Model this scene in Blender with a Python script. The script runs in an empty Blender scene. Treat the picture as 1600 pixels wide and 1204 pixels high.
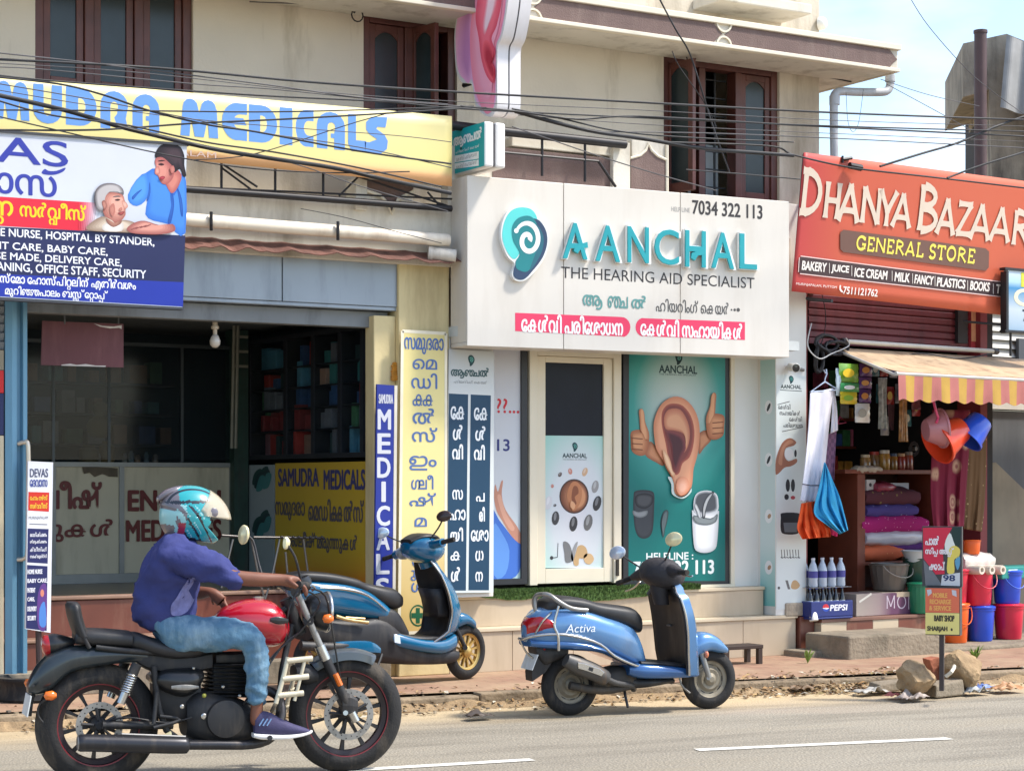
import bpy,math,random
from math import sin,cos,pi,radians,atan2,sqrt,hypot
from mathutils import Vector,Matrix,noise
random.seed(7)
SC = bpy.context.scene
COL = SC.collection
# ------------------------------------------------------------------ camera
TH = radians(31);F = 3100.0;CZ = 1.6;HY = 755.0;CX = 800.0
cT,sT = cos(TH),sin(TH)
CAM = Vector((0,0,CZ))
cd = bpy.data.cameras.new('camera');cam = bpy.data.objects.new('camera',cd);COL.objects.link(cam)
cam.location = CAM;cam.rotation_euler = (pi/2,0,-TH)
cd.sensor_width = 36;cd.lens = 36*F/1600;cd.shift_y = (HY-602)/1600
cd.clip_start = .1;cd.clip_end = 2000
SC.camera = cam
# ------------------------------------------------------------------ light
SUN = Vector((.47,-.35,.81)).normalized()
w = bpy.data.worlds.new('World');SC.world = w;w.use_nodes = True
nt = w.node_tree;N = nt.nodes;L = nt.links
sky = N.new('ShaderNodeTexSky');sky.sky_type = 'NISHITA';sky.sun_disc = False
sky.sun_elevation = math.asin(SUN.z);sky.sun_rotation = atan2(SUN.x,SUN.y)
sky.air_density = 1.0;sky.dust_density = 1.2;sky.ozone_density = 1.0
tc = N.new('ShaderNodeTexCoord');mp = N.new('ShaderNodeMapping');mp.inputs['Scale'].default_value = (1,1,2.6)
nz = N.new('ShaderNodeTexNoise');nz.inputs['Scale'].default_value = 3.1;nz.inputs['Detail'].default_value = 7;nz.inputs['Roughness'].default_value = .5
rp = N.new('ShaderNodeValToRGB');rp.color_ramp.elements[0].position = .56;rp.color_ramp.elements[1].position = .80
mx = N.new('ShaderNodeMix');mx.data_type = 'RGBA';mx.inputs[7].default_value = (5.2,5.4,5.6,1)
L.new(tc.outputs['Generated'],mp.inputs['Vector']);L.new(mp.outputs[0],nz.inputs['Vector']);L.new(nz.outputs['Fac'],rp.inputs['Fac'])
L.new(rp.outputs['Color'],mx.inputs[0]);L.new(sky.outputs[0],mx.inputs[6]);L.new(mx.outputs[2],N['Background'].inputs['Color'])
N['Background'].inputs['Strength'].default_value = .15
sd = bpy.data.lights.new('sun','SUN');sd.energy = 2.7;sd.angle = radians(7);sd.color = (1,.95,.87)
so = bpy.data.objects.new('sun',sd);COL.objects.link(so);so.rotation_euler = SUN.to_track_quat('Z','Y').to_euler();so.location = SUN*40
VS = SC.view_settings;VS.view_transform = 'Standard';VS.look = 'None';VS.exposure = 1.06;VS.gamma = 1
try:
    SC.cycles.use_denoising = True;SC.cycles.denoiser = 'OPENIMAGEDENOISE'
except Exception: pass
SC.cycles.max_bounces = 8;SC.cycles.diffuse_bounces = 4;SC.cycles.glossy_bounces = 4;SC.cycles.transparent_max_bounces = 12
SC.cycles.sample_clamp_indirect = 6
# ------------------------------------------------------------------ helpers
def lin(c):
    c = c/255.0
    return c/12.92 if c <= .04045 else ((c+.055)/1.055)**2.4
def rgb(c): return (lin(c[0]),lin(c[1]),lin(c[2]),1)
_M = {}
def mt(c,rough=.6,metal=0,var=.10,sc=6,bump=0,bsc=None,coat=0,spec=.5,tr=0,grime=None,alpha=1,det=4,name=None):
    """procedural paint: noise mottling of the colour, optional bump, grime = (colour, amount, scale)"""
    key = (tuple(c),rough,metal,var,sc,bump,bsc,coat,spec,tr,grime,alpha,name)
    if key in _M: return _M[key]
    m = bpy.data.materials.new(name or 'paint');m.use_nodes = True;m.diffuse_color = rgb(c)
    n,l = m.node_tree.nodes,m.node_tree.links;b = n['Principled BSDF']
    b.inputs['Roughness'].default_value = rough;b.inputs['Metallic'].default_value = metal
    b.inputs['Specular IOR Level'].default_value = spec
    if coat: b.inputs['Coat Weight'].default_value = coat;b.inputs['Coat Roughness'].default_value = .06
    if tr: b.inputs['Transmission Weight'].default_value = tr
    if alpha < 1: b.inputs['Alpha'].default_value = alpha
    col = rgb(c);out = None
    if var or grime or bump:
        t = n.new('ShaderNodeTexCoord')
    if var:
        z = n.new('ShaderNodeTexNoise');z.inputs['Scale'].default_value = sc;z.inputs['Detail'].default_value = det
        l.new(t.outputs['Object'],z.inputs['Vector'])
        r = n.new('ShaderNodeValToRGB');e = r.color_ramp.elements
        e[0].position = .3;e[1].position = .7
        e[0].color = tuple(max(0,x*(1-var)) for x in col[:3])+(1,);e[1].color = tuple(min(1,x*(1+var)) for x in col[:3])+(1,)
        l.new(z.outputs['Fac'],r.inputs['Fac']);out = r.outputs['Color']
    if grime:
        gc,ga,gs = grime
        z2 = n.new('ShaderNodeTexNoise');z2.inputs['Scale'].default_value = gs;z2.inputs['Detail'].default_value = 6;z2.inputs['Roughness'].default_value = .65
        mpg = n.new('ShaderNodeMapping');mpg.inputs['Scale'].default_value = (1.6,1.6,.32)
        l.new(t.outputs['Object'],mpg.inputs['Vector']);l.new(mpg.outputs[0],z2.inputs['Vector'])
        r2 = n.new('ShaderNodeValToRGB');r2.color_ramp.elements[0].position = .50;r2.color_ramp.elements[1].position = .74
        r2.color_ramp.elements[0].color = (0,0,0,1);r2.color_ramp.elements[1].color = (ga,ga,ga,1)
        l.new(z2.outputs['Fac'],r2.inputs['Fac'])
        x = n.new('ShaderNodeMix');x.data_type = 'RGBA';x.inputs[7].default_value = rgb(gc)
        l.new(r2.outputs['Color'],x.inputs[0])
        if out: l.new(out,x.inputs[6])
        else: x.inputs[6].default_value = col
        out = x.outputs[2]
    if out: l.new(out,b.inputs['Base Color'])
    else: b.inputs['Base Color'].default_value = col
    if bump:
        z3 = n.new('ShaderNodeTexNoise');z3.inputs['Scale'].default_value = bsc or sc*4;z3.inputs['Detail'].default_value = 5
        l.new(t.outputs['Object'],z3.inputs['Vector'])
        bp = n.new('ShaderNodeBump');bp.inputs['Strength'].default_value = bump;bp.inputs['Distance'].default_value = .02
        l.new(z3.outputs['Fac'],bp.inputs['Height']);l.new(bp.outputs[0],b.inputs['Normal'])
    _M[key] = m
    return m
def prt(c): return mt(c,.45,var=.03,sc=3,spec=.35,name='printed_vinyl')     # printed film on a sign
def mk(name,rough=.6,metal=0,spec=.5):
    m = bpy.data.materials.new(name);m.use_nodes = True
    b = m.node_tree.nodes['Principled BSDF'];b.inputs['Roughness'].default_value = rough;b.inputs['Metallic'].default_value = metal
    b.inputs['Specular IOR Level'].default_value = spec
    return m,m.node_tree.nodes,m.node_tree.links,b
def ramp(n,stops,interp='LINEAR'):
    r = n.new('ShaderNodeValToRGB');e = r.color_ramp.elements;r.color_ramp.interpolation = interp
    while len(e) < len(stops): e.new(.5)
    for k,(p,c) in enumerate(stops): e[k].position = p;e[k].color = rgb(c)
    return r
def ray(px,py):
    t = (px-CX)/F
    return Vector((t*cT+sT,-t*sT+cT,(HY-py)/F))
def G(px,py,z=0):
    d = ray(px,py);k = (z-CZ)/d.z
    return CAM+d*k
class PL:
    """a (possibly tilted) vertical plane at its real distance; turns a measured photo point into a point on it"""
    def __init__(s,x,y,a=0,z=0,tilt=0):
        s.O = Vector((x,y,z));a = radians(a);tilt = radians(tilt);s.a = a
        s.U = Vector((cos(a),sin(a),0));n0 = Vector((sin(a),-cos(a),0))
        s.V = Vector((0,0,1))*cos(tilt)+n0*sin(tilt);s.N = s.U.cross(s.V)
    def uv(s,px,py,off=0):
        d = ray(px,py);k = (s.O+s.N*off-CAM).dot(s.N)/d.dot(s.N)
        p = CAM+d*k-s.O
        return p.dot(s.U),p.dot(s.V)
    def at(s,u,v,off=0): return s.O+s.U*u+s.V*v+s.N*off
    def P(s,px,py,off=0): return s.at(*s.uv(px,py,off),off)
    def Lc(s,px,py,off=0):
        u,v = s.uv(px,py,off);return Vector((u,-off,v))
    def rect(s,x0,y0,x1,y1,off=0):
        m = (x0+x1)/2
        a,b = s.uv(m,y1,off)[1],s.uv(m,y0,off)[1]
        return s.uv(x0,y0,off)[0],min(a,b),s.uv(x1,y0,off)[0],max(a,b)
ORG = {}
_T = {}
def textgeo(s,deep=False):
    k = (s,deep)
    if k in _T: return _T[k]
    c = bpy.data.curves.new('t','FONT');c.body = s;c.size = 1;c.resolution_u = 4
    if deep: c.extrude = .5
    o = bpy.data.objects.new('t',c);COL.objects.link(o)
    dg = bpy.context.evaluated_depsgraph_get();e = o.evaluated_get(dg);me = e.to_mesh()
    r = ([tuple(v.co) for v in me.vertices],[tuple(p.vertices) for p in me.polygons])
    e.to_mesh_clear();bpy.data.objects.remove(o);bpy.data.curves.remove(c)
    _T[k] = r
    return r
def bb(vs): return min(v[0] for v in vs),min(v[1] for v in vs),max(v[0] for v in vs),max(v[1] for v in vs)
def malgeo(s,deep=False):
    """Malayalam set by hand: {ab} = conjunct pushed together, {a/b} = b small under a"""
    V,Fc = [],[];x = 0
    def put(t,sx=1,sy=1,dx=0,dy=0,at=None):
        nonlocal x
        vs,fs = textgeo(t,deep)
        if not vs: x += .3;return
        b = bb(vs);x0 = x if at is None else at;n = len(V)
        V.extend((x0+(v[0]-b[0])*sx+dx,v[1]*sy+dy,v[2]) for v in vs);Fc.extend(tuple(i+n for i in f) for f in fs)
        if at is None: x = x0+(b[2]-b[0])*sx+.07
    i = 0
    while i < len(s):
        if s[i] == '{':
            j = s.index('}',i);t = s[i+1:j];i = j+1
            if '/' in t:
                a,b = t.split('/');x0 = x;put(a);put(b,.62,.55,.1,-.34,x0)
            else:
                for q,ch in enumerate(t):
                    if q: x -= .19
                    put(ch,.86)
        else:
            j = s.find('{',i);j = len(s) if j < 0 else j
            for wn,wd in enumerate(s[i:j].split(' ')):
                if wn: x += .28
                c = ''
                for ch in wd:
                    if c and ch not in 'ുൂ്ിീ': put(c);c = ''
                    elif c and ch in 'ിീ': put(c);x -= .06;c = ''
                    c += ch
                if c: put(c)
            i = j
    return V,Fc
def thin(o): return o*.4 if abs(o) < .01 else o      # flat prints lie within a millimetre or two of their sheet
class MB:
    def __init__(s): s.v = [];s.f = [];s.fm = [];s.mats = [];s.cur = 0
    def m(s,mat):
        if mat not in s.mats: s.mats.append(mat)
        s.cur = s.mats.index(mat);return s
    def add(s,vs,fs):
        n = len(s.v);s.v.extend(Vector(v) for v in vs)
        for f in fs: s.f.append(tuple(i+n for i in f));s.fm.append(s.cur)
        return s
    def box(s,x0,x1,y0,y1,z0,z1):
        return s.add([(x,y,z) for z in (z0,z1) for y in (y0,y1) for x in (x0,x1)],
                     [(0,2,3,1),(4,5,7,6),(0,1,5,4),(2,6,7,3),(0,4,6,2),(1,3,7,5)])
    def pbox(s,pl,x0,y0,x1,y1,o0,o1):
        """box on a plane whose front (offset o1) covers the measured rectangle"""
        a,b,c,d = pl.rect(x0,y0,x1,y1,o1)
        return s.ubox(pl,a,b,c,d,o0,o1)
    def ubox(s,pl,a,b,c,d,o0,o1):
        vs = [pl.at(u,v,o) for v in (b,d) for o in (o0,o1) for u in (a,c)]
        return s.add(vs,[(0,1,3,2),(4,6,7,5),(0,4,5,1),(2,3,7,6),(0,2,6,4),(1,5,7,3)])
    def prism(s,front,back):
        n = len(front)
        s.add(list(front)+list(back),[tuple(range(n)),tuple(range(2*n-1,n-1,-1))]+[(i,i+n,(i+1) % n+n,(i+1) % n) for i in range(n)])
        return s
    def poly(s,pl,pts,o1,o0=None):
        """outline measured on plane pl; solid between o0 and o1, or a flat print at o1"""
        if o0 is None: o1 = thin(o1)
        q = [pl.uv(x,y,o1) for x,y in pts]
        fr = [pl.at(u,v,o1) for u,v in q]
        if o0 is None: return s.add(fr,[tuple(range(len(fr)))])
        return s.prism(fr,[pl.at(u,v,o0) for u,v in q])
    def lpoly(s,pl,pts,o1,o0):
        q = [pl.uv(x,y,(o0+o1)/2) for x,y in pts]
        return s.prism([Vector((u,-o1,v)) for u,v in q],[Vector((u,-o0,v)) for u,v in q])
    def ell(s,pl,cx,cy,rx,ry,off,n=24,rot=0,o0=None):
        r = radians(rot)
        return s.poly(pl,[(cx+rx*cos(t)*cos(r)-ry*sin(t)*sin(r),cy+rx*cos(t)*sin(r)+ry*sin(t)*cos(r)) for t in (2*pi*k/n for k in range(n))],off,o0)
    def loft(s,rings,caps=True,closed=True):
        n = len(rings[0]);fs = [];k = len(rings)
        for i in range(k-1):
            for j in range(n if closed else n-1):
                a,b = i*n+j,i*n+(j+1) % n
                fs.append((a,b,b+n,a+n))
        if caps and closed: fs += [tuple(range(n-1,-1,-1)),tuple(range((k-1)*n,k*n))]
        return s.add([p for r in rings for p in r],fs)
    def tube(s,pts,r,n=8,caps=True,flat=1.0,up=None):
        pts = [Vector(p) for p in pts];rings = [];k = len(pts)
        t0 = (pts[1]-pts[0]).normalized();u = Vector(up) if up else (Vector((0,0,1)) if abs(t0.z) < .9 else Vector((1,0,0)))
        for i in range(k):
            t = (pts[min(i+1,k-1)]-pts[max(i-1,0)]).normalized()
            a = t.cross(u)
            if a.length < 1e-4: a = t.cross(Vector((0,1,0)))
            a.normalize();b = a.cross(t).normalized();u = b
            rr = r[i] if isinstance(r,(list,tuple)) else r
            rings.append([pts[i]+a*(cos(q)*rr)+b*(sin(q)*rr*flat) for q in (2*pi*j/n for j in range(n))])
        return s.loft(rings,caps)
    def lathe(s,prof,c,ax=(0,0,1),n=24,caps=True,a0=0,a1=2*pi):
        """profile of (radius, height) about the axis ax through c"""
        ax = Vector(ax).normalized();c = Vector(c);x = ax.orthogonal().normalized();y = ax.cross(x)
        full = abs(a1-a0-2*pi) < 1e-6;k = n if full else n+1
        rings = [[c+ax*h+x*(r*cos(q))+y*(r*sin(q)) for q in (a0+(a1-a0)*j/n for j in range(k))] for r,h in prof]
        return s.loft(rings,caps and full,full)
    def torus(s,c,ax,R,prof,n=40):
        """ring whose cross-section is a closed list of (dr, dh)"""
        ax = Vector(ax).normalized();c = Vector(c);x = ax.orthogonal().normalized();y = ax.cross(x);k = len(prof)
        vs = [c+ax*h+(x*cos(q)+y*sin(q))*(R+r) for q in (2*pi*j/n for j in range(n)) for r,h in prof]
        return s.add(vs,[(j*k+i,j*k+(i+1) % k,((j+1) % n)*k+(i+1) % k,((j+1) % n)*k+i) for j in range(n) for i in range(k)])
    def ball(s,c,rx,ry=None,rz=None,n=12,mat=None):
        ry = ry or rx;rz = rz or rx;c = Vector(c);rings = []
        for i in range(1,n//2):
            a = pi*i/(n//2);rings.append([c+Vector((rx*sin(a)*cos(q),ry*sin(a)*sin(q),rz*cos(a))) for q in (2*pi*j/n for j in range(n))])
        return s.loft(rings[::-1])
    def sheet(s,fn,nu,nv):
        vs = [fn(i/nu,j/nv) for j in range(nv+1) for i in range(nu+1)]
        return s.add(vs,[(j*(nu+1)+i,j*(nu+1)+i+1,(j+1)*(nu+1)+i+1,(j+1)*(nu+1)+i) for j in range(nv) for i in range(nu)])
    def text(s,t,pl,x0,y0,x1,y1,off,deep=0,bold=0,mal=False,shear=0,split=True):
        """lettering fitted to the measured rectangle (y at its middle)"""
        vs,fs = malgeo(t,deep > 0) if mal else textgeo(t,deep > 0)
        if not deep: off = thin(off)
        a,b,c,d = pl.rect(x0,y0,x1,y1,off);B = bb(vs)
        kx = (c-a)/(B[2]-B[0]);ky = (d-b)/(B[3]-B[1])
        st = [(0,0)]
        if bold: st = [(0,0),(bold,0),(-bold,0),(0,bold*.8),(0,-bold*.8),(bold*.7,bold*.6),(-bold*.7,-bold*.6),(bold*.7,-bold*.6),(-bold*.7,bold*.6)]
        for q,(dx,dz) in enumerate(st):
            s.add([pl.at(a+(v[0]-B[0])*kx+dx*(d-b)+shear*(v[1]-B[1])*ky,b+(v[1]-B[1])*ky+dz*(d-b),off+q*.00012+(v[2]*deep if deep else 0)) for v in vs],fs)
        return s
    def ob(s,name,parent=None,label=None,loc=None,smooth=None,bevel=0,sub=0,solid=0,cat=None,group=None,kind=None,bseg=2):
        me = bpy.data.meshes.new(name)
        if parent is not None: o0 = ORG[parent.name]
        else: o0 = Vector(loc) if loc is not None else Vector((0,0,0))
        me.from_pydata([v-o0 for v in s.v],[],s.f)
        for m in s.mats: me.materials.append(m)
        me.polygons.foreach_set('material_index',s.fm)
        me.validate();me.update()
        o = bpy.data.objects.new(name,me);COL.objects.link(o);ORG[o.name] = o0
        if parent is not None: o.parent = parent
        else: o.location = o0
        if smooth is not None:
            me.shade_smooth()
            if smooth: me.set_sharp_from_angle(angle=radians(smooth))
        if solid:
            q = o.modifiers.new('solid','SOLIDIFY');q.thickness = solid;q.offset = 0
        if bevel:
            q = o.modifiers.new('bevel','BEVEL');q.width = bevel;q.segments = bseg;q.limit_method = 'ANGLE';q.angle_limit = radians(35)
        if sub:
            q = o.modifiers.new('sub','SUBSURF');q.levels = sub;q.render_levels = sub
        if label: o['label'] = label
        if cat: o['category'] = cat
        if group: o['group'] = group
        if kind: o['kind'] = kind
        return o
def thing(name,label,cat,loc,rotz=0,group=None,local=False):
    o = bpy.data.objects.new(name,None);COL.objects.link(o);o.location = loc;o.rotation_euler.z = rotz
    o.empty_display_size = .2;o['label'] = label;o['category'] = cat
    if group: o['group'] = group
    ORG[o.name] = Vector((0,0,0)) if local else Vector(loc)
    return o
def copytree(o,loc=None,label=None,parent=None):
    c = o.copy();COL.objects.link(c)
    if parent: c.parent = parent
    if loc is not None: c.location = loc
    if label: c['label'] = label
    for ch in list(o.children): copytree(ch,parent=c)
    return c
def lerp(a,b,t): return a+(b-a)*t
def mixc(a,b,t): return tuple(lerp(x,y,t) for x,y in zip(a,b))
def smoothpts(pts,n=4,closed=True):
    """Catmull-Rom through the measured points"""
    k = len(pts);out = []
    for i in range(k if closed else k-1):
        g = lambda j: pts[j % k] if closed else pts[max(0,min(k-1,j))]
        p0,p1,p2,p3 = g(i-1),g(i),g(i+1),g(i+2)
        for q in range(n):
            t = q/n
            out.append(tuple(.5*((2*b)+(-a+c)*t+(2*a-5*b+4*c-d)*t*t+(-a+3*b-3*c+d)*t**3) for a,b,c,d in zip(p0,p1,p2,p3)))
    if not closed: out.append(tuple(pts[-1]))
    return out
def tone(mb,pl,A,B,ca,cb,off,n=7,step=.0005):
    """a printed tone that runs from outline A to outline B (same number of points)"""
    for k in range(n):
        t = k/(n-1);mb.m(prt(tuple(round(x) for x in mixc(ca,cb,t))))
        mb.poly(pl,[(lerp(a[0],b[0],t),lerp(a[1],b[1],t)) for a,b in zip(A,B)],off+k*step)
    return off+n*step
# ================================================================== planes of the street front
YF = 13.65
A = PL(0,YF)                # pillars and plinth of the row of shops
WU = PL(0,14.15)            # upper storey wall
RC = PL(0,13.92)            # recessed shop window
DH = PL(11.2,13.72,7)      # the store on the right stands slightly turned
PZ = .10                     # pavement height
# ------------------------------------------------------------------ setting materials
def road_mat():
    m,n,l,b = mk('worn_asphalt',.85,spec=.3)
    t = n.new('ShaderNodeTexCoord');sp = n.new('ShaderNodeSeparateXYZ');l.new(t.outputs['Object'],sp.inputs[0])
    nz = n.new('ShaderNodeTexNoise');nz.inputs['Scale'].default_value = 1.6;nz.inputs['Detail'].default_value = 8;nz.inputs['Roughness'].default_value = .62
    mp = n.new('ShaderNodeMapping');mp.inputs['Scale'].default_value = (.35,1,1);l.new(t.outputs['Object'],mp.inputs[0]);l.new(mp.outputs[0],nz.inputs['Vector'])
    fine = n.new('ShaderNodeTexNoise');fine.inputs['Scale'].default_value = 75;fine.inputs['Detail'].default_value = 3;l.new(t.outputs['Object'],fine.inputs['Vector'])
    vo = n.new('ShaderNodeTexVoronoi');vo.inputs['Scale'].default_value = 62;l.new(t.outputs['Object'],vo.inputs['Vector'])
    big = n.new('ShaderNodeTexNoise');big.inputs['Scale'].default_value = .5;big.inputs['Detail'].default_value = 4;l.new(mp.outputs[0],big.inputs['Vector'])
    r1 = ramp(n,[(.25,(172,163,146)),(.6,(188,179,161)),(.85,(198,188,168))]);l.new(big.outputs['Fac'],r1.inputs['Fac'])
    r2 = ramp(n,[(.25,(70,70,70)),(.5,(128,128,128)),(.78,(190,188,184))]);l.new(fine.outputs['Fac'],r2.inputs['Fac'])
    ov = n.new('ShaderNodeMix');ov.data_type = 'RGBA';ov.blend_type = 'OVERLAY';ov.inputs[0].default_value = .75
    l.new(r1.outputs[0],ov.inputs[6]);l.new(r2.outputs[0],ov.inputs[7])
    # dust lying along the kerb (local y = distance from the kerb, negative into the road)
    ad = n.new('ShaderNodeMath');ad.operation = 'MULTIPLY_ADD';ad.inputs[1].default_value = .9;l.new(nz.outputs['Fac'],ad.inputs[0]);l.new(sp.outputs['Y'],ad.inputs[2])
    mr = n.new('ShaderNodeMapRange');mr.inputs['From Min'].default_value = -.62;mr.inputs['From Max'].default_value = .05;l.new(ad.outputs[0],mr.inputs['Value'])
    r3 = ramp(n,[(0,(178,158,126)),(1,(192,172,138))]);l.new(fine.outputs['Fac'],r3.inputs['Fac'])
    mx = n.new('ShaderNodeMix');mx.data_type = 'RGBA';l.new(mr.outputs[0],mx.inputs[0]);l.new(ov.outputs[2],mx.inputs[6]);l.new(r3.outputs[0],mx.inputs[7])
    # oil stains, tyre polish and hairline cracks worn into the surface
    st = n.new('ShaderNodeTexNoise');st.inputs['Scale'].default_value = 1.1;st.inputs['Detail'].default_value = 9;st.inputs['Roughness'].default_value = .7;mp2 = n.new('ShaderNodeMapping');mp2.inputs['Scale'].default_value = (.22,1.6,1);l.new(t.outputs['Object'],mp2.inputs[0]);l.new(mp2.outputs[0],st.inputs['Vector'])
    r5 = ramp(n,[(.36,(150,146,140)),(.52,(255,255,255)),(.66,(255,250,240))]);l.new(st.outputs['Fac'],r5.inputs['Fac'])
    m5 = n.new('ShaderNodeMix');m5.data_type = 'RGBA';m5.blend_type = 'MULTIPLY';m5.inputs[0].default_value = .45;l.new(mx.outputs[2],m5.inputs[6]);l.new(r5.outputs[0],m5.inputs[7])
    vc = n.new('ShaderNodeTexVoronoi');vc.feature = 'DISTANCE_TO_EDGE';vc.inputs['Scale'].default_value = .55;wn = n.new('ShaderNodeMix');wn.data_type = 'RGBA';wn.inputs[0].default_value = .25;l.new(t.outputs['Object'],wn.inputs[6]);l.new(nz.outputs['Color'],wn.inputs[7]);l.new(wn.outputs[2],vc.inputs['Vector'])
    r6 = ramp(n,[(0,(120,112,102)),(.006,(255,255,255))]);l.new(vc.outputs['Distance'],r6.inputs['Fac']);m6 = n.new('ShaderNodeMix');m6.data_type = 'RGBA';m6.blend_type = 'MULTIPLY';m6.inputs[0].default_value = .0;l.new(m5.outputs[2],m6.inputs[6]);l.new(r6.outputs[0],m6.inputs[7])
    l.new(m6.outputs[2],b.inputs['Base Color'])
    bp = n.new('ShaderNodeBump');bp.inputs['Strength'].default_value = .5;bp.inputs['Distance'].default_value = .008
    l.new(vo.outputs['Distance'],bp.inputs['Height']);l.new(bp.outputs[0],b.inputs['Normal'])
    return m
def paver_mat():
    m,n,l,b = mk('dusty_pavers',.9,spec=.25)
    t = n.new('ShaderNodeTexCoord')
    br = n.new('ShaderNodeTexBrick');br.inputs['Scale'].default_value = 1;br.inputs['Brick Width'].default_value = .22;br.inputs['Row Height'].default_value = .11
    br.inputs['Mortar Size'].default_value = .006;br.inputs['Mortar Smooth'].default_value = .4;br.inputs['Bias'].default_value = -.1
    br.inputs['Color1'].default_value = rgb((158,124,103));br.inputs['Color2'].default_value = rgb((140,107,89));br.inputs['Mortar'].default_value = rgb((120,98,80))
    l.new(t.outputs['Object'],br.inputs['Vector'])
    nz = n.new('ShaderNodeTexNoise');nz.inputs['Scale'].default_value = 1.7;nz.inputs['Detail'].default_value = 8;nz.inputs['Roughness'].default_value = .65;l.new(t.outputs['Object'],nz.inputs['Vector'])
    r = ramp(n,[(.36,(0,0,0)),(.66,(235,235,235))]);l.new(nz.outputs['Fac'],r.inputs['Fac'])
    mx = n.new('ShaderNodeMix');mx.data_type = 'RGBA';mx.inputs[7].default_value = rgb((168,144,117));l.new(r.outputs[0],mx.inputs[0]);l.new(br.outputs['Color'],mx.inputs[6])
    l.new(mx.outputs[2],b.inputs['Base Color'])
    ad = n.new('ShaderNodeMath');ad.operation = 'ADD';l.new(br.outputs['Fac'],ad.inputs[0]);ad.inputs[1].default_value = 0
    bp = n.new('ShaderNodeBump');bp.inputs['Strength'].default_value = .5;bp.inputs['Distance'].default_value = .006;bp.invert = True;l.new(ad.outputs[0],bp.inputs['Height']);l.new(bp.outputs[0],b.inputs['Normal'])
    return m
KA = radians(-7.8);K0 = Vector((8.37,12.12,0));KU = Vector((cos(KA),sin(KA),0));KV = Vector((-sin(KA),cos(KA),0))
def kp(u,v,z=0): return K0+KU*u+KV*v+Vector((0,0,z))
def kobj(name,mb,**k):
    o = mb.ob(name,**k);o.location = K0;o.rotation_euler.z = KA;return o
mb = MB().m(road_mat());mb.add([(-400,-300,0),(400,-300,0),(400,400,0),(-400,400,0)],[(0,1,2,3)]);kobj('road',mb,kind='structure')
mb = MB().m(paver_mat());mb.add([(-30,.14,PZ),(40,.14,PZ),(40,9,PZ),(-30,9,PZ)],[(0,1,2,3)]);kobj('pavement',mb,kind='structure')
mb = MB().m(mt((142,124,100),.9,var=.25,sc=5,bump=.6,bsc=30,grime=((92,82,66),.8,3)))
x = -14.
while x < 22:
    q = random.uniform(-.012,.012);mb.box(x,x+.97,q,.137,-.05,PZ+random.uniform(-.02,.004));x += .98
kobj('kerb',mb,kind='structure',bevel=.012)
wl = mt((218,214,202),.7,var=.14,sc=14,grime=((160,154,142),.95,14),name='road_marking')
mb = MB().m(wl)
for (p0,p1) in (((540,1202.5),(832,1185.5)),((1088,1170.5),(1484,1152.5)),((270,1222),(330,1218))):
    a,b = G(*p0,.004),G(*p1,.004);d = (b-a).normalized();nrm = Vector((-d.y,d.x,0))
    if p0[0] == 270: a = a-d*1.2;b = a+d*1.0
    mb.add([a-nrm*.05,b-nrm*.05,b+nrm*.05,a+nrm*.05],[(0,1,2,3)])
mb.ob('road_marking',kind='structure')
# ------------------------------------------------------------------ main building
CREAM = mt((206,195,175),.85,var=.07,sc=1.3,bump=.15,bsc=40,grime=((150,136,112),.95,1.6),name='cream_plaster')
CREAM2 = mt((212,205,190),.8,var=.06,sc=2,bump=.1,bsc=40,grime=((140,128,108),.75,2.4),name='pale_plaster')
MOULD = mt((222,212,190),.7,var=.05,sc=3,name='moulding_paint')
BROWN = mt((112,92,86),.85,var=.12,sc=4,bump=.3,bsc=90,grime=((140,122,112),.5,4),name='brown_texture_paint')
WOOD = mt((92,52,44),.45,var=.22,sc=5,grime=((60,34,30),.6,5),name='varnished_wood')
GLASSD = mt((40,50,52),.22,var=.25,sc=3,spec=.4,name='dusty_dark_pane')
TOPZ = 7.2
def holes_wall(mb,pl,u0,u1,z0,z1,holes,o0,o1):
    hs = sorted(holes);x = u0
    for (a,b,c,d) in hs:
        if a > x: mb.ubox(pl,x,z0,a,z1,o0,o1)
        if b > z0: mb.ubox(pl,a,z0,c,b,o0,o1)
        if d < z1: mb.ubox(pl,a,d,c,z1,o0,o1)
        x = c
    if x < u1: mb.ubox(pl,x,z0,u1,z1,o0,o1)
W1 = WU.rect(55,160,302,-60);W2 = WU.rect(568,215,714,28);W3 = WU.rect(1037,322,1218,96)
XR = WU.uv(1280,200)[0]
B = thing('apartment_building','cream two storey building with brown wooden windows above the row of shops','building',(7,15,0))
mb = MB().m(CREAM);holes_wall(mb,WU,-2.5,XR,3.3,TOPZ+.8,[W1,W2,W3],-.22,0)
mb.box(XR-.22,XR,14.375,21,.1,TOPZ+.8);mb.box(-2.5,XR-.22,20.8,21,3.3,TOPZ+.8);mb.box(-2.5,XR-.22,14.37,20.8,TOPZ+.6,TOPZ+.8);mb.box(-2.5,-2.28,14.375,20.8,3.3,TOPZ+.6)
mb.ob('wall',B)
mb = MB().m(mt((40,38,36),.9));mb.box(-2.2,XR-.25,15.4,15.5,3.5,7);mb.ob('room_back',B)
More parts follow.
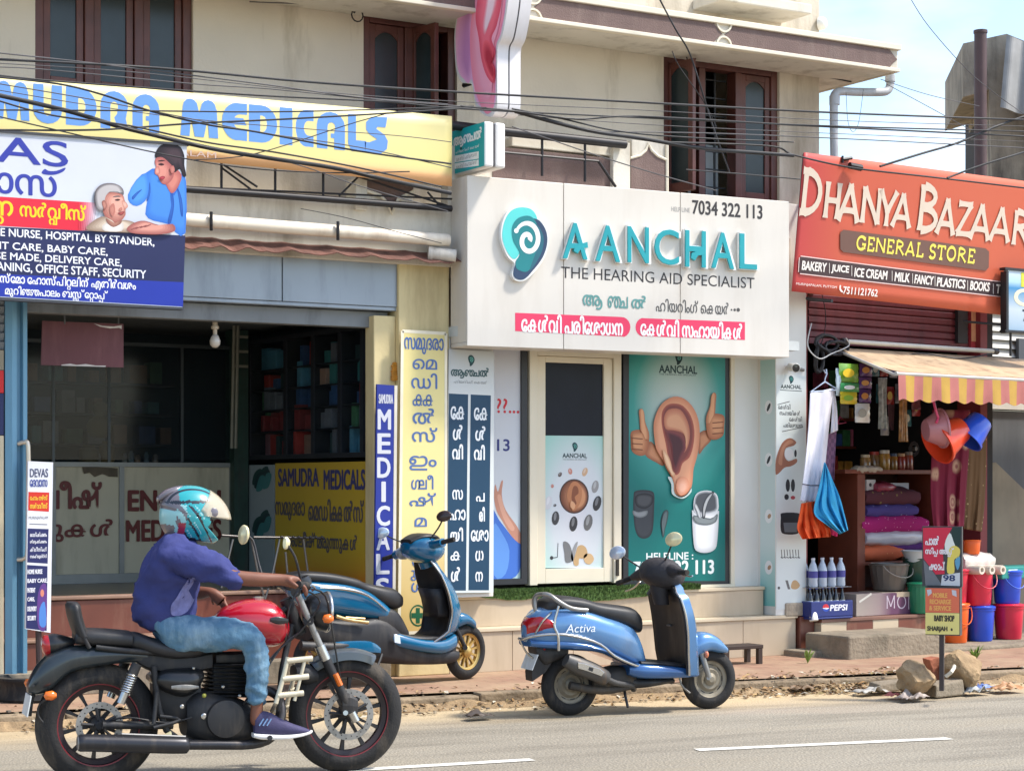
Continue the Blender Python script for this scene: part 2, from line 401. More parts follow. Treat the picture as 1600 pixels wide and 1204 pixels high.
# sunshade slab with brown panels between ogee joints
CH = PL(0,13.55)
XE = CH.uv(1403,90)[0];cz0 = CH.uv(1280,94)[1];cz1 = cz0+.205
mb = MB().m(CREAM2);mb.ubox(CH,-2.5,cz0,XE,cz1,-.6,0);mb.box(XR+.001,XE,14.15,16.6,cz0,cz1);sl = mb.ob('sunshade',B,bevel=.008)
mb = MB().m(MOULD);mb.ubox(CH,-2.5,cz0-.012,XE+.012,cz0+.022,-.05,.02);mb.ubox(CH,-2.5,cz1-.02,XE+.02,cz1+.03,-.1,.03);mb.box(XE,XE+.02,13.6,16.6,cz1-.02,cz1+.03);mb.box(XE,XE+.012,13.6,16.6,cz0-.012,cz0+.022);mb.ob('moulding',sl,bevel=.006)
jx = [CH.uv(p,50)[0] for p in (832,1130)];jx = [jx[0]-2*(jx[1]-jx[0]),jx[0]-(jx[1]-jx[0]),jx[0],jx[1],XE]
mb = MB().m(BROWN);zm = (cz0+cz1)/2
for i in range(len(jx)-1):
    a,b = jx[i]+.012,jx[i+1]-.012;q = .09;lo,hi = cz0+.024,cz1-.022
    pts = [(a,zm),(a+.03,zm+.02),(a+q*.7,hi-.03),(a+q,hi),(b-q,hi),(b-q*.7,hi-.03),(b-.03,zm+.02),(b,zm),(b-.03,zm-.02),(b-q*.7,lo+.03),(b-q,lo),(a+q,lo),(a+q*.7,lo+.03),(a+.03,zm-.02)]
    mb = MB().m(BROWN);mb.prism([CH.at(u,z,.008) for u,z in pts][::-1],[CH.at(u,z,.001) for u,z in pts][::-1]);mb.ob('fascia_panel',sl)
for j in jx[:-1]:
    mb = MB().m(MOULD)
    for sgn in (1,-1):
        zc = cz1-.0 if sgn > 0 else cz0
        arc = [(j+.085*cos(t),zc-sgn*.088*sin(t)) for t in (pi*k/12 for k in range(13))]
        ar2 = [(j+.070*cos(t),zc-sgn*.073*sin(t)) for t in (pi*k/12 for k in range(13))]
        mb.loft([[CH.at(*p,.001) for p in arc],[CH.at(*p,.018) for p in arc],[CH.at(*p,.018) for p in ar2],[CH.at(*p,.001) for p in ar2]],caps=False,closed=False)
    mb.ob('ogee_moulding',sl)
# sill of the window above, small lamp on the corner
mb = MB().m(CREAM2);a = WU.uv(1082,10)[0];b = WU.uv(1222,10)[0];zz = WU.uv(1150,4,.42)[1];mb.ubox(WU,a,zz,b,zz+.09,.001,.42);mb.ob('window_ledge',B,bevel=.01)
lp = WU.P(1283,37,.02);mb = MB().m(mt((232,228,216),.4));mb.lathe([(.0,.05),(.035,.048),(.055,.03),(.06,0),(.06,-.02)],lp,(.6,-1,0),20);mb.ob('wall_lamp',loc=tuple(lp),label='round white lamp on the upper corner of the cream building',cat='lamp',smooth=40)
# windows
def window(pr,kind):
    a,b,c,d = pr;fw = .07
    mb = MB().m(WOOD)
    mb.ubox(WU,a,b,a+fw,d,-.16,-.03);mb.ubox(WU,c-fw,b,c,d,-.16,-.03);mb.ubox(WU,a+fw,d-fw,c-fw,d,-.16,-.03);mb.ubox(WU,a+fw,b,c-fw,b+fw,-.16,-.03)
    n = {1: 3,2: 2,3: 3}[kind];cw = (c-a-fw)/n
    for k in range(1,n): mb.ubox(WU,a+k*cw,b+fw,a+k*cw+fw,d-fw,-.16,-.03)
    wf = mb.ob('window',B,bevel=.006,label={1: 'three panel wooden window above the yellow banner',2: 'wooden window with its right leaf swung open',3: 'wooden window with one leaf open beside a barred pane'}[kind])
    def leaf(k,ang=0):
        x0 = a+k*cw+fw+.004;x1 = a+(k+1)*cw-.004;z0,z1 = b+fw+.004,d-fw-.004;s = .055
        o = x0;pl = PL(*(WU.at(x0,0,-.06).xy),ang);wd = x1-x0
        lf = MB().m(WOOD)
        lf.ubox(pl,0,z0,s,z1,-.03,.012);lf.ubox(pl,wd-s,z0,wd,z1,-.03,.012);lf.ubox(pl,s,z1-s,wd-s,z1,-.03,.012);lf.ubox(pl,s,z0,wd-s,z0+s*1.5,-.03,.012)
        q = lf.ob('leaf',wf,bevel=.005)
        g = MB().m(GLASSD)
        # arched glass
        top = [(s+(wd-2*s)*t,z1-s-.001-.05*(1-(1-abs(2*t-1)**2.2))*0-.06*abs(2*t-1)**2) for t in (k2/8 for k2 in range(9))]
        pts = [(s,z0+1.5*s)]+top[:]+[(wd-s,z0+1.5*s)]
        g.prism([pl.at(u,z,-.004) for u,z in pts],[pl.at(u,z,-.012) for u,z in pts])
        lf = MB().m(WOOD);tp = top+[(wd-s,z1-s),(s,z1-s)]
        lf.prism([pl.at(u,z,.006) for u,z in tp][::-1],[pl.at(u,z,-.02) for u,z in tp][::-1]);lf.ob('arch_rail',wf)
        g.ob('pane',wf)
    if kind == 1: leaf(0);leaf(1);leaf(2)
    if kind == 2: leaf(0);leaf(1,-80)
    if kind == 3:
        leaf(0,-80);leaf(2)
        g = MB().m(mt((178,186,186),.5,var=.15,sc=4));x0 = a+cw+fw;x1 = a+2*cw;g.ubox(WU,x0,b+fw,x1,b+(d-b)*.46,-.30,-.29);g.ob('pale_backdrop',wf)  # pale panel low behind the middle bars
    br = MB().m(mt((38,40,42),.5))
    ks = {1: (),2: (1,),3: (0,1)}[kind]
    for k in ks:
        x0 = a+k*cw+fw;x1 = a+(k+1)*cw
        for t in (.33,.66): br.ubox(WU,lerp(x0,x1,t)-.008,b+fw,lerp(x0,x1,t)+.008,d-fw,-.2,-.184)
        z = b+fw+.12
        while z < d-fw: br.ubox(WU,x0,z-.006,x1,z+.006,-.183,-.171);z += .16
    if ks: br.ob('grille',wf)
window(W1,1);window(W2,2);window(W3,3)
# balcony parapet and railings
BP = PL(0,13.62)
zb0 = 3.3
mb = MB().m(CREAM2)
xa,xb = -2.5,BP.uv(706,300)[0]
zt = BP.uv(500,312)[1];mb.ubox(BP,xa,zb0,xb+3.4,zt,-.12,0);mb.ubox(BP,xa,zb0-.0,XR-.3,zb0+.12,-.52,-.121)
zr = BP.uv(890,293)[1]
mb.pbox(BP,800,222,960,236,-.12,.012)
mb.pbox(BP,958,222,985,300,-.14,.05);a,b,c,d = BP.rect(985,300,1043,222);mb.ubox(BP,a,zt,c,d,-.13,.02)
a,b,c,d = BP.rect(700,300,965,240);mb.ubox(BP,a,zt,c,d,-.12,-.001)
mb.pbox(BP,572,276,645,316,-.12,.0);mb.pbox(BP,556,278,574,328,-.14,.04)
mb.ob('parapet',B,bevel=.006)
mb = MB().m(BROWN);mb.pbox(BP,770,238,957,296,-.02,.006)
mb.poly(BP,[(986,300),(986,247),(1000,244),(1009,237),(1013,226),(1017,237),(1027,246),(1040,251),(1040,303)],.028,-.01);mb.ob('parapet_panel',B);mb = MB().m(BROWN)
mb.poly(BP,[(573,280),(646,287),(646,296),(635,302),(622,309),(612,330),(606,316),(594,303),(574,296)],.012,-.01)
mb.ob('parapet_panel',B)
mb = MB().m(MOULD)
for pts in (((985,247),(1000,243),(1009,235),(1013,225),(1018,235),(1028,244),(1042,250)),((573,298),(594,305),(606,318),(612,334),(622,311),(635,304),(647,299))):
    mb.tube([BP.P(x,y,.03) for x,y in pts],.012,6)
mb.tube([BP.P(1042,225,.03),BP.P(1042,304,.03)],.014,6);mb.ob('parapet_moulding',B)
DKM = mt((38,36,38),.5,metal=.3,var=.2,sc=9,name='dark_pipe')
mb = MB().m(DKM)
mb.tube([BP.P(640,188,.10),BP.P(800,207,.10),BP.P(977,226,.10)],.036,10)
for x,y0,y1 in ((847,214,275),(914,221,284)): mb.tube([BP.P(x,y0,.10),BP.P(x,y1,.10)],.011,6)
mb.tube([BP.P(720,232,.10),BP.P(935,252,.10)],.010,6);mb.tube([BP.P(935,252,.10),BP.P(962,292,.10)],.012,6)
mb.ob('balcony_railing',loc=tuple(BP.P(880,217,.1)),label='dark pipe railing on the balcony right of the ear shaped sign',cat='railing',smooth=40)
mb = MB().m(DKM);RP = PL(0,13.5)
mb.tube([RP.P(-60,272),RP.P(180,288),RP.P(440,306),RP.P(705,326)],.026,10)
for x in (270,346,430,505): mb.tube([RP.P(x,255),RP.P(x,301+(x-346)*.075)],.010,6)
mb.tube([RP.P(290,292),RP.P(706,311)],.008,6)
for x0,y0,x1,y1 in ((350,258,402,292),(530,306,560,276),(560,276,700,322),(392,296,346,262),(668,300,690,325)): mb.tube([RP.P(x0,y0),RP.P(x1,y1)],.008,6)
mb.ob('pipe_rack',loc=tuple(RP.P(440,306)),label='dark steel pipe frame behind and under the yellow banner',cat='pipe rack',smooth=40)
# ------------------------------------------------------------------ pharmacy bay
PH = thing('pharmacy','dark open fronted pharmacy under the yellow banner with brown tiled steps','shop',(5,14.5,PZ))
FZ = .75;XS = 7.36
YEL = mt((214,196,148),.8,var=.06,sc=2.5,bump=.12,bsc=30,grime=((150,128,88),.75,1.6),name='yellowed_paint')
mb = MB().m(YEL)
p0 = A.uv(623,600)[0];p1 = A.uv(702,600)[0]
mb.ubox(A,p0,PZ,p1,3.31,-.3,0);mb.ubox(A,A.uv(586,600,-.03)[0],PZ,p0-.001,2.9,-.2,-.05)
mb.ob('pillar',PH,bevel=.008)
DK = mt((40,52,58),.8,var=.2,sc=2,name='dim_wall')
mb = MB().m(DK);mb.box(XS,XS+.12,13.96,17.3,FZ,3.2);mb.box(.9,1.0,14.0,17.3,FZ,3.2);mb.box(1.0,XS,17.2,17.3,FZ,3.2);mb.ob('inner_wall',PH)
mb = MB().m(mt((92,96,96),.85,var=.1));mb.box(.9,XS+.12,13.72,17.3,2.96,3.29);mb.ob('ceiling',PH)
TILE = mt((112,62,48),.4,var=.15,sc=4,grime=((150,120,98),.6,3),name='red_brown_tile')
FLT = mt((128,116,96),.35,var=.12,sc=3,grime=((84,76,62),.6,2),name='floor_tile')
mb = MB().m(FLT);mb.box(1.0,p0-.06,14.12,17.2,.1,FZ);mb.ob('floor',PH)
mb = MB().m(TILE);mb.box(1.0,p0-.06,14.07,14.118,.1,FZ-.004);mb.box(1.0,p0-.06,13.88,14.07,.1,.46)
mb.m(mt((150,118,98),.5,var=.12));mb.box(1.0,p0-.06,13.86,14.066,.462,.487);mb.box(1.0,p0-.06,14.05,14.14,FZ+.002,FZ+.03)
mb.m(mt((140,128,110),.9,var=.2,sc=5,bump=.4,grime=((96,88,74),.8,3)));mb.box(.2,p0-.06,13.66,13.879,.1,.27);mb.ob('step',PH,bevel=.006)
# shutter box and beam over the opening
SB = PL(0,13.68)
mb = MB().m(mt((146,156,166),.38,metal=.25,var=.06,sc=2,bump=.08,bsc=3,grime=((96,106,116),.8,1.5),name='blue_grey_sheet_metal'))
a,b,c,d = SB.rect(40,476,622,397);b = SB.uv(510,474)[1];d = SB.uv(510,400)[1]
a = SB.uv(40,400)[0]
for k in range(3): mb.ubox(SB,lerp(a,c,k/3)+.004,b,lerp(a,c,(k+1)/3)-.004,d,-.02,0)
mb.ubox(SB,a,b-.03,c,b-.002,-.28,-.01);sb = mb.ob('shutter_box',PH,bevel=.004)
mb = MB().m(mt((118,122,124),.6,var=.12,sc=3,grime=((70,72,74),.8,3)));z0 = SB.uv(450,506,-.1)[1];mb.ubox(SB,a,z0,SB.uv(606,500,-.1)[0],b-.035,-.22,-.1);mb.ob('shutter_beam',PH,bevel=.006)
mb = MB().m(mt((22,24,28),.8));mb.ubox(SB,a,d+.004,c-.01,3.29,-.035,-.022);mb.ob('gap_shade_strip',PH)  # near-black strip standing in for the shade above the shutter box
# rusty sheet over the shutter and white gutter pipe
gp = PL(0,13.50)
mb = MB().m(mt((112,74,62),.7,var=.25,sc=7,bump=.3,grime=((70,44,38),.9,5),name='rusty_sheet'))
def rs(i,j):
    p = gp.P(lerp(-60,716,i),lerp(333,387,i));q = p+Vector((0,.2*(1-j),0))
    edge = (.03+.06*abs(noise.noise((i*23,3,0))))*abs(sin(i*38+2*noise.noise((i*9,0,0))))**.5
    return q+Vector((0,-.06*j,-.10*j-edge*j+.0))
mb.sheet(rs,120,4);mb.ob('eave_sheet',PH,solid=.006)
mb = MB().m(mt((226,214,194),.45,var=.05,sc=3,grime=((150,120,96),.6,2),name='white_plastic_pipe'))
mb.tube([gp.P(-80,314),gp.P(100,328),gp.P(290,343),gp.P(500,359.5),gp.P(700,375.5)],.050,16)
g = mb.ob('gutter_pipe',loc=tuple(gp.P(500,359)),label='long white gutter pipe above the blue grey shutter box',cat='pipe',smooth=40)
mb = MB().m(DKM)
for x,y in ((330,346),(528,361)): mb.tube([gp.P(x,y-15,.062),gp.P(x,y+4,.066),gp.P(x,y+14,.05)],.012,6)
mb.ob('pipe_clip',g)
mb = MB().m(mt((206,198,184),.5,var=.1,sc=6,grime=((120,110,100),.6,4)));e0 = A.P(671,396,.12);e1 = A.P(712,400,.2)
mb.tube([e0,e0+(e1-e0)*.5,e1],.052,14);mb.tube([e0-(e1-e0)*.06,e0+(e1-e0)*.12],.062,14);mb.ob('pipe_stub',loc=tuple(e0),label='short stub of white pipe at the top of the yellow pillar',cat='pipe',smooth=40)
# ------------------------------------------------------------------ hearing aid shop front
HS = thing('hearing_shop','white hearing aid shop front on a beige tiled plinth','shop',(9,13.9,PZ))
BEI = mt((190,172,146),.45,var=.05,sc=2.5,grime=((150,130,104),.5,1.6),name='beige_tile')
xl = p1+.002;xr = A.uv(1244,990)[0];z1 = A.uv(1218,961)[1];z2 = A.uv(1000,922,-.14)[1];xu = A.uv(1193,940,-.14)[0]
mb = MB().m(BEI)
n = 6
for k in range(n): mb.ubox(A,lerp(xl,xr,k/n)+.002,PZ,lerp(xl,xr,(k+1)/n)-.002,z1-.03,-1.2,-.004)
mb.m(mt((204,188,160),.45,var=.05,sc=3));mb.ubox(A,xl,z1-.028,xr+.01,z1,-1.2,.012)
mb.ob('plinth',HS,bevel=.003)
xm = A.uv(775,940,-.14)[0]
mb = MB().m(BEI)
for k in range(3): mb.ubox(A,lerp(xl,xu,k/3)+.002,z1+.001,lerp(xl,xu,(k+1)/3)-.002,z2-.03,-1.2,-.14)
mb.m(mt((204,188,160),.45,var=.05,sc=3));mb.ubox(A,xl,z2-.028,xu+.008,z2,-1.2,-.13);mb.ob('upper_step',HS,bevel=.003)
WHT = mt((222,220,212),.45,var=.03,sc=2,grime=((186,180,166),.4,2),name='white_panel')
FRM = mt((222,212,188),.4,var=.05,sc=3,name='cream_frame')
mb = MB().m(WHT)
x0,_,x1,_ = A.rect(701,800,771,600);zt2 = 2.75
mb.ubox(A,x0+.004,z2+.001,x1,zt2,-.26,0);mb.ob('pier',HS,bevel=.004);mb = MB().m(WHT)
pr0 = A.uv(1212,700)[0];pr1 = A.uv(1260,700)[0];pz = A.uv(1236,952)[1]
mb.ubox(A,pr0,z1+.001,pr1,4.05,-.45,0);mb.ob('pier',HS,bevel=.004)
mb = MB().m(WHT);xw = RC.uv(1140,800)[0];xw1 = RC.uv(1184,800)[0];mb.ubox(RC,xw,z2+.001,xw1,zt2+.1,-.15,.02);mb.ubox(RC,x1-.1,zt2-.15,xw,zt2+.3,-.2,-.12);mb.ob('wall',HS)
mb = MB().m(mt((196,200,198),.8));mb.ubox(A,x0,zt2,pr0+.1,zt2+.08,-.8,.2);mb.ob('soffit',HS)
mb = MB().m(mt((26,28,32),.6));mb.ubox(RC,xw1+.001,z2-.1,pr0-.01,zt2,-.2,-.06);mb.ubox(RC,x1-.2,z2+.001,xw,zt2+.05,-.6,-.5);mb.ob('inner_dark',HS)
# artificial grass mat
mb = MB();gm = mt((70,96,44),.95,var=.35,sc=30,name='plastic_turf');gm2 = mt((92,118,58),.95,var=.3,sc=30)
mb.m(gm);gx0 = A.uv(760,925)[0];gx1 = A.uv(1108,925)[0]
def mat(i,j):
    u = lerp(gx0,gx1,i);q = abs(noise.noise((i*2.2,0,3.3)))*1.5+.25;dr = .035+.10*min(1,q)*sin(min(1,i*1.15)*pi)**.5
    y = lerp(RC.O.y-.03,YF+.125,min(1,j*1.8));z = z2+.03 if j < .55 else z2+.03-dr*((j-.55)/.45)**1.3
    return Vector((u,y-.015*max(0,j-.5),z+.008*noise.noise((i*20,j*5,1))))
mb.sheet(mat,60,6)
for k in range(9000):
    i,j = random.random(),random.random();p = mat(i,j);a = random.uniform(0,6.28);q = Vector((cos(a),sin(a),0))*.004;h = Vector((random.uniform(-.008,.008),random.uniform(-.012,.004),random.uniform(.012,.026)))
    mb.m(gm if random.random() < .6 else gm2);mb.add([p-q,p+q,p+h],[(0,1,2)])
mb.ob('grass_mat',loc=(9,13.8,z2),label='green artificial grass mat in front of the shop door',cat='mat')
# ------------------------------------------------------------------ general store building
GS = thing('general_store','low open fronted general store under the orange sign','shop',(12.5,14,PZ))
MAR = mt((126,44,46),.6,var=.12,sc=3,grime=((80,32,34),.6,3),name='maroon_paint')
g0 = .06;g1 = DH.uv(1545,700)[0];gz = DH.uv(1400,945)[1];gt = DH.uv(1400,543)[1]
mb = MB().m(MAR);mb.ubox(DH,g0,gz,g0+.05,3.5,-.3,.0);mb.ob('door_post',GS);mb = MB().m(MAR);mb.ubox(DH,g1-.10,gz,g1,3.5,-.3,-.02);mb.ob('door_post',GS)
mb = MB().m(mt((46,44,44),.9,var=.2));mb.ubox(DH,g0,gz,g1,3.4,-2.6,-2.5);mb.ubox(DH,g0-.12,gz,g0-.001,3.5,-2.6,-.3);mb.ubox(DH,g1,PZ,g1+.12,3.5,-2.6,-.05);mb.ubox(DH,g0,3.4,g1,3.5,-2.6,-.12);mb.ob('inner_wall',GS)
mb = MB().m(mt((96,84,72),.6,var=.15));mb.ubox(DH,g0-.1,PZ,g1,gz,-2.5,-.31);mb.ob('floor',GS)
# tiled front step with alternating brown and beige tiles
mb = MB();st0 = DH.uv(1284,985,.22)[0]
DT = PL(*DH.at(0,0,.18).xy,4)
e = [DT.uv(p,990)[0] for p in (1283,1323,1364,1404,1446,1490,1535)]
zt3 = DT.uv(1400,961)[1]
for k in range(6):
    mb.m(BEI if k % 2 == 0 else TILE);mb.ubox(DT,e[k]+.001,PZ,e[k+1]-.001,zt3-.03,-.5,0)
mb.m(mt((124,88,74),.5,var=.15,sc=4));mb.ubox(DT,e[0],zt3-.028,e[6],zt3,-.6,.01);mb.ob('tiled_step',GS,bevel=.003)
mb = MB().m(TILE);mb.ubox(A,xr+.02,PZ,DT.at(e[0],0,0).x-.01,A.uv(1262,962)[1],-.3,.03)
mb.m(mt((160,148,130),.9,var=.15,sc=8,bump=.5,grime=((110,100,86),.8,5),name='rough_concrete'));mb.ubox(A,A.uv(1226,950)[0],A.uv(1262,961)[1],A.uv(1281,950)[0],A.uv(1262,940)[1],-.3,.02);mb.ob('tiled_block',GS,bevel=.012)
# maroon roller shutter over the opening
SH = PL(*DH.at(0,0,-.12).xy,7)
a,b,c,d = SH.rect(1262,535,1512,455)
mb = MB().m(mt((104,44,52),.5,metal=.2,var=.12,sc=3,grime=((60,34,40),.7,3),name='maroon_shutter'))
k = 0;z = b
while z < d+.2:
    mb.add([SH.at(u,zz,o) for u in (a,c) for zz,o in ((z,0),(z+.012,.014),(z+.052,.014),(z+.064,0))],[(0,4,5,1),(1,5,6,2),(2,6,7,3)]);z += .066
mb.ubox(SH,a,b-.05,c,b-.002,-.05,.02);mb.ob('roller_shutter',GS)
mb = MB().m(mt((34,32,34),.6));mb.pbox(SH,1497,536,1512,480,0,.05);mb.ob('shutter_rail',GS)
mb = MB().m(mt((176,60,68),.7,var=.1));mb.ubox(SH,c+.002,b-.02,g1,d+.2,-.06,.04);mb.m(mt((222,170,130),.7));mb.ubox(SH,c+.004,b+.06,g1-.004,d+.1,.041,.044);mb.ob('side_panel',GS)
# concrete ledge and ramp in front of the store
CON = mt((134,122,104),.95,var=.18,sc=5,bump=.6,bsc=30,grime=((84,78,64),.85,2.6),name='weathered_concrete')
mb = MB().m(CON)
LG = PL(*G(1330,1030,PZ).xy,3)
l0,_,l1,_ = LG.rect(1356,1015,1900,1000);lz = LG.uv(1420,988)[1];lm = LG.uv(1478,1000)[0]
mb.ubox(LG,LG.uv(1326,1000)[0],PZ-.02,lm,lz,-.55,0);mb.ubox(LG,lm+.002,PZ-.02,lm+3.5,LG.uv(1540,1010)[1],-1.2,-.05)
mb.box(A.uv(1222,1024)[0],A.uv(1330,1024)[0],13.33,13.64,PZ-.02,PZ+.055)
o = mb.ob('concrete_ledge',loc=tuple(LG.O),label='weathered grey concrete ledge in front of the general store',cat='ledge',bevel=.02)
# neighbour on the far right: grey shutter, tan stair wall, white strip
NB = thing('neighbour_shop','closed grey fronted shop at the right edge of the street','shop',(15,15,PZ))
NP = PL(*DH.at(g1+.1,0,-.35).xy,7)
n0 = .03;n1 = 4
mb = MB().m(mt((84,86,90),.6,var=.12,sc=2,grime=((60,62,66),.6,2)));mb.ubox(NP,n0,PZ,n1,NP.uv(1580,642)[1],-.2,0);mb.ob('wall',NB)
mb = MB().m(mt((206,204,196),.5,var=.05));mb.ubox(NP,n0,NP.uv(1580,640)[1],n1,NP.uv(1580,630)[1],-.2,.05);mb.m(mt((150,140,122),.7));mb.ubox(NP,n0,NP.uv(1580,629)[1],n1,NP.uv(1580,585)[1],-.2,.0);mb.ob('lintel',NB)
mb = MB().m(mt((132,122,104),.8,var=.15,sc=3,grime=((96,88,72),.8,1.8),name='tan_render'));mb.poly(NP,[(1538,1010),(1538,726),(1556,722),(1604,768),(1660,826),(1700,1010)],.25,.01);mb.ob('stair_wall',NB)
# slatted white wall above
NW = PL(*DH.at(g1+.1,0,-1.2).xy,7)
mb = MB().m(mt((196,192,182),.6,var=.06));z = NW.uv(1580,585)[1];zt4 = NW.uv(1580,490)[1]
while z < zt4: mb.add([NW.at(.15,z,.05),NW.at(3,z,.05),NW.at(3,z+.085,0),NW.at(.15,z+.085,0)],[(0,1,2,3)]);mb.add([NW.at(.15,z,.05),NW.at(3,z,.05),NW.at(3,z,0),NW.at(.15,z,0)],[(0,1,2,3)]);z += .09
mb.m(mt((150,146,138),.7));mb.ubox(NW,.15,NW.uv(1580,590)[1]-.1,3,zt4,-.1,-.05);mb.ob('louvred_wall',NB)
mb = MB().m(mt((70,72,76),.6));mb.pbox(NW,1592,566,1640,530,.06,.1);mb.ob('vent',NB)
# derelict block behind with a corrugated sheet
FB = thing('derelict_building','stained grey concrete building with corrugated sheet behind the orange sign','building',(22,21,0))
FP = PL(20,22,-38)
GR = mt((140,133,120),.95,var=.3,sc=1.6,bump=.4,bsc=12,grime=((54,50,48),.95,1.6),name='mouldy_concrete')
mb = MB().m(GR)
mb.poly(FP,[(1505,152),(1505,68),(1573,53),(1640,80),(1640,330),(1552,330),(1545,140)],1.2,-1.5);mb.m(mt((46,45,46),.95,var=.3,sc=1.5,grime=((40,40,42),.8,1)))
mb.poly(FP,[(1538,320),(1538,140),(1640,140),(1640,320)],.6,-2);mb.ob('wall',FB)
mb = MB().m(mt((38,38,40),.8));mb.poly(FP,[(1552,290),(1552,262),(1580,262),(1580,290)],.63,.605);mb.poly(FP,[(1544,188),(1544,142),(1562,138),(1566,165),(1590,186)],.66,.605);mb.ob('opening',FB)  # dark slabs on the wall stand in for shaded openings
mb = MB().m(mt((128,128,126),.6,metal=.1,var=.2,sc=3,grime=((110,108,104),.7,2),name='zinc_sheet'))
def cs(i,j):
    a = FP.P(lerp(1563,1700,i),lerp(138,220,j)+lerp(0,60,i)*(.9 if j > .5 else -.35),1.3);return a+FP.N*(.05*sin(i*60))
def cs(i,j):
    t = FP.P(1573,56,1.35);bq = FP.P(1563,168,1.75);p = t+(bq-t)*j;du = FP.U*3.2+Vector((0,0,-1.1))
    return p+du*i+FP.N*(.03*sin(i*70))
mb.sheet(cs,140,2);mb.ob('corrugated_sheet',FB,solid=.01)
pp = FP.P(1532,150,2.0)
mb = MB().m(mt((78,58,58),.6,var=.15,sc=4,grime=((50,40,42),.6,3)));tp = FP.P(1532,50,2.0);mb.tube([Vector((tp.x,tp.y,0)),Vector((tp.x,tp.y,3)),tp],.085,14);mb.tube([tp-Vector((0,0,.02)),tp+Vector((0,0,.02))],.095,14)
mb.ob('steel_post',loc=(tp.x,tp.y,0),label='tall brown steel post in front of the derelict grey building',cat='post',smooth=40)
# drain pipe at the corner of the cream building
DP = PL(XR,14.0);pv = mt((176,178,180),.45,var=.06,sc=4,grime=((120,116,112),.5,2),name='grey_pvc')
def seg(pts,r=.055):
    return pts
mb = MB().m(pv)
pts = smoothpts([(1391,112),(1391,130),(1388,140),(1378,144),(1340,144),(1314,143),(1305,147),(1303,158),(1303,200),(1304,262)],4,False)
mb.tube([DP.P(x,y,.2) for x,y in pts],.038,12);mb.tube([DP.P(1304,150,.2),DP.P(1304,164,.2)],.048,12);mb.tube([DP.P(1391,118,.2),DP.P(1391,128,.2)],.048,12);pass
mb.ob('drain_pipe',loc=tuple(DP.P(1304,262,.2)),label='grey bent drain pipe hanging from the sunshade corner',cat='pipe',smooth=50)
# ================================================================== signs and lettering
def strokes(mb,pl,x0,y0,x1,y1,off,sts,w,flare=1.0):
    """lettering drawn with flared strokes in a unit box fitted to the measured rectangle"""
    a,b,c,d = pl.rect(x0,y0,x1,y1,off);W_,H_ = c-a,d-b
    for q,st in enumerate(sts):
        P = [Vector((a+x*W_,b+y*H_)) for x,y in st];n = len(P);Lf,Rt = [],[]
        if n == 2: P = [P[0].lerp(P[1],t) for t in (0,.12,.3,.5,.7,.88,1)];n = 7
        for i in range(n):
            t = (P[min(i+1,n-1)]-P[max(i-1,0)]).normalized();nn = Vector((-t.y,t.x));e = abs(2*i/(n-1)-1)
            k = w*H_*.5*(1+(flare-1)*e**3);Lf.append(P[i]+nn*k);Rt.append(P[i]-nn*k)
        vs = [pl.at(p.x,p.y,thin(off)+q*.0002) for p in Lf+Rt]
        mb.add(vs,[(i,i+1,n+i+1,n+i) for i in range(n-1)])
def arc(cx,cy,rx,ry,a0,a1,n=12): return [(cx+rx*cos(radians(lerp(a0,a1,k/n))),cy+ry*sin(radians(lerp(a0,a1,k/n)))) for k in range(n+1)]
def lines(mb,pl,segs,w,off):
    for x0,y0,x1,y1 in segs:
        a = Vector(pl.uv(x0,y0,off));b = Vector(pl.uv(x1,y1,off));t = (b-a).normalized();nn = Vector((-t.y,t.x))*w/2
        mb.add([pl.at(*p,thin(off)) for p in (a+nn,b+nn,b-nn,a-nn)],[(0,1,2,3)])
def grad_mat(name,stops,axis='Z',rough=.45,radial=None):
    """printed colour blend of the artwork itself, in the sheet's own coordinates"""
    m,n,l,b = mk(name,rough,spec=.35);t = n.new('ShaderNodeTexCoord')
    if radial:
        mp = n.new('ShaderNodeMapping');cx,cz,rx,rz = radial;mp.inputs['Location'].default_value = (-cx/rx,0,-cz/rz);mp.inputs['Scale'].default_value = (1/rx,0,1/rz)
        l.new(t.outputs['Generated'],mp.inputs[0]);g = n.new('ShaderNodeVectorMath');g.operation = 'LENGTH';l.new(mp.outputs[0],g.inputs[0]);src = g.outputs['Value']
    else:
        sp = n.new('ShaderNodeSeparateXYZ');l.new(t.outputs['Generated'],sp.inputs[0]);src = sp.outputs[axis]
    r = ramp(n,stops);l.new(src,r.inputs['Fac']);l.new(r.outputs[0],b.inputs['Base Color']);return m
STEEL = mt((70,72,76),.5,metal=.4,var=.1)
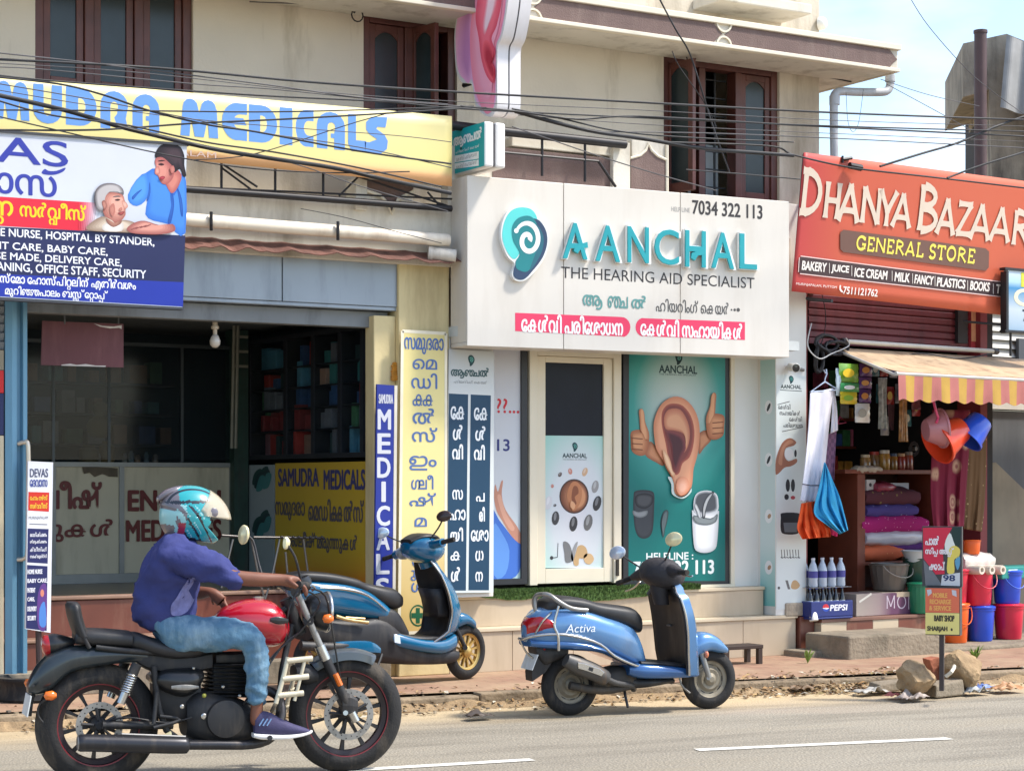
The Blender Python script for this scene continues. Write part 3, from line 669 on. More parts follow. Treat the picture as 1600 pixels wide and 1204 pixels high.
# ---- yellow pharmacy banner
BN = PL(0,13.42)
bp = [(-330,89),(709,182),(703,292),(640,287),(500,271),(-330,196)]
T = thing('banner','long pale yellow banner with large blue lettering and an orange lower edge','banner',tuple(BN.P(300,240)))
mb = MB().m(grad_mat('banner_print',[(0,(226,170,116)),(.13,(230,176,124)),(.20,(230,204,140)),(.27,(228,214,142)),(1,(230,216,154))]))
def bsheet(i,j):
    x = lerp(-330,706,i);t = lerp(89,182,(x+330)/1039);b_ = lerp(187,291,(x+330)/1033);p = BN.P(x,lerp(b_,t,j));return p+Vector((0,.001*sin(i*23)*sin(j*3.1)+.0003*sin(i*71),0))
mb.sheet(bsheet,80,6);mb.ob('sheet',T,solid=.004,smooth=60)
BLU = prt((104,150,214));mbl = MB();YW = prt((229,215,150))
def gl(name,x0,x1,yt,yb):
    """heavy rounded display letters"""
    def u(p): return [(lerp(x0,x1,a),lerp(yb,yt,c)+ (lerp(x0,x1,a)-(x0+x1)/2)*.09) for a,c in p]
    def put(p,m=BLU,o=.008): mbl.m(m);mbl.poly(BN,u(p),o)
    R = lambda cx,cy,rx,ry,a,b,n=8: arc(cx,cy,rx,ry,a,b,n)
    if name == 'A':
        put([(0,0),(.38,0),(.38,.55)]+R(.52,.6,.14,.12,180,0,6)+[(.62,.42),(.5,.42),(.5,.30),(.62,.30),(.62,0),(1,0),(1,.6)]+R(.5,.62,.5,.38,0,180))
    if name == 'R':
        put([(0,0),(.36,0),(.36,.55)]+R(.5,.6,.14,.12,180,0,6)+[(.60,.40),(.5,.3),(.64,0),(1,0),(.92,.3),(1,.6)]+R(.5,.62,.5,.38,0,180))
    if name == 'M':
        put([(0,0),(.24,0),(.28,.5),(.38,0),(.62,0),(.72,.5),(.76,0),(1,0),(.96,.75)]+R(.74,.78,.2,.22,0,180,6)+[(.5,.62)]+R(.26,.78,.2,.22,0,180,6))
    if name == 'U': put([(0,1),(.36,1),(.36,.34)]+R(.5,.32,.13,.14,180,360,6)+[(.64,1),(1,1),(1,.34)]+R(.5,.34,.5,.36,0,-180))
    if name == 'D': put([(0,0),(0,1)]+R(.45,.5,.55,.5,90,-90,12));put([(.4,.28),(.4,.72)]+R(.48,.5,.16,.22,90,-90,6),YW,.0088)
    if name == 'I': put([(0,0),(1,0),(1,1),(0,1)])
    if name in 'CE':
        put(R(.6,.5,.6,.5,80,280,14)+[(1,0),(1,.3)]+R(.72,.5,.26,.2,265,95,8)+[(1,.7),(1,1)])
        if name == 'E': put([(.3,.42),(.98,.42),(.85,.6),(.3,.6)],BLU,.0084)
    if name == 'L': put([(0,.2),(0,1),(.44,1),(.44,.3),(1,.3),(.95,0),(.2,0)])
    if name == 'S': put([(.98,1),(.3,.98),(.06,.82),(.06,.62),(.2,.5),(.55,.38),(.2,.28),(.0,.28),(.02,0),(.7,0),(.96,.14),(1,.36),(.86,.52),(.5,.66),(.55,.72),(.9,.72)])
for nm,x0,x1 in (('S',-98,-62),('A',-55,-12),('M',-8,46),('U',52,97),('D',103,151),('R',157,200),('A',207,249),('M',282,341),('E',347,386),('D',389,433),('I',437,457),('C',462,490),('A',495,539),('L',544,572),('S',570,606)):
    c = (x0+x1)/2;gl(nm,x0,x1,127+(c-20)*.0965,187+(c-20)*.0925)
mbl.ob('lettering',T)
mb = MB().m(prt((196,172,160)));mb.text('MURINJAPALAM',BN,175,231,338,243,.013);mb.ob('small_print',T)
# ---- home nursing billboard
DB = PL(0,13.2)
T = thing('billboard','home nursing billboard with a nurse and an elderly patient, white red and blue','billboard',tuple(DB.P(140,480)))
mb = MB().m(prt((204,208,217)));mb.poly(DB,[(-340,183),(292,228),(285,480),(-340,445)],0,-.05);mb.ob('panel',T)
mb = MB().m(prt((36,42,84)));mb.poly(DB,[(-340,338),(289.5,368),(287,441),(-340,413)],.0008)
mb.m(prt((34,54,160)));mb.poly(DB,[(-340,413),(287,441),(286,479),(-340,444)],.0012);mb.ob('blue_panel',T)
mb = MB().m(prt((218,40,62)));mb.poly(DB,[(-340,285),(120,315),(120,360),(-340,333)],.0016)
for k in range(10):
    mb.m(prt(tuple(round(v) for v in mixc((218,40,62),(226,220,228),k/9))));x = 120+k*3.6;mb.poly(DB,[(x,315+k*.22),(x+3.6,315.2+k*.22),(x+3.2-k,360.4),(x-k,360)],.0016)
mb.ob('red_band',T)
mb = MB().m(prt((52,62,158)))
mb.text('DEVAS',DB,-196,209,106,249,.0022,bold=.018);mb.text('േദവാസ',DB,-128,268,88,300,.0022,bold=.03,mal=True)
mb.poly(DB,smoothpts([(65,270),(70,264),(76,267),(88,267),(102,262),(99,268),(86,273),(72,273)],3),.003)
mb.ob('heading',T)
mb = MB().m(prt((250,206,40)));mb.text('{ന/റ}',DB,-14,314,20,350,.0028,bold=.02,mal=True);mb.text('സർ{വ/വ}ീസ്',DB,31,317,134,351,.0028,bold=.022,mal=True);mb.text('ഹോം',DB,-120,302,-30,338,.0028,bold=.02,mal=True);mb.ob('red_band_lettering',T)
mb = MB().m(prt((238,238,242)))
for t,x0,y0,x1,y1 in (('HOME NURSE, HOSPITAL BY STANDER,',-38,363,241,377),('PATIENT CARE, BABY CARE,',-58,381,168,394),('HOUSE MADE, DELIVERY CARE,',-45,398,190,411),('CLEANING, OFFICE STAFF, SECURITY',-32,415,228,430)):
    mb.text(t,DB,x0,y0,x1,y1,.0022,bold=.022)
mb.text('േകാസ്േമാ േഹാസ്പി{റ/റ}ലിന് എതിർവശം',DB,-28,431,212,452,.0022,bold=.02,mal=True);mb.text('മുറി{ഞഞ}പാലം ബ{സ/സ}്േ{റ/റ}ാ{പ/പ}്',DB,8,450,168,469,.0022,bold=.02,mal=True);mb.ob('lettering',T)
# the printed picture: nurse bending to an elderly patient
mb = MB();o = .0018
def tn(ca,cb,pts,k=.45,dx=0,dy=0,n=6,sm=3):
    global o
    A_ = smoothpts(pts,sm);cx = sum(p[0] for p in pts)/len(pts);cy = sum(p[1] for p in pts)/len(pts)
    o = tone(mb,DB,A_,[(cx+(x-cx)*k+dx,cy+(y-cy)*k+dy) for x,y in A_],ca,cb,o,n,.00016)
tn((56,116,204),(70,136,218),[(228,270),(250,264),(262,284),(284,271),(291,286),(290,364),(274,363),(262,350),(240,345),(227,335),(231,308)],.8,3,-3,sm=2)
tn((62,124,210),(80,148,226),[(229,270),(213,281),(200,304),(203,317),(214,322),(227,314),(233,296)],.7,-1,-3,sm=2)
tn((44,98,184),(54,112,200),[(256,274),(262,288),(271,300),(280,286),(284,276),(278,296),(272,306),(264,298)],.7,n=3,sm=1)
for q in ([(206,308),(214,300),(222,296),(215,304),(208,312)],[(229,312),(232,300),(234,284),(235,300),(231,314)],[(262,346),(268,320),(266,300),(270,302),(272,322),(267,348)],[(276,290),(284,310),(286,336),(283,336),(280,312)]): tn((34,82,166),(44,96,180),q,.5,n=3)
tn((176,96,92),(206,130,116),[(254,276),(270,262),(284,274),(277,294),(268,302),(260,290)],.5)
tn((30,24,30),(70,54,60),[(242,242),(250,228),(266,224),(281,229),(288,243),(288,258),(291,274),(286,276),(281,264),(271,270),(256,258),(246,250)],.4,4,-6)
tn((172,96,92),(214,142,128),[(244,247),(254,246),(264,254),(271,263),(271,276),(264,286),(256,288),(250,283),(247,275),(242,271),(244,262),(242,254)],.5,-3,0)
tn((190,116,106),(224,158,142),[(243,262),(248,260),(250,270),(246,273),(242,271)],.4,n=4)
tn((70,36,40),(60,30,34),[(247,257),(252,255),(257,257),(252,259)],.5,n=2);tn((60,34,36),(50,30,32),[(246,252),(252,250),(258,251),(252,252.4)],.5,n=2)
tn((150,50,62),(180,70,80),[(249,278),(254,275),(258,277),(254,281)],.5,n=3);tn((186,112,104),(196,124,112),[(266,262),(271,259),(273,267),(268,271)],.5,n=3)
tn((110,104,108),(190,184,184),[(147,312),(150,296),(162,287),(180,287),(192,295),(192,306),(178,304),(164,312),(158,326),(151,324)],.5,2,-4)
tn((170,104,92),(226,168,150),[(158,312),(166,301),(182,301),(192,305),(195,314),(199,322),(196,328),(196,336),(189,345),(178,349),(166,341),(160,327)],.5,4,-4)
tn((200,140,124),(232,180,162),[(190,314),(197,316),(200,323),(194,326)],.4,n=4)
tn((90,56,54),(70,44,44),[(179,312.5),(184,310.5),(188,312),(184,314)],.5,n=2);tn((110,96,94),(130,116,112),[(176,308),(183,305.5),(189,307),(183,308)],.5,n=2)
tn((118,112,114),(186,180,180),[(150,322),(149,302),(158,291),(172,287),(187,290),(193,301),(186,299),(174,299),(167,304),(163,313),(161,328),(155,330)],.8,0,-1)
tn((140,56,58),(170,84,80),[(184,333),(191,330.5),(195,331),(190,336)],.5,n=3)
for q in ([(172,322),(178,318),(180,330),(176,338),(172,332)],[(186,326),(190,324),(191,328),(187,330)]): tn((186,118,104),(196,130,114),q,.5,n=2)
tn((150,94,84),(190,130,114),[(159,316),(164,313),(167,322),(163,328)],.5,n=4)
tn((150,126,108),(214,196,176),[(136,359),(146,345),(164,338),(178,350),(192,344),(206,346),(216,352),(224,362),(186,363)],.5,0,-1)
tn((206,198,190),(240,236,230),[(160,353),(170,347),(180,353),(192,348),(190,361),(164,361)],.5)
tn((140,96,84),(176,124,106),[(166,341),(180,349),(190,344),(188,350),(177,355),(168,349)],.5,n=4)
tn((160,92,86),(220,154,138),[(198,357),(210,348),(226,345),(250,352),(270,350),(273,361),(252,366),(226,366),(206,364)],.5,0,-2)
for k in range(4): tn((140,76,72),(150,84,80),[(205+k*7,358-k*1.4),(214+k*7,354.5-k*1.4),(214.6+k*7,355.6-k*1.4),(206+k*7,359.2-k*1.4)],.6,n=2)
mb.ob('nurse_picture',T)
mb = MB().m(STEEL);mb.poly(DB,[(-345,178),(296,224),(296,228),(-345,182)],.012,-.06);mb.poly(DB,[(-345,446),(287,480),(287,484),(-345,450)],.012,-.06);mb.ob('frame',T)
# ---- vertical yellow panel on the pillar
VP = PL(0,13.6)
T = thing('vertical_sign','tall narrow yellow signboard with blue letters running down the pillar','sign',tuple(VP.P(662,985)))
mb = MB().m(grad_mat('yellow_panel_print',[(0,(214,176,108)),(.05,(212,180,112)),(.22,(220,192,130)),(.33,(232,212,146)),(.7,(236,220,150)),(1,(222,206,140))]));mb.poly(VP,[(630,518),(696,521.5),(696,985),(624,989)],0,-.012);mb.ob('panel',T)
mb = MB().m(mt((232,222,196),.5))
lines(mb,VP,((629,517,697,521),(697,521,697,985),(626,989,697,985),(629,517,624,989)),.025,.003);mb.ob('border',T)
mb = MB().m(prt((84,112,166)))
mb.text('സമുദരാ',VP,632,528,693,553,.004,bold=.022,mal=True)
for t,x0,y0,x1,y1,ml in (('െമ',645,561,683,577,1),('ഡി',643,583,683,607,1),('{കക}',645,616,679,634,1),('ൽ',645,638,680,662,1),('സ്',644,668,683,690,1),('ഇം',640,712,682,734,1),('{ഗല}ീ',643,742,677,764,1),('ഷ്',640,770,681,790,1),('മ',648,808,667,822,1),('രു',644,838,676,862,1),('{നന}',644,868,676,884,1),('ുക',642,890,676,906,1),('ൾ',643,904,664,924,1)):
    mb.text(t,VP,x0,y0,x1,y1,.004,bold=.022,mal=bool(ml))
mb.ob('lettering',T)
mb = MB().m(prt((28,92,58)));q = [(cos(t),sin(t)) for t in (2*pi*k/28 for k in range(28))]
for k in range(28):
    a,b = q[k],q[(k+1) % 28];mb.poly(VP,[(653+13*a[0],961+17*a[1]),(653+13*b[0],961+17*b[1]),(653+11*b[0],961+14.6*b[1]),(653+11*a[0],961+14.6*a[1])],.004)
mb.poly(VP,[(650,949),(656,949),(656,957),(663,957),(663,965),(656,965),(656,973),(650,973),(650,965),(643,965),(643,957),(650,957)],.005);mb.ob('green_cross',T)
# ---- blue MEDICALS sign at the edge of the opening
VB = PL(0,13.58)
T = thing('vertical_sign','narrow royal blue sign with white capital letters stacked down the shop edge','sign',tuple(VB.P(603,930)))
mb = MB().m(prt((38,52,140)));mb.poly(VB,[(589,600),(616,602),(613,935),(585,936)],0,-.02);mb.m(mt((214,206,190),.5));mb.poly(VB,[(616.5,602),(621,602),(618,935),(613.5,935)],.001,-.04);mb.ob('panel',T)
mb = MB().m(prt((206,206,214)))
for k,ch in enumerate('MEDICALS'):
    y = 640+k*37.6;x = 591-k*.4;mb.text(ch,VB,(x if ch != 'I' else x+7),y,(x+19 if ch != 'I' else x+12),y+30,.003,bold=.04)
mb.text('SAMUDRA',VB,592,616,614,630,.003,bold=.03);mb.ob('lettering',T)
# ---- orange ornament on the jamb
mb = MB().m(mt((196,130,40),.5,var=.3,sc=30));VJ = PL(0,13.69)
for k in range(7): mb.ell(VJ,617,568+k*4,3.4+2*abs(sin(k*1.7)),2.6,.012+.002*k,10,o0=.0)
mb.ob('ornament',loc=tuple(VJ.P(617,590)),label='small orange ornament hanging on the yellow door jamb',cat='ornament')
# ---- hearing shop: main white signboard
AS = PL(7.615,13.34,-3)
T = thing('shop_sign','large white box signboard with raised teal letters and a teal ear emblem','sign',tuple(AS.P(965,548)))
ACP = mt((216,209,198),.4,var=.025,sc=1.2,grime=((196,186,172),.5,1.6),name='white_cladding')
xe = [AS.uv(p,400)[0] for p in (730,880.5,1063,1233)];zl = AS.uv(965,548.5)[1];zh = AS.uv(965,293)[1]
mb = MB().m(ACP)
for k in range(3): mb.ubox(AS,xe[k]+(.003 if k else 0),zl,xe[k+1]-(.003 if k < 2 else 0),zh,-.02,0)
mb.ubox(AS,xe[0],zl,xe[3],zl+.03,-.29,-.021);mb.ubox(AS,xe[0],zl+.031,xe[0]+.03,zh,-.29,-.021);mb.ubox(AS,xe[3]-.03,zl+.031,xe[3],zh,-.29,-.021);mb.ubox(AS,xe[0]+.031,zh-.03,xe[3]-.031,zh,-.29,-.021)
mb.ob('cabinet',T,bevel=.004)
mb = MB().m(mt((150,144,134),.8));mb.ubox(AS,xe[0]+.03,zl+.03,xe[3]-.03,zh-.03,-.035,-.022);mb.ob('backing',T)
TEAL = mt((20,156,164),.35,var=.03,name='teal_acrylic');WAC = mt((232,232,228),.35,var=.02,name='white_acrylic')
mb = MB();mw = MB().m(WAC)
def raised(t,x0,y0,x1,y1):
    mw.text(t,AS,x0-1.5,y0-1.5,x1+1.5,y1+1.5,.021,deep=.038,bold=.02);mb.m(TEAL);mb.text(t,AS,x0,y0,x1,y1,.046,deep=.012,bold=.012)
for ch,x0,y0,x1,y1 in (('A',880,349,917,404),('A',931,353,968,408),('N',981,355,1013,410),('C',1023,359,1060,413),('H',1071,361,1102,417),('A',1112,364,1146,419),('L',1156,366,1182,420)): raised(ch,x0,y0,x1,y1)
for dx,dy in ((0,0),(183,11)):
    mb.m(TEAL);mb.poly(AS,[(898+dx,384+dy),(918+dx,378+dy),(919+dx,387+dy),(908+dx,388+dy),(903+dx,396+dy),(897+dx,392+dy)],.0535,.02)
mw.ob('letter_returns',T);mb.ob('letters',T)
mb = MB().m(prt((58,54,54)))
mb.text('THE HEARING AID SPECIALIST',AS,877,425,1179,442.5,.003);mb.text('7034 322 113',AS,1082,317,1191,338,.003,bold=.03)
mb.m(prt((150,146,142)));mb.text('HELP LINE',AS,1049,324,1078,331,.003)
mb.m(prt((84,82,80)));mb.text('ഹിയറിംഗ് െകയർ',AS,1025,469,1139,489,.003,bold=.01,mal=True)
for x,r in ((1143,1.4),(1148,2),(1153.5,2.8)): mb.ell(AS,x,484,r,r*1.1,.003,12)
mb.ob('lettering',T)
mb = MB().m(prt((98,150,146)));mb.text('ആ',AS,911,461,941,483,.006,bold=.028,mal=True);mb.text('{ഞച}',AS,950,463,981,481,.006,bold=.028,mal=True);mb.text('ൽ',AS,987,462,1010,482,.006,bold=.028,mal=True);mb.ob('malayalam_name',T)
mb = MB().m(prt((226,62,98)))
mb.poly(AS,[(805,488.5),(970,495)]+[(971+14*sin(t),511-16*cos(t)) for t in (pi*k/10 for k in range(1,10))]+[(970,525.5),(805,517)],.003)
mb.poly(AS,[(1164,503),(1164,531),(1007,525)]+[(1007-14*sin(t),511+15*cos(t)) for t in (pi*k/10 for k in range(1,10))]+[(1007,497)],.003)
mb.m(prt((240,236,236)));mb.text('േകൾവി പരിേശാധന',AS,815,493,973,521,.005,bold=.03,mal=True);mb.text('േകൾവി സഹായികൾ',AS,1001,501,1160,527,.005,bold=.03,mal=True);mb.ob('pink_labels',T)
# emblem
mb = MB();lo = [(800,340)]
mb.m(WAC);mb.poly(AS,smoothpts([(783,372),(786,345),(796,328),(812,321),(832,325),(843,338),(856,360),(857,382),(850,404),(836,424),(820,438),(806,438),(800,428),(804,412),(793,400)],5),.04,.0)
def em(c,pts,oo): mb.m(mt(c,.35,var=.03));mb.poly(AS,smoothpts(pts,5),oo)
em((88,206,200),[(785,372),(788,347),(798,330),(813,324),(830,327),(839,340),(838,358),(820,380),(806,404),(794,396)],.042)
em((40,62,92),[(828,342),(842,344),(853,360),(855,380),(848,402),(834,421),(819,436),(806,435),(802,426),(808,410),(830,396),(838,372),(832,354)],.043)
em((14,124,128),[(800,356),(808,342),(824,337),(836,344),(842,364),(842,386),(836,406),(824,424),(808,420),(806,408),(812,396),(802,376)],.044)
em((30,96,112),[(838,350),(849,368),(847,392),(834,416),(828,420),(838,392),(842,372)],.0445)
sp = [(825+(21-t*1.55)*cos(radians(-150+t*44)),375+(29-t*2.15)*sin(radians(-150+t*44))) for t in [k*.5 for k in range(0,25)]]
mb.m(prt((236,240,238)))
s3 = smoothpts(sp,4,False);ra,rb = [],[]
for k in range(len(s3)):
    a,b = s3[max(0,k-1)],s3[min(len(s3)-1,k+1)];dx,dy = b[0]-a[0],b[1]-a[1];n_ = hypot(dx,dy);r = 3.6*min(1,.55+k/30)
    ra.append(AS.P(s3[k][0]-dy/n_*r,s3[k][1]+dx/n_*r*1.1,.0455));rb.append(AS.P(s3[k][0]+dy/n_*r,s3[k][1]-dx/n_*r*1.1,.0455))
mb.loft([ra,rb],caps=False,closed=False)
mb.ell(AS,*sp[0],3.6,4,.0456,12)
mb.ob('ear_emblem',T)
# ---- projecting ear shaped light box
EP = PL(7.80,13.4,-90)
fo = smoothpts([(748,-150),(722,-90),(717,-40),(718,0),(711,43),(710,70),(713,111),(722,129),(737,132),(743,164),(754,178),(767,182),(776,170),(777,140),(777,100),(778,72),(785,56),(793,10),(796,-40),(790,-110),(772,-150)],4)
fo = [(x,y) for x,y in fo]
T = thing('ear_sign','big pink ear shaped light box projecting from the wall above the white signboard','sign',tuple(EP.P(760,182)))
def slab(mb,o1,o0,k=1.0):
    c0 = (752,20);pts = [EP.uv(c0[0]+(x-c0[0])*k,c0[1]+(y-c0[1])*k,0) for x,y in fo]
    mb.prism([EP.at(u,v,o1) for u,v in pts][::-1],[EP.at(u,v,o0) for u,v in pts][::-1])
mb = MB().m(mt((226,222,222),.4,var=.03,sc=3,grime=((190,182,178),.4,3)));slab(mb,0,-.098);slab(mb,-.112,-.21);mb.ob('casing',T,smooth=35)
mb = MB().m(mt((70,68,72),.5));slab(mb,-.0985,-.1115,.985);mb.ob('seam',T)
mb = MB();c0 = (752,20)
def sc_(k,dx=0): return [(c0[0]+dx+(x-c0[0])*k,c0[1]+(y-c0[1])*k) for x,y in fo]
mb.m(prt((247,186,225)));mb.poly(EP,sc_(.94,-.5),.002)
S = lambda p: smoothpts(p,5)
e = tone(mb,EP,S([(744,-120),(722,-60),(722,0),(716,48),(716,96),(724,122),(734,128),(738,90),(736,40),(741,0),(750,-60)]),S([(742,-80),(732,-40),(731,0),(726,48),(725,90),(728,108),(731,110),(733,80),(732,40),(735,0),(740,-50)]),(243,177,221),(208,142,197),.003,8)
e = tone(mb,EP,S([(760,-120),(744,-40),(741,0),(735,45),(735,90),(742,140),(756,174),(766,176),(772,160),(774,110),(775,72),(782,50),(789,10),(791,-50),(782,-110)]),S([(764,-90),(750,-30),(748,10),(744,50),(746,94),(752,128),(760,150),(764,152),(768,140),(770,104),(771,70),(777,48),(783,10),(784,-40),(776,-90)]),(255,150,177),(255,175,199),e,8)
e = tone(mb,EP,S([(752,-40),(746,0),(743,30),(748,60),(752,92),(760,118),(771,130),(774,110),(770,96),(774,80),(768,60),(776,40),(784,0),(780,-40)]),S([(758,-30),(756,0),(752,30),(754,60),(757,90),(763,108),(769,122),(770,106),(766,96),(769,80),(764,60),(770,40),(776,0),(772,-30)]),(236,91,115),(255,120,139),e,8)
e = tone(mb,EP,S([(764,-30),(758,10),(754,40),(757,56),(764,40),(774,14),(780,-20)]),S([(767,-20),(762,10),(758,38),(759,46),(764,34),(770,12),(774,-14)]),(255,131,150),(255,221,230),e,7)
e = tone(mb,EP,S([(756,66),(754,84),(760,106),(770,124),(772,108),(768,98),(771,88),(768,74),(762,64)]),S([(760,82),(760,92),(764,106),(770,118),(770,108),(767,100),(769,92),(766,84),(763,80)]),(254,109,124),(197,58,78),e,8)
mb.ob('ear_print',T)
mb = MB().m(DKM);ja = EP.P(764,120,-.1);mb.tube([Vector((7.9,13.9,ja.z)),Vector((7.9,13.5,ja.z))],.02,8);mb.tube([Vector((7.9,13.9,ja.z+.8)),Vector((7.9,13.5,ja.z+.8))],.02,8);mb.ob('bracket',T)
TB = PL(7.66,13.4,-90)
T = thing('lightbox_sign','small teal light box with white lettering under the pink ear sign','sign',tuple(TB.P(731,270)))
q = [TB.uv(*p) for p in ((705,205),(757,192),(757,264),(705,271))];q = [(q[0][0],q[1][1]-.01),(q[1][0],q[1][1]-.01),(q[1][0],q[2][1]),(q[0][0],q[2][1])]
q = [TB.uv(705,0)[0],TB.uv(757,0)[0],TB.uv(731,267.5)[1],TB.uv(731,197)[1]]
mb = MB().m(mt((232,228,222),.4,var=.03));mb.ubox(TB,q[0],q[2],q[1],q[3],-.085,0);mb.ubox(TB,q[0],q[2],q[1],q[3],-.19,-.1);mb.ob('casing',T,bevel=.018)
mb = MB().m(mt((70,68,72),.5));mb.ubox(TB,q[0]+.012,q[2]+.012,q[1]-.012,q[3]-.012,-.0995,-.0855);mb.ob('seam',T)
mb = MB().m(prt((16,158,164)));mb.ubox(TB,q[0]+.004,q[2]+.006,q[1]-.004,q[3]-.006,.0005,.001)
mb.m(prt((232,236,236)));mb.text('ആ{ഞച}ൽ',TB,709,205,753,226,.0045,bold=.04,mal=True);mb.text('ഹിയറിംഗ് െകയർ',TB,712,230,749,235,.0045,mal=True)
mb.poly(TB,[(710,243.5),(748,236.5),(748,248),(710,254)],.004);mb.poly(TB,[(710,255.5),(748,249.5),(748,259),(710,264)],.004)
mb.m(prt((120,130,134)));mb.text('േകൾവി പരിേശാധന',TB,713,241,745,248,.0052,mal=True);mb.text('േകൾവി സഹായികൾ',TB,713,253,745,260,.0052,mal=True);mb.ob('print',T)
# ---- white board with two dark blue strips
LB = PL(0,13.62)
T = thing('vertical_sign','white board with two dark blue strips of stacked white letters beside the poster window','sign',tuple(LB.P(735,925)))
mb = MB().m(grad_mat('grey_white_print',[(0,(214,222,218)),(.8,(214,216,212)),(1,(178,182,182))]));mb.poly(LB,[(701,545),(772,549),(771,925),(699,926)],0,-.014);mb.ob('board',T)
mb = MB().m(prt((30,66,92)));mb.poly(LB,[(701.5,614.5),(731.5,616),(728,922),(698.5,922)],.002);mb.poly(LB,[(735.5,616),(767,617.5),(764,921.5),(732,921.5)],.002)
mb.m(prt((236,238,238)))
for k,(t,x0,y0,x1,y1) in enumerate((('േക',704.5,635,727,655),('ൾ',708,664,723,687),('വി',707,694,723,717),('സ',707,765,723,780),('ഹാ',703,796,727,812),('യി',704,824,723,845),('ക',704,861,721,875),('ൾ',705,886,719,908),('േക',741,637,763,656),('ൾ',743,666,759,688),('വി',741,695,757,718),('പ',744,770,757,783),('രി',749,792,757,814),('േശാ',736,828,763,845),('ധ',743,860,755,876),('ന',743,893,754,908))):
    mb.text(t,LB,x0,y0,x1,y1,.004,bold=.032,mal=True)
mb.ob('blue_strips',T)
def emblem(mb,pl,cx,cy,h,off,c=(24,66,70)):
    k = h/116
    f = lambda p: [(cx+(x-820)*k,cy+(y-380)*k) for x,y in p]
    mb.m(prt(c));mb.poly(pl,smoothpts(f([(790,356),(798,334),(820,324),(842,338),(855,362),(855,384),(846,406),(826,432),(808,436),(806,412),(798,392)]),4),off)
    mb.m(prt((96,170,158)))
    s2 = f(sp)
    for i in range(0,len(s2)-2,2):
        a,b = s2[i],s2[i+2];dx,dy = b[0]-a[0],b[1]-a[1];n_ = hypot(dx,dy)+1e-6;r = 3.6*k;mb.poly(pl,[(a[0]-dy/n_*r,a[1]+dx/n_*r),(b[0]-dy/n_*r,b[1]+dx/n_*r),(b[0]+dy/n_*r,b[1]-dx/n_*r),(a[0]+dy/n_*r,a[1]-dx/n_*r)],off+.0006+i*.00002)
mb = MB();emblem(mb,LB,736,563,18,.003);mb.m(prt((56,84,84)));mb.text('ആ{ഞച}ൽ',LB,705,574,764,591,.003,bold=.03,mal=True);mb.m(prt((120,120,120)));mb.text('ഹിയറിംഗ് െകയർ',LB,709,594,761,599,.003,mal=True);mb.ob('emblem_print',T)
# ---- window left of the door with a poster
DKF = mt((36,38,42),.45,var=.1)
mb = MB().m(grad_mat('poster_print',[(0,(176,204,204)),(.3,(206,212,216)),(1,(196,196,202))]))
x0 = A.uv(771,700)[0]
PW = PL(*RC.at(0,0,.03).xy)
wl_ = MB().m(mt((196,194,190),.5));
mb.poly(PW,[(760,540),(822,540),(822,903),(760,903)],.0,-.01);po = mb.ob('window_poster',HS)
mb = MB().m(prt((200,40,52)));mb.text('??...',PW,777,623,811,645,.002,bold=.02);mb.m(prt((52,58,120)));mb.text('113',PW,764,686,796,704,.002,bold=.03);mb.ob('lettering',po)
mb = MB();mb.m(prt((66,112,196)));mb.poly(PW,smoothpts([(768,800),(780,812),(800,838),(815,852),(815,872),(806,900),(766,902)],3),.002);mb.m(prt((96,146,216)));mb.poly(PW,smoothpts([(771,820),(784,832),(796,860),(790,896),(772,898)],3),.003)
mb.m(prt((196,140,118)));mb.poly(PW,smoothpts([(774,756),(778,768),(783,752),(786,752),(784,772),(790,796),(808,822),(815,838),(815,850),(800,838),(784,812),(776,798),(772,776)],3),.004);mb.m(prt((216,164,140)));mb.poly(PW,smoothpts([(777,776),(783,774),(790,800),(804,824),(798,828),(786,808)],3),.005);mb.ob('raised_arm_picture',po)
mb = MB().m(DKF);mb.pbox(PW,815,540,824,912,-.05,.02);mb.pbox(PW,760,904,815,913,-.05,.02);mb.ob('window_frame',HS)
# ---- door
DR = PL(*RC.at(0,0,.04).xy)
x0,zb,x1,zt_ = DR.rect(826,912,969,546)
mb = MB().m(FRM);f = .075
mb.ubox(DR,x0,zb,x0+f,zt_,-.06,.02);mb.ubox(DR,x1-f,zb,x1,zt_,-.06,.02);mb.ubox(DR,x0+f,zt_-f*.8,x1-f,zt_,-.06,.02);dfm = mb.ob('door_frame',HS,bevel=.004)
f += .004
mb = MB().m(FRM);g = .085
mb.ubox(DR,x0+f,zb+.01,x0+f+g,zt_-f*.8,-.05,.0);mb.ubox(DR,x1-f-g,zb+.01,x1-f,zt_-f*.8,-.05,.0);mb.ubox(DR,x0+f+g,zb+.01,x1-f-g,zb+.13,-.05,.0);mb.ubox(DR,x0+f+g,zt_-f*.8-.05,x1-f-g,zt_-f*.8,-.05,.0);door = mb.ob('door',HS,bevel=.004)
NAVY = mt((18,23,36),.3,var=.2,sc=3,spec=.18,name='dark_glass')
mb = MB().m(NAVY);mb.ubox(DR,x0+f+g,zb+.13,x1-f-g,zt_-f*.8-.05,-.03,-.02);mb.ob('glass',door)
mb = MB().m(grad_mat('door_poster_print',[(0,(186,222,214)),(.32,(206,216,216)),(1,(222,220,224))],radial=(.5,.5,.5,.55)))
mb.m(grad_mat('door_poster_print2',[(0,(220,218,222)),(.55,(208,214,216)),(1,(160,206,194))],radial=(.55,.42,.62,.72)))
mb.poly(DR,[(840,680),(953,681),(953,887),(838,887)],-.016,-.019);dp = mb.ob('door_poster',door)
mb = MB();o2 = -.0155
emblem(mb,DR,898,698,15,o2);mb.m(prt((44,66,66)));mb.text('AANCHAL',DR,879,708,917,715,o2,bold=.04);mb.text('THE HEARING AID SPECIALIST',DR,879,716.6,917,718.6,o2)
mb.m(prt((70,50,44)));mb.ell(DR,897,775,23,27,o2,32)
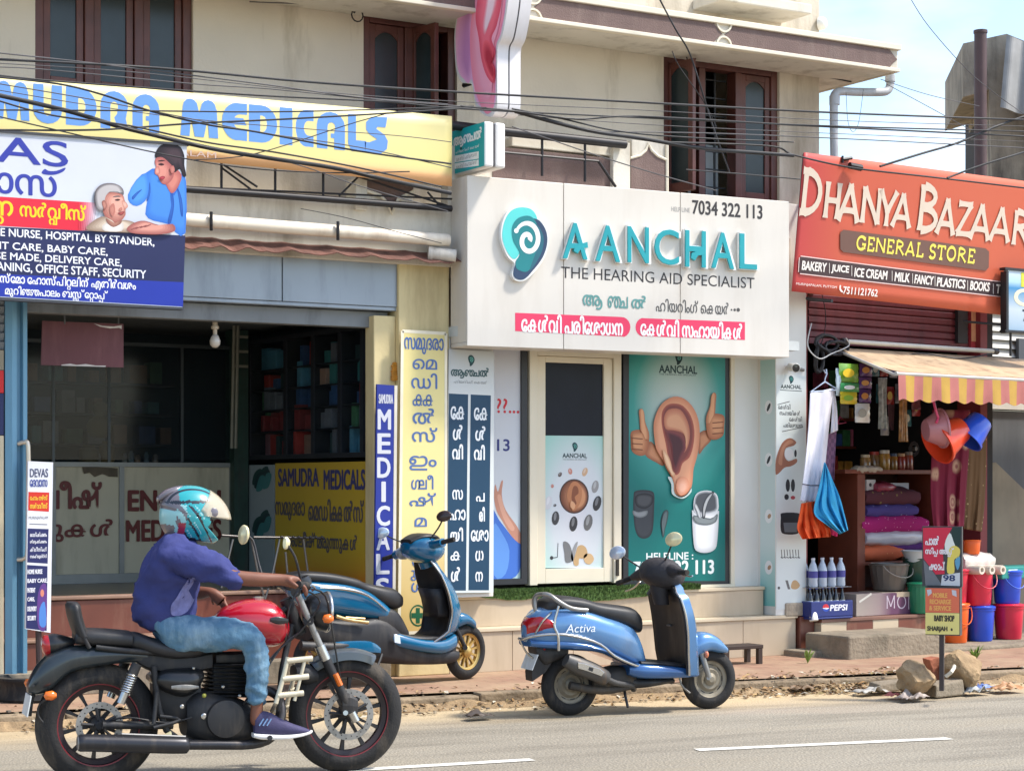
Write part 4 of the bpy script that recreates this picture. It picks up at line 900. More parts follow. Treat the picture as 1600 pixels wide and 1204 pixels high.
o3 = tone(mb,DR,[(897+21*cos(t),775+25*sin(t)) for t in (2*pi*k/24 for k in range(24))],[(902+12*cos(t),776+16*sin(t)) for t in (2*pi*k/24 for k in range(24))],(120,70,50),(206,146,104),o2+.001,7)
mb.m(prt((188,124,84)));mb.poly(DR,smoothpts([(892,755),(900,752),(908,760),(909,776),(904,790),(896,798),(890,790),(886,772)],3),o3);mb.m(prt((136,80,54)));mb.poly(DR,smoothpts([(896,760),(902,760),(904,770),(898,776),(901,786),(896,788),(893,776)],3),o3+.0006);mb.m(prt((218,162,120)));mb.poly(DR,smoothpts([(893,782),(899,788),(896,796),(891,790)],3),o3+.0012)
for (cx,cy,a,h,c) in ((875,741,30,8,(96,84,80)),(891,736,-10,10,(196,132,116)),(914,737,20,14,(206,168,132)),(863,759,0,6,(190,120,104)),(930,760,12,20,(150,148,146)),(933,786,14,24,(58,58,60)),(868,809,6,22,(66,66,68)),(896,818,8,24,(60,58,60)),(919,816,12,26,(110,108,106)),(857,785,14,22,(206,206,208)),(867,789,60,5,(90,90,92))):
    mb.m(prt(c));mb.ell(DR,cx,cy,h*.22+1,h/2,o2+.001,14,a);mb.m(prt(mixc(c,(240,240,240),.35)));mb.ell(DR,cx-.6,cy-h*.12,h*.08+.4,h*.3,o2+.0016,10,a)
for (pts,c) in (([(880,846),(890,850),(896,872),(893,877),(884,878),(882,864)],(120,120,120)),([(892,868),(898,850),(903,846),(900,858),(895,876)],(150,150,150)),([(900,862),(903,853),(910,851),(916,856),(918,866),(912,872),(905,872),(904,882),(898,883),(896,876)],(196,162,116)),([(912,868),(918,864),(925,866),(928,874),(922,881),(914,878)],(206,172,126))): mb.m(prt(c));mb.poly(DR,smoothpts(pts,3),o2+.002)
mb.m(prt((60,60,62)));mb.ell(DR,862,871,2.6,3,o2+.001,12);lines(mb,DR,((864,871,871,870),(871,870,872,848)),.006,o2+.001);mb.ob('printed_pictures',dp)
mb = MB().m(mt((60,56,52),.4,metal=.6));hx = DR.uv(962,890)[0];mb.ubox(DR,hx-.012,zb+.06,hx+.012,zb+.2,.02,.035);mb.ob('lock',door)
# ---- big teal poster window
GP = PL(*RC.at(0,0,.03).xy)
mb = MB().m(DKF);x0,zb,x1,zt_ = GP.rect(974,914,1140,546);mb.ubox(GP,x0,zb,x1,zt_,-.05,0);gw = mb.ob('display_window',HS,label='tall display window filled with a teal ear poster')
mb = MB().m(FRM);mb.ubox(GP,x0,z2+.002,x1+.04,zb-.001,-.06,.03);mb.ubox(GP,x1+.001,zb,x1+.04,zt_,-.06,.02);mb.ob('cream_frame',gw)
mb = MB().m(grad_mat('teal_poster_print',[(0,(196,206,200)),(.35,(160,186,180)),(.62,(60,150,142)),(.9,(10,116,110)),(1,(6,108,104))],radial=(.5,.78,.72,.48)))
mb.poly(GP,[(983,553),(1133,553),(1133,907),(982,907)],.0009,.0004);mb.ob('teal_poster',gw)
q3 = lambda pts: [(800+x/4,602+y/4) for x,y in pts]
mb = MB();o = .004
def tp(A_,B_,ca,cb,n=7):
    global o
    o = tone(mb,GP,smoothpts(q3(A_),3),smoothpts(q3(B_),3),ca,cb,o,n,.0004)
for arm in ([(950,500),(900,480),(830,430),(860,350),(900,380),(945,420)],[(1168,430),(1200,390),(1250,330),(1215,280),(1170,300),(1168,360)]):
    cx = sum(p[0] for p in arm)/6;cy = sum(p[1] for p in arm)/6;tp(arm,[(cx+(x-cx)*.5,cy+(y-cy)*.5) for x,y in arm],(150,92,66),(196,136,98),6)
for fx,fy,sgn in ((795,350,1),(1275,250,-1)):
    F0 = [(fx-50*sgn,fy-60),(fx,fy-75),(fx+50*sgn,fy-70),(fx+62*sgn,fy),(fx+45*sgn,fy+75),(fx,fy+88),(fx-45*sgn,fy+60),(fx-52*sgn,fy)]
    tp(F0,[(fx+(x-fx)*.5-8*sgn,fy+(y-fy)*.5) for x,y in F0],(164,100,68),(206,146,104),6)
    th = [(fx+8*sgn,fy-70),(fx+2*sgn,fy-140),(fx-2*sgn,fy-190),(fx+12*sgn,fy-206),(fx+30*sgn,fy-185),(fx+38*sgn,fy-120),(fx+60*sgn,fy-60),(fx+60*sgn,fy-10),(fx+30*sgn,fy-40)]
    cx = fx+24*sgn;tp(th,[(cx+(x-cx)*.5,y*.96+(fy-110)*.04) for x,y in th],(170,106,74),(216,158,116),5)
    mb.m(prt((120,70,48)))
    for k in range(3): o += .0003;lines(mb,GP,[tuple(v for p in q3([(fx-46*sgn,fy-22+k*34),(fx+22*sgn,fy-16+k*34)]) for v in p)],.008,o)
OE = [(1010,70),(1080,85),(1140,150),(1170,240),(1172,340),(1160,430),(1135,520),(1130,580),(1120,640),(1090,685),(1050,698),(1015,670),(1010,610),(990,560),(965,520),(945,470),(920,430),(900,390),(890,330),(885,250),(900,180),(940,110)]
mb.m(prt((196,212,206)));o += .0005;mb.poly(GP,smoothpts(q3([(p[0]+(4 if p[0] > 1040 else -14),p[1]+8) for p in OE[8:14]]+[(1060,600)]),3),o)
tp(OE,[(1035+(x-1035)*.80,380+(y-380)*.86) for x,y in OE],(206,134,100),(226,162,126),8)
tp([(1015,112),(1070,128),(1118,190),(1140,280),(1132,380),(1108,450),(1066,486),(1046,545),(1016,556),(990,500),(972,430),(960,360),(944,290),(934,220),(940,160),(970,122)],[(1020,130),(1064,144),(1106,200),(1124,286),(1116,376),(1090,440),(1056,476),(1036,530),(1018,536),(1000,490),(984,424),(974,356),(956,280),(948,216),(956,166),(980,136)],(176,92,76),(128,66,62),7)
tp([(980,150),(1050,150),(1096,220),(1112,300),(1100,380),(1074,420),(1090,360),(1070,300),(1010,280),(960,270),(950,200)],[(1000,190),(1040,190),(1076,240),(1092,300),(1094,350),(1086,380),(1084,330),(1064,280),(1016,262),(976,250),(974,210)],(186,114,88),(216,158,122),7)
tp([(960,285),(1030,300),(1072,330),(1086,390),(1064,440),(1040,500),(1022,530),(1004,480),(1000,420),(990,360)],[(990,310),(1030,322),(1056,346),(1062,392),(1046,430),(1030,476),(1022,496),(1012,460),(1010,416),(1004,364)],(130,64,66),(76,38,46),7)
tp([(940,400),(966,420),(990,470),(1004,530),(1020,552),(1006,570),(980,530),(956,480)],[(954,430),(970,446),(984,484),(998,530),(1006,548),(1000,552),(984,520),(966,478)],(212,160,122),(238,196,156),5)
tp([(1030,600),(1060,570),(1096,580),(1108,630),(1080,676),(1050,684),(1028,650)],[(1050,630),(1060,612),(1080,616),(1084,640),(1072,656),(1058,660),(1048,646)],(222,150,116),(240,184,156),5)
mb.ob('ear_with_thumbs_print',gw)
mb = MB();o = .004
tp([(760,690),(770,660),(820,652),(875,660),(890,690),(888,760),(880,900),(850,950),(800,950),(770,900),(758,780)],[(772,694),(780,674),(820,668),(866,674),(876,696),(874,760),(866,890),(842,932),(806,932),(780,890),(770,780)],(44,48,54),(62,66,72),5)
tp([(772,690),(830,672),(880,690),(876,740),(830,770),(776,750)],[(790,696),(830,690),(866,700),(860,734),(830,750),(790,738)],(34,36,42),(74,76,80),4)
tp([(756,780),(790,790),(846,780),(840,812),(800,826),(760,810)],[(766,788),(790,796),(834,790),(830,808),(800,816),(770,806)],(110,116,118),(140,144,146),3)
tp([(940,940),(928,860),(940,800),(962,776),(978,790),(970,850),(956,900),(950,942)],[(942,920),(936,860),(946,810),(960,792),(968,800),(962,850),(952,890),(948,920)],(46,62,64),(90,104,106),4)
tp([(1126,800),(1140,780),(1280,780),(1292,810),(1284,960),(1270,1020),(1220,1044),(1160,1036),(1136,990)],[(1150,830),(1156,820),(1256,820),(1264,834),(1258,950),(1246,1000),(1214,1014),(1172,1008),(1156,970)],(190,194,198),(226,228,230),6)
tp([(1136,720),(1160,670),(1220,655),(1276,676),(1290,730),(1276,790),(1150,800)],[(1150,724),(1168,684),(1220,672),(1262,688),(1272,730),(1262,776),(1164,784)],(196,200,204),(74,78,84),4)
tp([(1136,810),(1240,830),(1284,800),(1276,850),(1220,872),(1150,860)],[(1146,820),(1240,840),(1270,814),(1264,846),(1220,862),(1160,852)],(96,104,106),(130,138,140),3)
tp([(1190,824),(1192,760),(1214,700),(1252,662),(1262,672),(1230,720),(1212,780),(1206,826)],[(1196,810),(1198,760),(1216,712),(1240,682),(1246,684),(1224,724),(1206,780),(1202,810)],(40,42,48),(170,174,176),4)
tp([(1140,750),(1152,740),(1176,790),(1182,826),(1168,826),(1156,790)],[(1146,756),(1152,752),(1168,790),(1174,818),(1170,818),(1160,790)],(150,154,158),(200,204,206),3)
mb.ob('hearing_aid_print',gw)
mb = MB();emblem(mb,GP,1060,560,20,.004,(20,50,54));mb.m(prt((30,62,66)));mb.text('AANCHAL',GP,1030,571,1089,583,.004,bold=.04);mb.text('THE HEARING AID SPECIALIST',GP,1030,584,1088,586.5,.004);mb.m(prt((226,234,232)));mb.text('HELPLINE :',GP,1010,863,1083,874,.004,bold=.035);mb.text('7034 322 113',GP,990,876,1115,897,.004,bold=.05);mb.ob('lettering',gw)
# ---- printed panels on the right pier
PF = PL(*A.at(0,0,.003).xy);o = .001
mb = MB().m(prt((216,222,218)));mb.pbox(PF,1213,586,1258,951,-.002,.0005);pan = mb.ob('pier_poster',HS)
mb = MB();emblem(mb,PF,1236,593,13,.002);mb.m(prt((56,70,70)));mb.text('AANCHAL',PF,1220,601,1252,607,.002,bold=.04);lines(mb,PF,((1219,609,1253,611),),.006,.002)
mb.m(prt((50,50,52)))
for t,x0,y0,x1,y1 in (('േകൾവി',1216,631,1235,639),('സഹായികൾ',1218,641,1250,648.5),('േകൾവി',1233,650.5,1253,658),('പരിേശാധന',1224,660,1254,667.5)): mb.text(t,PF,x0,y0,x1,y1,.002,bold=.01,mal=True)
lines(mb,PF,((1215,632,1234,627),(1222,674,1255,667)),.006,.002)
mb.m(prt((160,106,84)));mb.poly(PF,smoothpts([(1212,740),(1213,715),(1222,692),(1234,684),(1244,690),(1240,696),(1228,700),(1226,712),(1232,720),(1244,716),(1245,722),(1236,728),(1226,730),(1218,738)],3),.002);mb.m(prt((186,132,104)));mb.poly(PF,smoothpts([(1216,722),(1222,698),(1234,687),(1240,691),(1228,697),(1223,712),(1222,726)],3),.003)
mb.m(prt((236,234,230)));mb.ell(PF,1233,709,7,9,.003,18);mb.m(prt((44,44,50)));mb.ell(PF,1243,708,2,6,.004,10);mb.ell(PF,1231,758,3.4,10,.002,12);mb.ell(PF,1239,758,3.2,10,.002,12);mb.ell(PF,1229,776,3.6,4.6,.002,12);mb.m(prt((176,60,70)));mb.ell(PF,1239,777,3.6,3,.002,12)
mb.m(prt((40,44,50)));mb.poly(PF,smoothpts([(1220,808),(1222,801),(1247,801),(1250,808),(1249,828),(1244,834),(1226,834),(1220,828)],3),.002);mb.m(prt((104,116,124)));mb.poly(PF,[(1224,816),(1246,816),(1245,831),(1226,831)],.003)
mb.m(prt((80,78,78)))
for k in range(7): lines(mb,PF,((1221+k*4.4,858,1222+k*4.4,872-(k % 3)*2),(1220+k*4.4,870,1224+k*4.4,871)),.008,.002)
mb.ell(PF,1217,918,2,2.4,.002,10);mb.m(prt((110,108,106)));mb.poly(PF,[(1227,906),(1231,906),(1235,920),(1231,920)],.002);mb.m(prt((196,160,116)));mb.poly(PF,smoothpts([(1238,908),(1244,906),(1250,914),(1244,920),(1236,918)],3),.0022);mb.ob('printed_pictures',pan)
PS = PL(*A.at(pr0,0).xy,-90)
mb = MB().m(grad_mat('teal_edge_print',[(0,(120,190,184)),(.25,(206,222,220)),(.8,(206,222,220)),(1,(170,206,202))]));mb.pbox(PS,1188,562,1211,946,.0005,.001)
mb.m(prt((232,234,234)));
for y in (636,718,806,886): mb.ell(PS,1201,y,6,11,.005,16)
mb.m(prt((50,50,54)))
for y in (636,718): mb.ell(PS,1201,y,2,7,.006,10,20)
mb.m(prt((176,140,110)))
for y in (806,886): mb.ell(PS,1202,y,2.6,4,.006,10,20)
mb.ob('side_poster',HS)
# ================================================================== general store: sign, awning, goods
DS = PL(*DH.at(0,0,.30).xy,8,2.5,8)
T = thing('shop_sign','large orange flex sign with cream flared capitals leaning over the store','sign',tuple(DS.P(1400,470)))
m_,n_,l_,b_ = mk('orange_flex',.5,spec=.35);t_ = n_.new('ShaderNodeTexCoord');z_ = n_.new('ShaderNodeTexNoise');z_.inputs['Scale'].default_value = .9;z_.inputs['Detail'].default_value = 3;l_.new(t_.outputs['Object'],z_.inputs['Vector'])
sp_ = n_.new('ShaderNodeSeparateXYZ');l_.new(t_.outputs['Generated'],sp_.inputs[0]);rr_ = ramp(n_,[(0,(188,66,66)),(.14,(198,92,68)),(.6,(200,98,70)),(1,(202,92,62))]);l_.new(sp_.outputs['X'],rr_.inputs['Fac']);l_.new(rr_.outputs[0],b_.inputs['Base Color'])
def fx(i,j):
    x = lerp(1237,1690,i)+19*j*(1-i*.4);yb = lerp(455,506,i);yt = lerp(238,296,i)
    p = DS.P(x,lerp(yb,yt,j));s_ = sin(j*pi)*sin(i*pi)
    return p+DS.N*(.001*sin(i*9+j*3)*s_ + (.018*max(0,1-j*7)*sin(i*60)*(i > .6)))
mb = MB().m(m_);mb.sheet(fx,70,14);mb.ob('sheet',T,solid=.004,smooth=60)
mb = MB().m(STEEL)
for o_ in (-.03,): mb.tube([DS.P(1240,452,o_),DS.P(1690,503,o_)],.016,6);mb.tube([DS.P(1256,242,o_),DS.P(1700,300,o_)],.016,6);mb.tube([DS.P(1240,452,o_),DS.P(1257,242,o_)],.016,6)
for p in (1300,1480): mb.tube([DS.P(p,470,-.03),DS.P(p,470,-.03)-DS.N*.3],.016,6);mb.tube([DS.P(p+14,300,-.03),DS.P(p+14,300,-.03)-DS.N*.4],.016,6)
mb.ob('frame',T)
OFF = .0105
mb = MB().m(prt((214,198,180)))
GLY = {'D': ([[(.2,0),(.2,1)],arc(.25,.5,.62,.46,90,-90,10),[(.05,.03),(.35,.03)],[(.05,.97),(.35,.97)]]),'H': [[(.15,0),(.15,1)],[(.85,0),(.85,1)],[(.15,.5),(.85,.5)]],'A': [[(.06,0),(.52,1)],[(.94,0),(.48,1)],[(.22,.3),(.78,.3)]],
       'N': [[(.12,0),(.12,1)],[(.88,0),(.88,1)],[(.1,.98),(.9,.02)]],'Y': [[(.5,0),(.5,.5)],[(.5,.42),(.05,1)],[(.5,.42),(.95,1)]],'B': [[(.2,0),(.2,1)],arc(.25,.75,.5,.22,90,-90,8),arc(.25,.26,.62,.25,90,-90,8)],'Z': [[(.08,.94),(.92,.94)],[(.85,.94),(.12,.06)],[(.08,.06),(.92,.06)]],'R': [[(.18,0),(.18,1)],arc(.2,.74,.6,.23,90,-90,8),[(.4,.52),(.95,0)]]}
for ch,x0,x1,yt,yb in (('D',1254,1290,266,336),('H',1291,1317,285,342),('A',1313,1348,288,347),('N',1349,1380,293,350),('Y',1376,1404,298,354),('A',1397,1428,303,356),('B',1437,1473,290,362),('A',1467,1497,311,367),('Z',1497,1523,316,369),('A',1519,1552,320,375),('A',1550,1583,325,378),('R',1584,1614,330,384)):
    strokes(mb,DS,x0,yt,x1,yb,OFF,GLY[ch],.155 if ch not in 'DB' else .14,1.45)
mb.ob('lettering',T)
def rrect(pts,k=4): return pts
mb = MB().m(prt((112,82,72)));mb.poly(DS,[(1318,359),(1540,388),(1545.5,393),(1545,418),(1540,423),(1318,394),(1313,389),(1313,363)],OFF);mb.m(prt((70,54,56)));mb.poly(DS,[(1252,401),(1625,449),(1625,470),(1250,427),(1247.5,424),(1249,403)],OFF)
mb.m(prt((236,206,200)));lines(mb,DS,((1251,400,1625,448),(1250,427.5,1625,470.5),(1247.5,425,1249,402)),.008,OFF+.001);mb.ob('name_strips',T)
mb = MB().m(prt((240,222,96)));
GLY.update({'G': [arc(.52,.5,.42,.46,50,310,12),[(.88,.42),(.88,.08)],[(.62,.42),(1,.42)],[(.84,.95),(.84,.7)]],'E': [[(.22,0),(.22,1)],[(.1,.95),(.85,.95)],[(.1,.05),(.9,.05)],[(.25,.5),(.7,.5)],[(.86,.97),(.86,.75)],[(.9,.03),(.9,.28)]],'L': [[(.25,0),(.25,1)],[(.1,.05),(.9,.05)],[(.9,.03),(.9,.28)],[(.1,.96),(.45,.96)]],'S': [arc(.5,.73,.36,.24,20,270,9)+arc(.5,.26,.38,.24,90,-160,9)],'T': [[(.5,0),(.5,1)],[(.05,.95),(.95,.95)],[(.07,.97),(.07,.74)],[(.93,.97),(.93,.74)],[(.3,.04),(.7,.04)]],'O': [arc(.5,.5,.4,.46,90,270,10),arc(.5,.5,.4,.46,270,450,10)]})
x_ = 1339.
for ch in 'GENERAL STORE':
    w_ = {'G': 17,'E': 13.5,'N': 17,'R': 16,'A': 16.5,'L': 14,' ': 6.5,'S': 12.5,'T': 14.5,'O': 17}[ch]
    if ch != ' ': y_ = 379.5+(x_-1430)*.118;strokes(mb,DS,x_,y_,x_+w_-1.6,y_+22,OFF+.003,GLY[ch],.17 if ch in 'GSO' else .15,1.5)
    x_ += w_*1.0
for k_,(a,b_2) in enumerate(((1339,1360),(1484,1500))): pass
mb.ob('yellow_lettering',T)
mb = MB().m(prt((238,230,222)))
for t,x0,x1,y in (('BAKERY',1254,1292,416),('JUICE',1300,1327,421),('ICE CREAM',1336,1387,427.5),('MILK',1399,1422,433),('FANCY',1430,1459,437),('PLASTICS',1465,1509,442),('BOOKS',1517,1547,447),('TEXTILES',1557,1605,453)):
    mb.text(t,DS,x0,y-6.5,x1,y+7,OFF+.003,bold=.05)
for x,y in ((1296,418),(1331,422),(1394,430),(1426,434),(1461,438),(1512,445),(1552,450)): lines(mb,DS,((x,y-7,x,y+9),),.006,OFF+.003)
mb.text('7511121762',DS,1318,450,1372,461,OFF+.003,bold=.04);mb.text('MURINJAPALAM, PUTTOM',DS,1244,444,1308,449,OFF+.003);mb.poly(DS,smoothpts([(1312,446),(1314,446),(1314,451),(1317,455),(1316,457),(1312,453)],3),OFF+.003);mb.ob('white_lettering',T)
# sign at the right edge of the street
ES = PL(*DH.at(DH.uv(1573,470,.5)[0],0,.5).xy,4)
T = thing('hanging_sign','blue and white framed sign cut by the right edge of the picture','sign',tuple(ES.P(1580,520)))
mb = MB().m(grad_mat('seaside_print',[(0,(150,176,196)),(.35,(190,202,210)),(.6,(120,160,190)),(.7,(60,136,186)),(.8,(170,204,220)),(1,(200,214,224))]));mb.pbox(ES,1575,424,1650,518,-.05,0);mb.ob('panel',T)
mb = MB().m(mt((30,32,36),.5));mb.pbox(ES,1571,521,1652,517.5,-.06,.012);mb.pbox(ES,1571,425,1652,421,-.06,.012);a,b,c,d = ES.rect(1571,520,1574.5,424);mb.ubox(ES,a,b,c,d,-.06,.013);mb.tube([ES.P(1573,508,-.03),ES.P(1505,502,-.35)],.012,6);mb.tube([ES.P(1579,520,-.03),ES.P(1579,556,-.05)],.012,6);mb.ob('frame',T)
mb = MB().m(prt((206,206,60)));mb.text('E',ES,1596,427,1610,448,.003,bold=.05);mb.m(prt((232,226,190)));mb.text('CI',ES,1585,452,1622,478,.003,bold=.05);mb.m(prt((40,56,76)));mb.text('7',ES,1598,484,1608,502,.003,bold=.03);mb.ob('lettering',T)
# awning
aw0 = DH.uv(1311,548,.06)[0];azb = DH.uv(1400,549,.06)[1];FV = PL(*DH.at(0,0,.98).xy,7);aw1 = FV.uv(1402,580)[0];azf = FV.uv(1402,578)[1]-.01
T = thing('awning','beige awning with a scalloped yellow and pink striped valance','awning',tuple(DH.at(1.6,azf,.5)))
m_,n_,l_,b_ = mk('striped_canvas',.8);t_ = n_.new('ShaderNodeTexCoord');s_ = n_.new('ShaderNodeSeparateXYZ');l_.new(t_.outputs['Object'],s_.inputs[0])
wv = n_.new('ShaderNodeMath');wv.operation = 'MULTIPLY';wv.inputs[1].default_value = 4.35;l_.new(s_.outputs['X'],wv.inputs[0]);fr = n_.new('ShaderNodeMath');fr.operation = 'FRACT';l_.new(wv.outputs[0],fr.inputs[0])
zz_ = n_.new('ShaderNodeTexNoise');zz_.inputs['Scale'].default_value = 6;l_.new(t_.outputs['Object'],zz_.inputs['Vector'])
rr_ = ramp(n_,[(0,(186,112,104)),(.5,(192,152,66))],'CONSTANT');l_.new(fr.outputs[0],rr_.inputs['Fac'])
mx_ = n_.new('ShaderNodeMix');mx_.data_type = 'RGBA';mx_.blend_type = 'MULTIPLY';mx_.inputs[0].default_value = .35;l_.new(rr_.outputs[0],mx_.inputs[6]);l_.new(zz_.outputs['Fac'],mx_.inputs[7]);l_.new(mx_.outputs[2],b_.inputs['Base Color'])
STRIPE = m_
CANV = mt((188,160,126),.85,var=.14,sc=4,bump=.1,bsc=50,grime=((128,96,72),.9,3.5),name='canvas')
def awt(i,j):
    u = lerp(lerp(aw0,aw1,j),5.2,i);return DH.at(u,lerp(azb,azf,j)-.03*sin(j*pi)+.006*sin(i*40)*sin(j*pi),lerp(.06,.98,j))
mb = MB().m(CANV);mb.sheet(awt,60,8);mb.ob('canvas',T,solid=.004)
def val(i,j):
    u = lerp(aw1,5.2,i);sc = .028*abs(sin(u*13.6));return FV.at(u,azf-.004-j*(.225+sc),.01+.012*sin(u*9)*j+.006*sin(u*27)*j)
mb = MB().m(STRIPE);mb.sheet(val,220,6);mb.ob('valance',T,solid=.004)
mb = MB().m(mt((190,186,178),.5));mb.tube([FV.at(aw1-.02,azf-.02,0),FV.at(5.2,azf-.02,0)],.018,8);mb.tube([DH.at(aw0,azb-.03,.06),FV.at(aw1,azf-.03,-.02)],.014,8);mb.ob('rail',T)
mb = MB().m(mt((196,190,176),.4,var=.05));t0 = DH.P(1318,533,.1);t1 = DH.P(1556,549,.1);mb.tube([t0,t1],.022,10);tl = mb.ob('tube_light',loc=tuple(t0),label='long white fluorescent tube fitting under the maroon shutter',cat='tube light',smooth=40)
mb = MB().m(mt((60,56,54),.5));mb.tube([t0-(t1-t0)*.01,t0+(t1-t0)*.02],.03,8);mb.tube([t1-(t1-t0)*.02,t1+(t1-t0)*.01],.03,8);mb.ob('end_cap',tl)
# ------------------------------------------------------------------ cloth hanging
def cloth(name,pl,Lp,Rp,off,mat,label,cat,amp=.02,fr=3,nu=22,nv=26,group=None,wob=0,off2=None,th=.004,loc=None):
    Lp = smoothpts(Lp,6,False);Rp = smoothpts(Rp,6,False)
    def at(P,t):
        t *= len(P)-1;k = min(int(t),len(P)-2);f = t-k;return (lerp(P[k][0],P[k+1][0],f),lerp(P[k][1],P[k+1][1],f))
    def fn(i,j):
        a,b = at(Lp,j),at(Rp,j);x,y = lerp(a[0],b[0],i),lerp(a[1],b[1],i)
        o = lerp(off,off2 if off2 is not None else off,j)+amp*sin(i*pi*2*fr+j*wob)*(.3+.7*j)+amp*.5*sin(i*pi*2*fr*2.3+1+j*2)*j+amp*.5*noise.noise((i*4,j*5,fr*7))
        return pl.at(*pl.uv(x,y,o),o)
    mb = MB().m(mat);mb.sheet(fn,nu,nv);c = fn(.5,1)
    return mb.ob(name,loc=tuple(c),label=label,cat=cat,smooth=80,solid=th,group=group)
def clothmat(c,rough=.85,**k): return mt(c,rough,var=k.pop('var',.07),sc=8,bump=.15,bsc=120,spec=.25,name='cloth',**k)
WHC = clothmat((222,220,228))
hg = DH.P(1283,600,.30)
mb = MB().m(mt((190,204,226),.4,name='plastic'))
P3 = lambda x,y,o=.30: DH.P(x,y,o)
mb.tube([P3(1290,583),P3(1287,578),P3(1291,577),P3(1292,584),P3(1289,592),P3(1289,596)],.006,6);mb.tube([P3(1289,596),P3(1266,612),P3(1310,609),P3(1289,596)],.007,6);mb.ob('clothes_hanger',loc=tuple(P3(1289,596)),label='pale blue plastic hanger holding the long white cloth',cat='hanger',smooth=60)
WD = cloth('white_cloth',DH,[(1266,614),(1262,680),(1256,740),(1250,783)],[(1302,606),(1296,660),(1290,720),(1284,786)],.30,WHC,'long white cloth folded over a hanger beside the store entrance','cloth',.016,1.6)
mb = MB().m(prt((70,66,74)));
mb.tube([DH.P(1254,756,.345),DH.P(1266,758,.345),DH.P(1285,758,.345)],.005,5);mb.ob('border_stripe',WD)
cloth('white_cloth',DH,[(1299,606),(1300,640),(1298,677)],[(1304,610),(1308,640),(1309,672)],.27,WHC,'short white cloth corner hanging behind the long white one','cloth',.012,1)
m_,n_,l_,b_ = mk('plaid',.85);t_ = n_.new('ShaderNodeTexCoord');ck = n_.new('ShaderNodeTexChecker');ck.inputs['Scale'].default_value = 28;ck.inputs['Color1'].default_value = rgb((96,66,92));ck.inputs['Color2'].default_value = rgb((120,84,112));l_.new(t_.outputs['Object'],ck.inputs['Vector']);l_.new(ck.outputs[0],b_.inputs['Base Color'])
cloth('checked_cloth',DH,[(1291,680),(1290,720),(1292,760)],[(1307,670),(1305,710),(1303,750)],.22,m_,'purple checked cloth hanging behind the white cloth','cloth',.012,1.2)
cloth('orange_cloth',DH,[(1252,786),(1248,810),(1246,826),(1254,842)],[(1276,782),(1284,806),(1296,824),(1298,838)],.34,clothmat((220,90,44)),'bright orange cloth bunched under the white cloth','cloth',.042,3.4,wob=3)
cloth('blue_cloth',DH,[(1288,722),(1280,760),(1272,800),(1290,818),(1312,834)],[(1290,724),(1302,752),(1312,776),(1320,806),(1325,828)],.40,clothmat((64,166,212)),'sky blue cloth hanging in a pointed fold over the orange one','cloth',.042,2.7,wob=4)
mb = MB().m(clothmat((190,50,90)))
cloth('pink_cloth',DH,[(1292,826),(1296,834)],[(1310,826),(1308,838)],.28,clothmat((190,40,92)),'scrap of deep pink cloth peeping out under the blue cloth','cloth',.012,1)
def flower_mat(base,spot,sc,th=.24,ring=None):
    m,n,l,b = mk('printed_cotton',.85,spec=.25);t = n.new('ShaderNodeTexCoord');v = n.new('ShaderNodeTexVoronoi');v.inputs['Scale'].default_value = sc;v.inputs['Randomness'].default_value = .55;l.new(t.outputs['Object'],v.inputs['Vector'])
    st = [(0,spot),(th*.45,ring or spot),(th*.55,spot if ring else base),(th,base)];r = ramp(n,st);l.new(v.outputs['Distance'],r.inputs['Fac']);l.new(r.outputs[0],b.inputs['Base Color']);return m
MAROON = flower_mat((110,30,50),(176,142,116),4.2,.34,(128,76,72))
cloth('nightdress',DH,[(1457,640),(1456,700),(1454,770),(1460,832)],[(1516,640),(1514,700),(1510,760),(1506,822)],.42,MAROON,'maroon nightdress with pale flower medallions hanging at the store door','dress',.024,2.6)
cloth('nightdress',DH,[(1512,660),(1510,720),(1508,780),(1506,826)],[(1540,650),(1541,720),(1538,790),(1534,830)],.36,flower_mat((104,78,52),(170,148,106),17,.3),'brown dotted nightdress hanging behind the maroon one','dress',.018,1.8)
# packets hanging in strips
def packet(x0,y0,x1,y1,off,c,c2,label):
    mb = MB().m(mt(c,.25,var=.1,sc=12,coat=.3))
    a,b,cc,d = DH.rect(x0,y0,x1,y1,off)
    def fr(i,j): return DH.at(lerp(a,cc,i),lerp(b,d,j),off+.03*sin(i*pi)*sin(j*pi)+.004*sin(i*30+j*20))
    def bk(i,j): return DH.at(lerp(a,cc,i),lerp(b,d,j),off-.02*sin(i*pi)*sin(j*pi)-.002)
    mb.sheet(fr,10,12);mb.sheet(bk,6,6);mb.m(mt(c2,.3,var=.1,coat=.3));xm,ym = (x0+x1)/2,(y0+y1)/2
    mb.ell(DH,xm,ym,(x1-x0)*.3,(y1-y0)*.24,off+.036,12);return mb.ob('snack_packet',loc=tuple(DH.at((a+cc)/2,d,off)),label=label,cat='packet',smooth=50,group='packets hanging in strips')
packet(1311,568,1341,597,.32,(120,168,60),(236,200,60),'green and yellow snack packet, top of the left hanging strip')
packet(1313,598,1342,612,.33,(60,150,90),(226,232,226),'green snack packet with a white badge in the middle of the left strip')
packet(1313,612,1339,631,.33,(212,190,50),(130,170,60),'yellow snack packet at the bottom of the left hanging strip')
packet(1343,568,1363,588,.31,(84,52,110),(190,140,80),'purple snack packet at the top of the right hanging strip')
packet(1342,589,1362,607,.31,(92,58,118),(200,150,90),'purple snack packet second in the right hanging strip')
packet(1342,608,1361,629,.31,(80,46,104),(190,130,70),'purple snack packet lowest in the right hanging strip')
packet(1336,630,1359,660,.33,(206,204,198),(120,116,110),'pale grey packet hanging under the snack strips')
packet(1306,575,1313,618,.30,(206,220,224),(180,200,210),'clear plastic bag hanging beside the green snack packets')
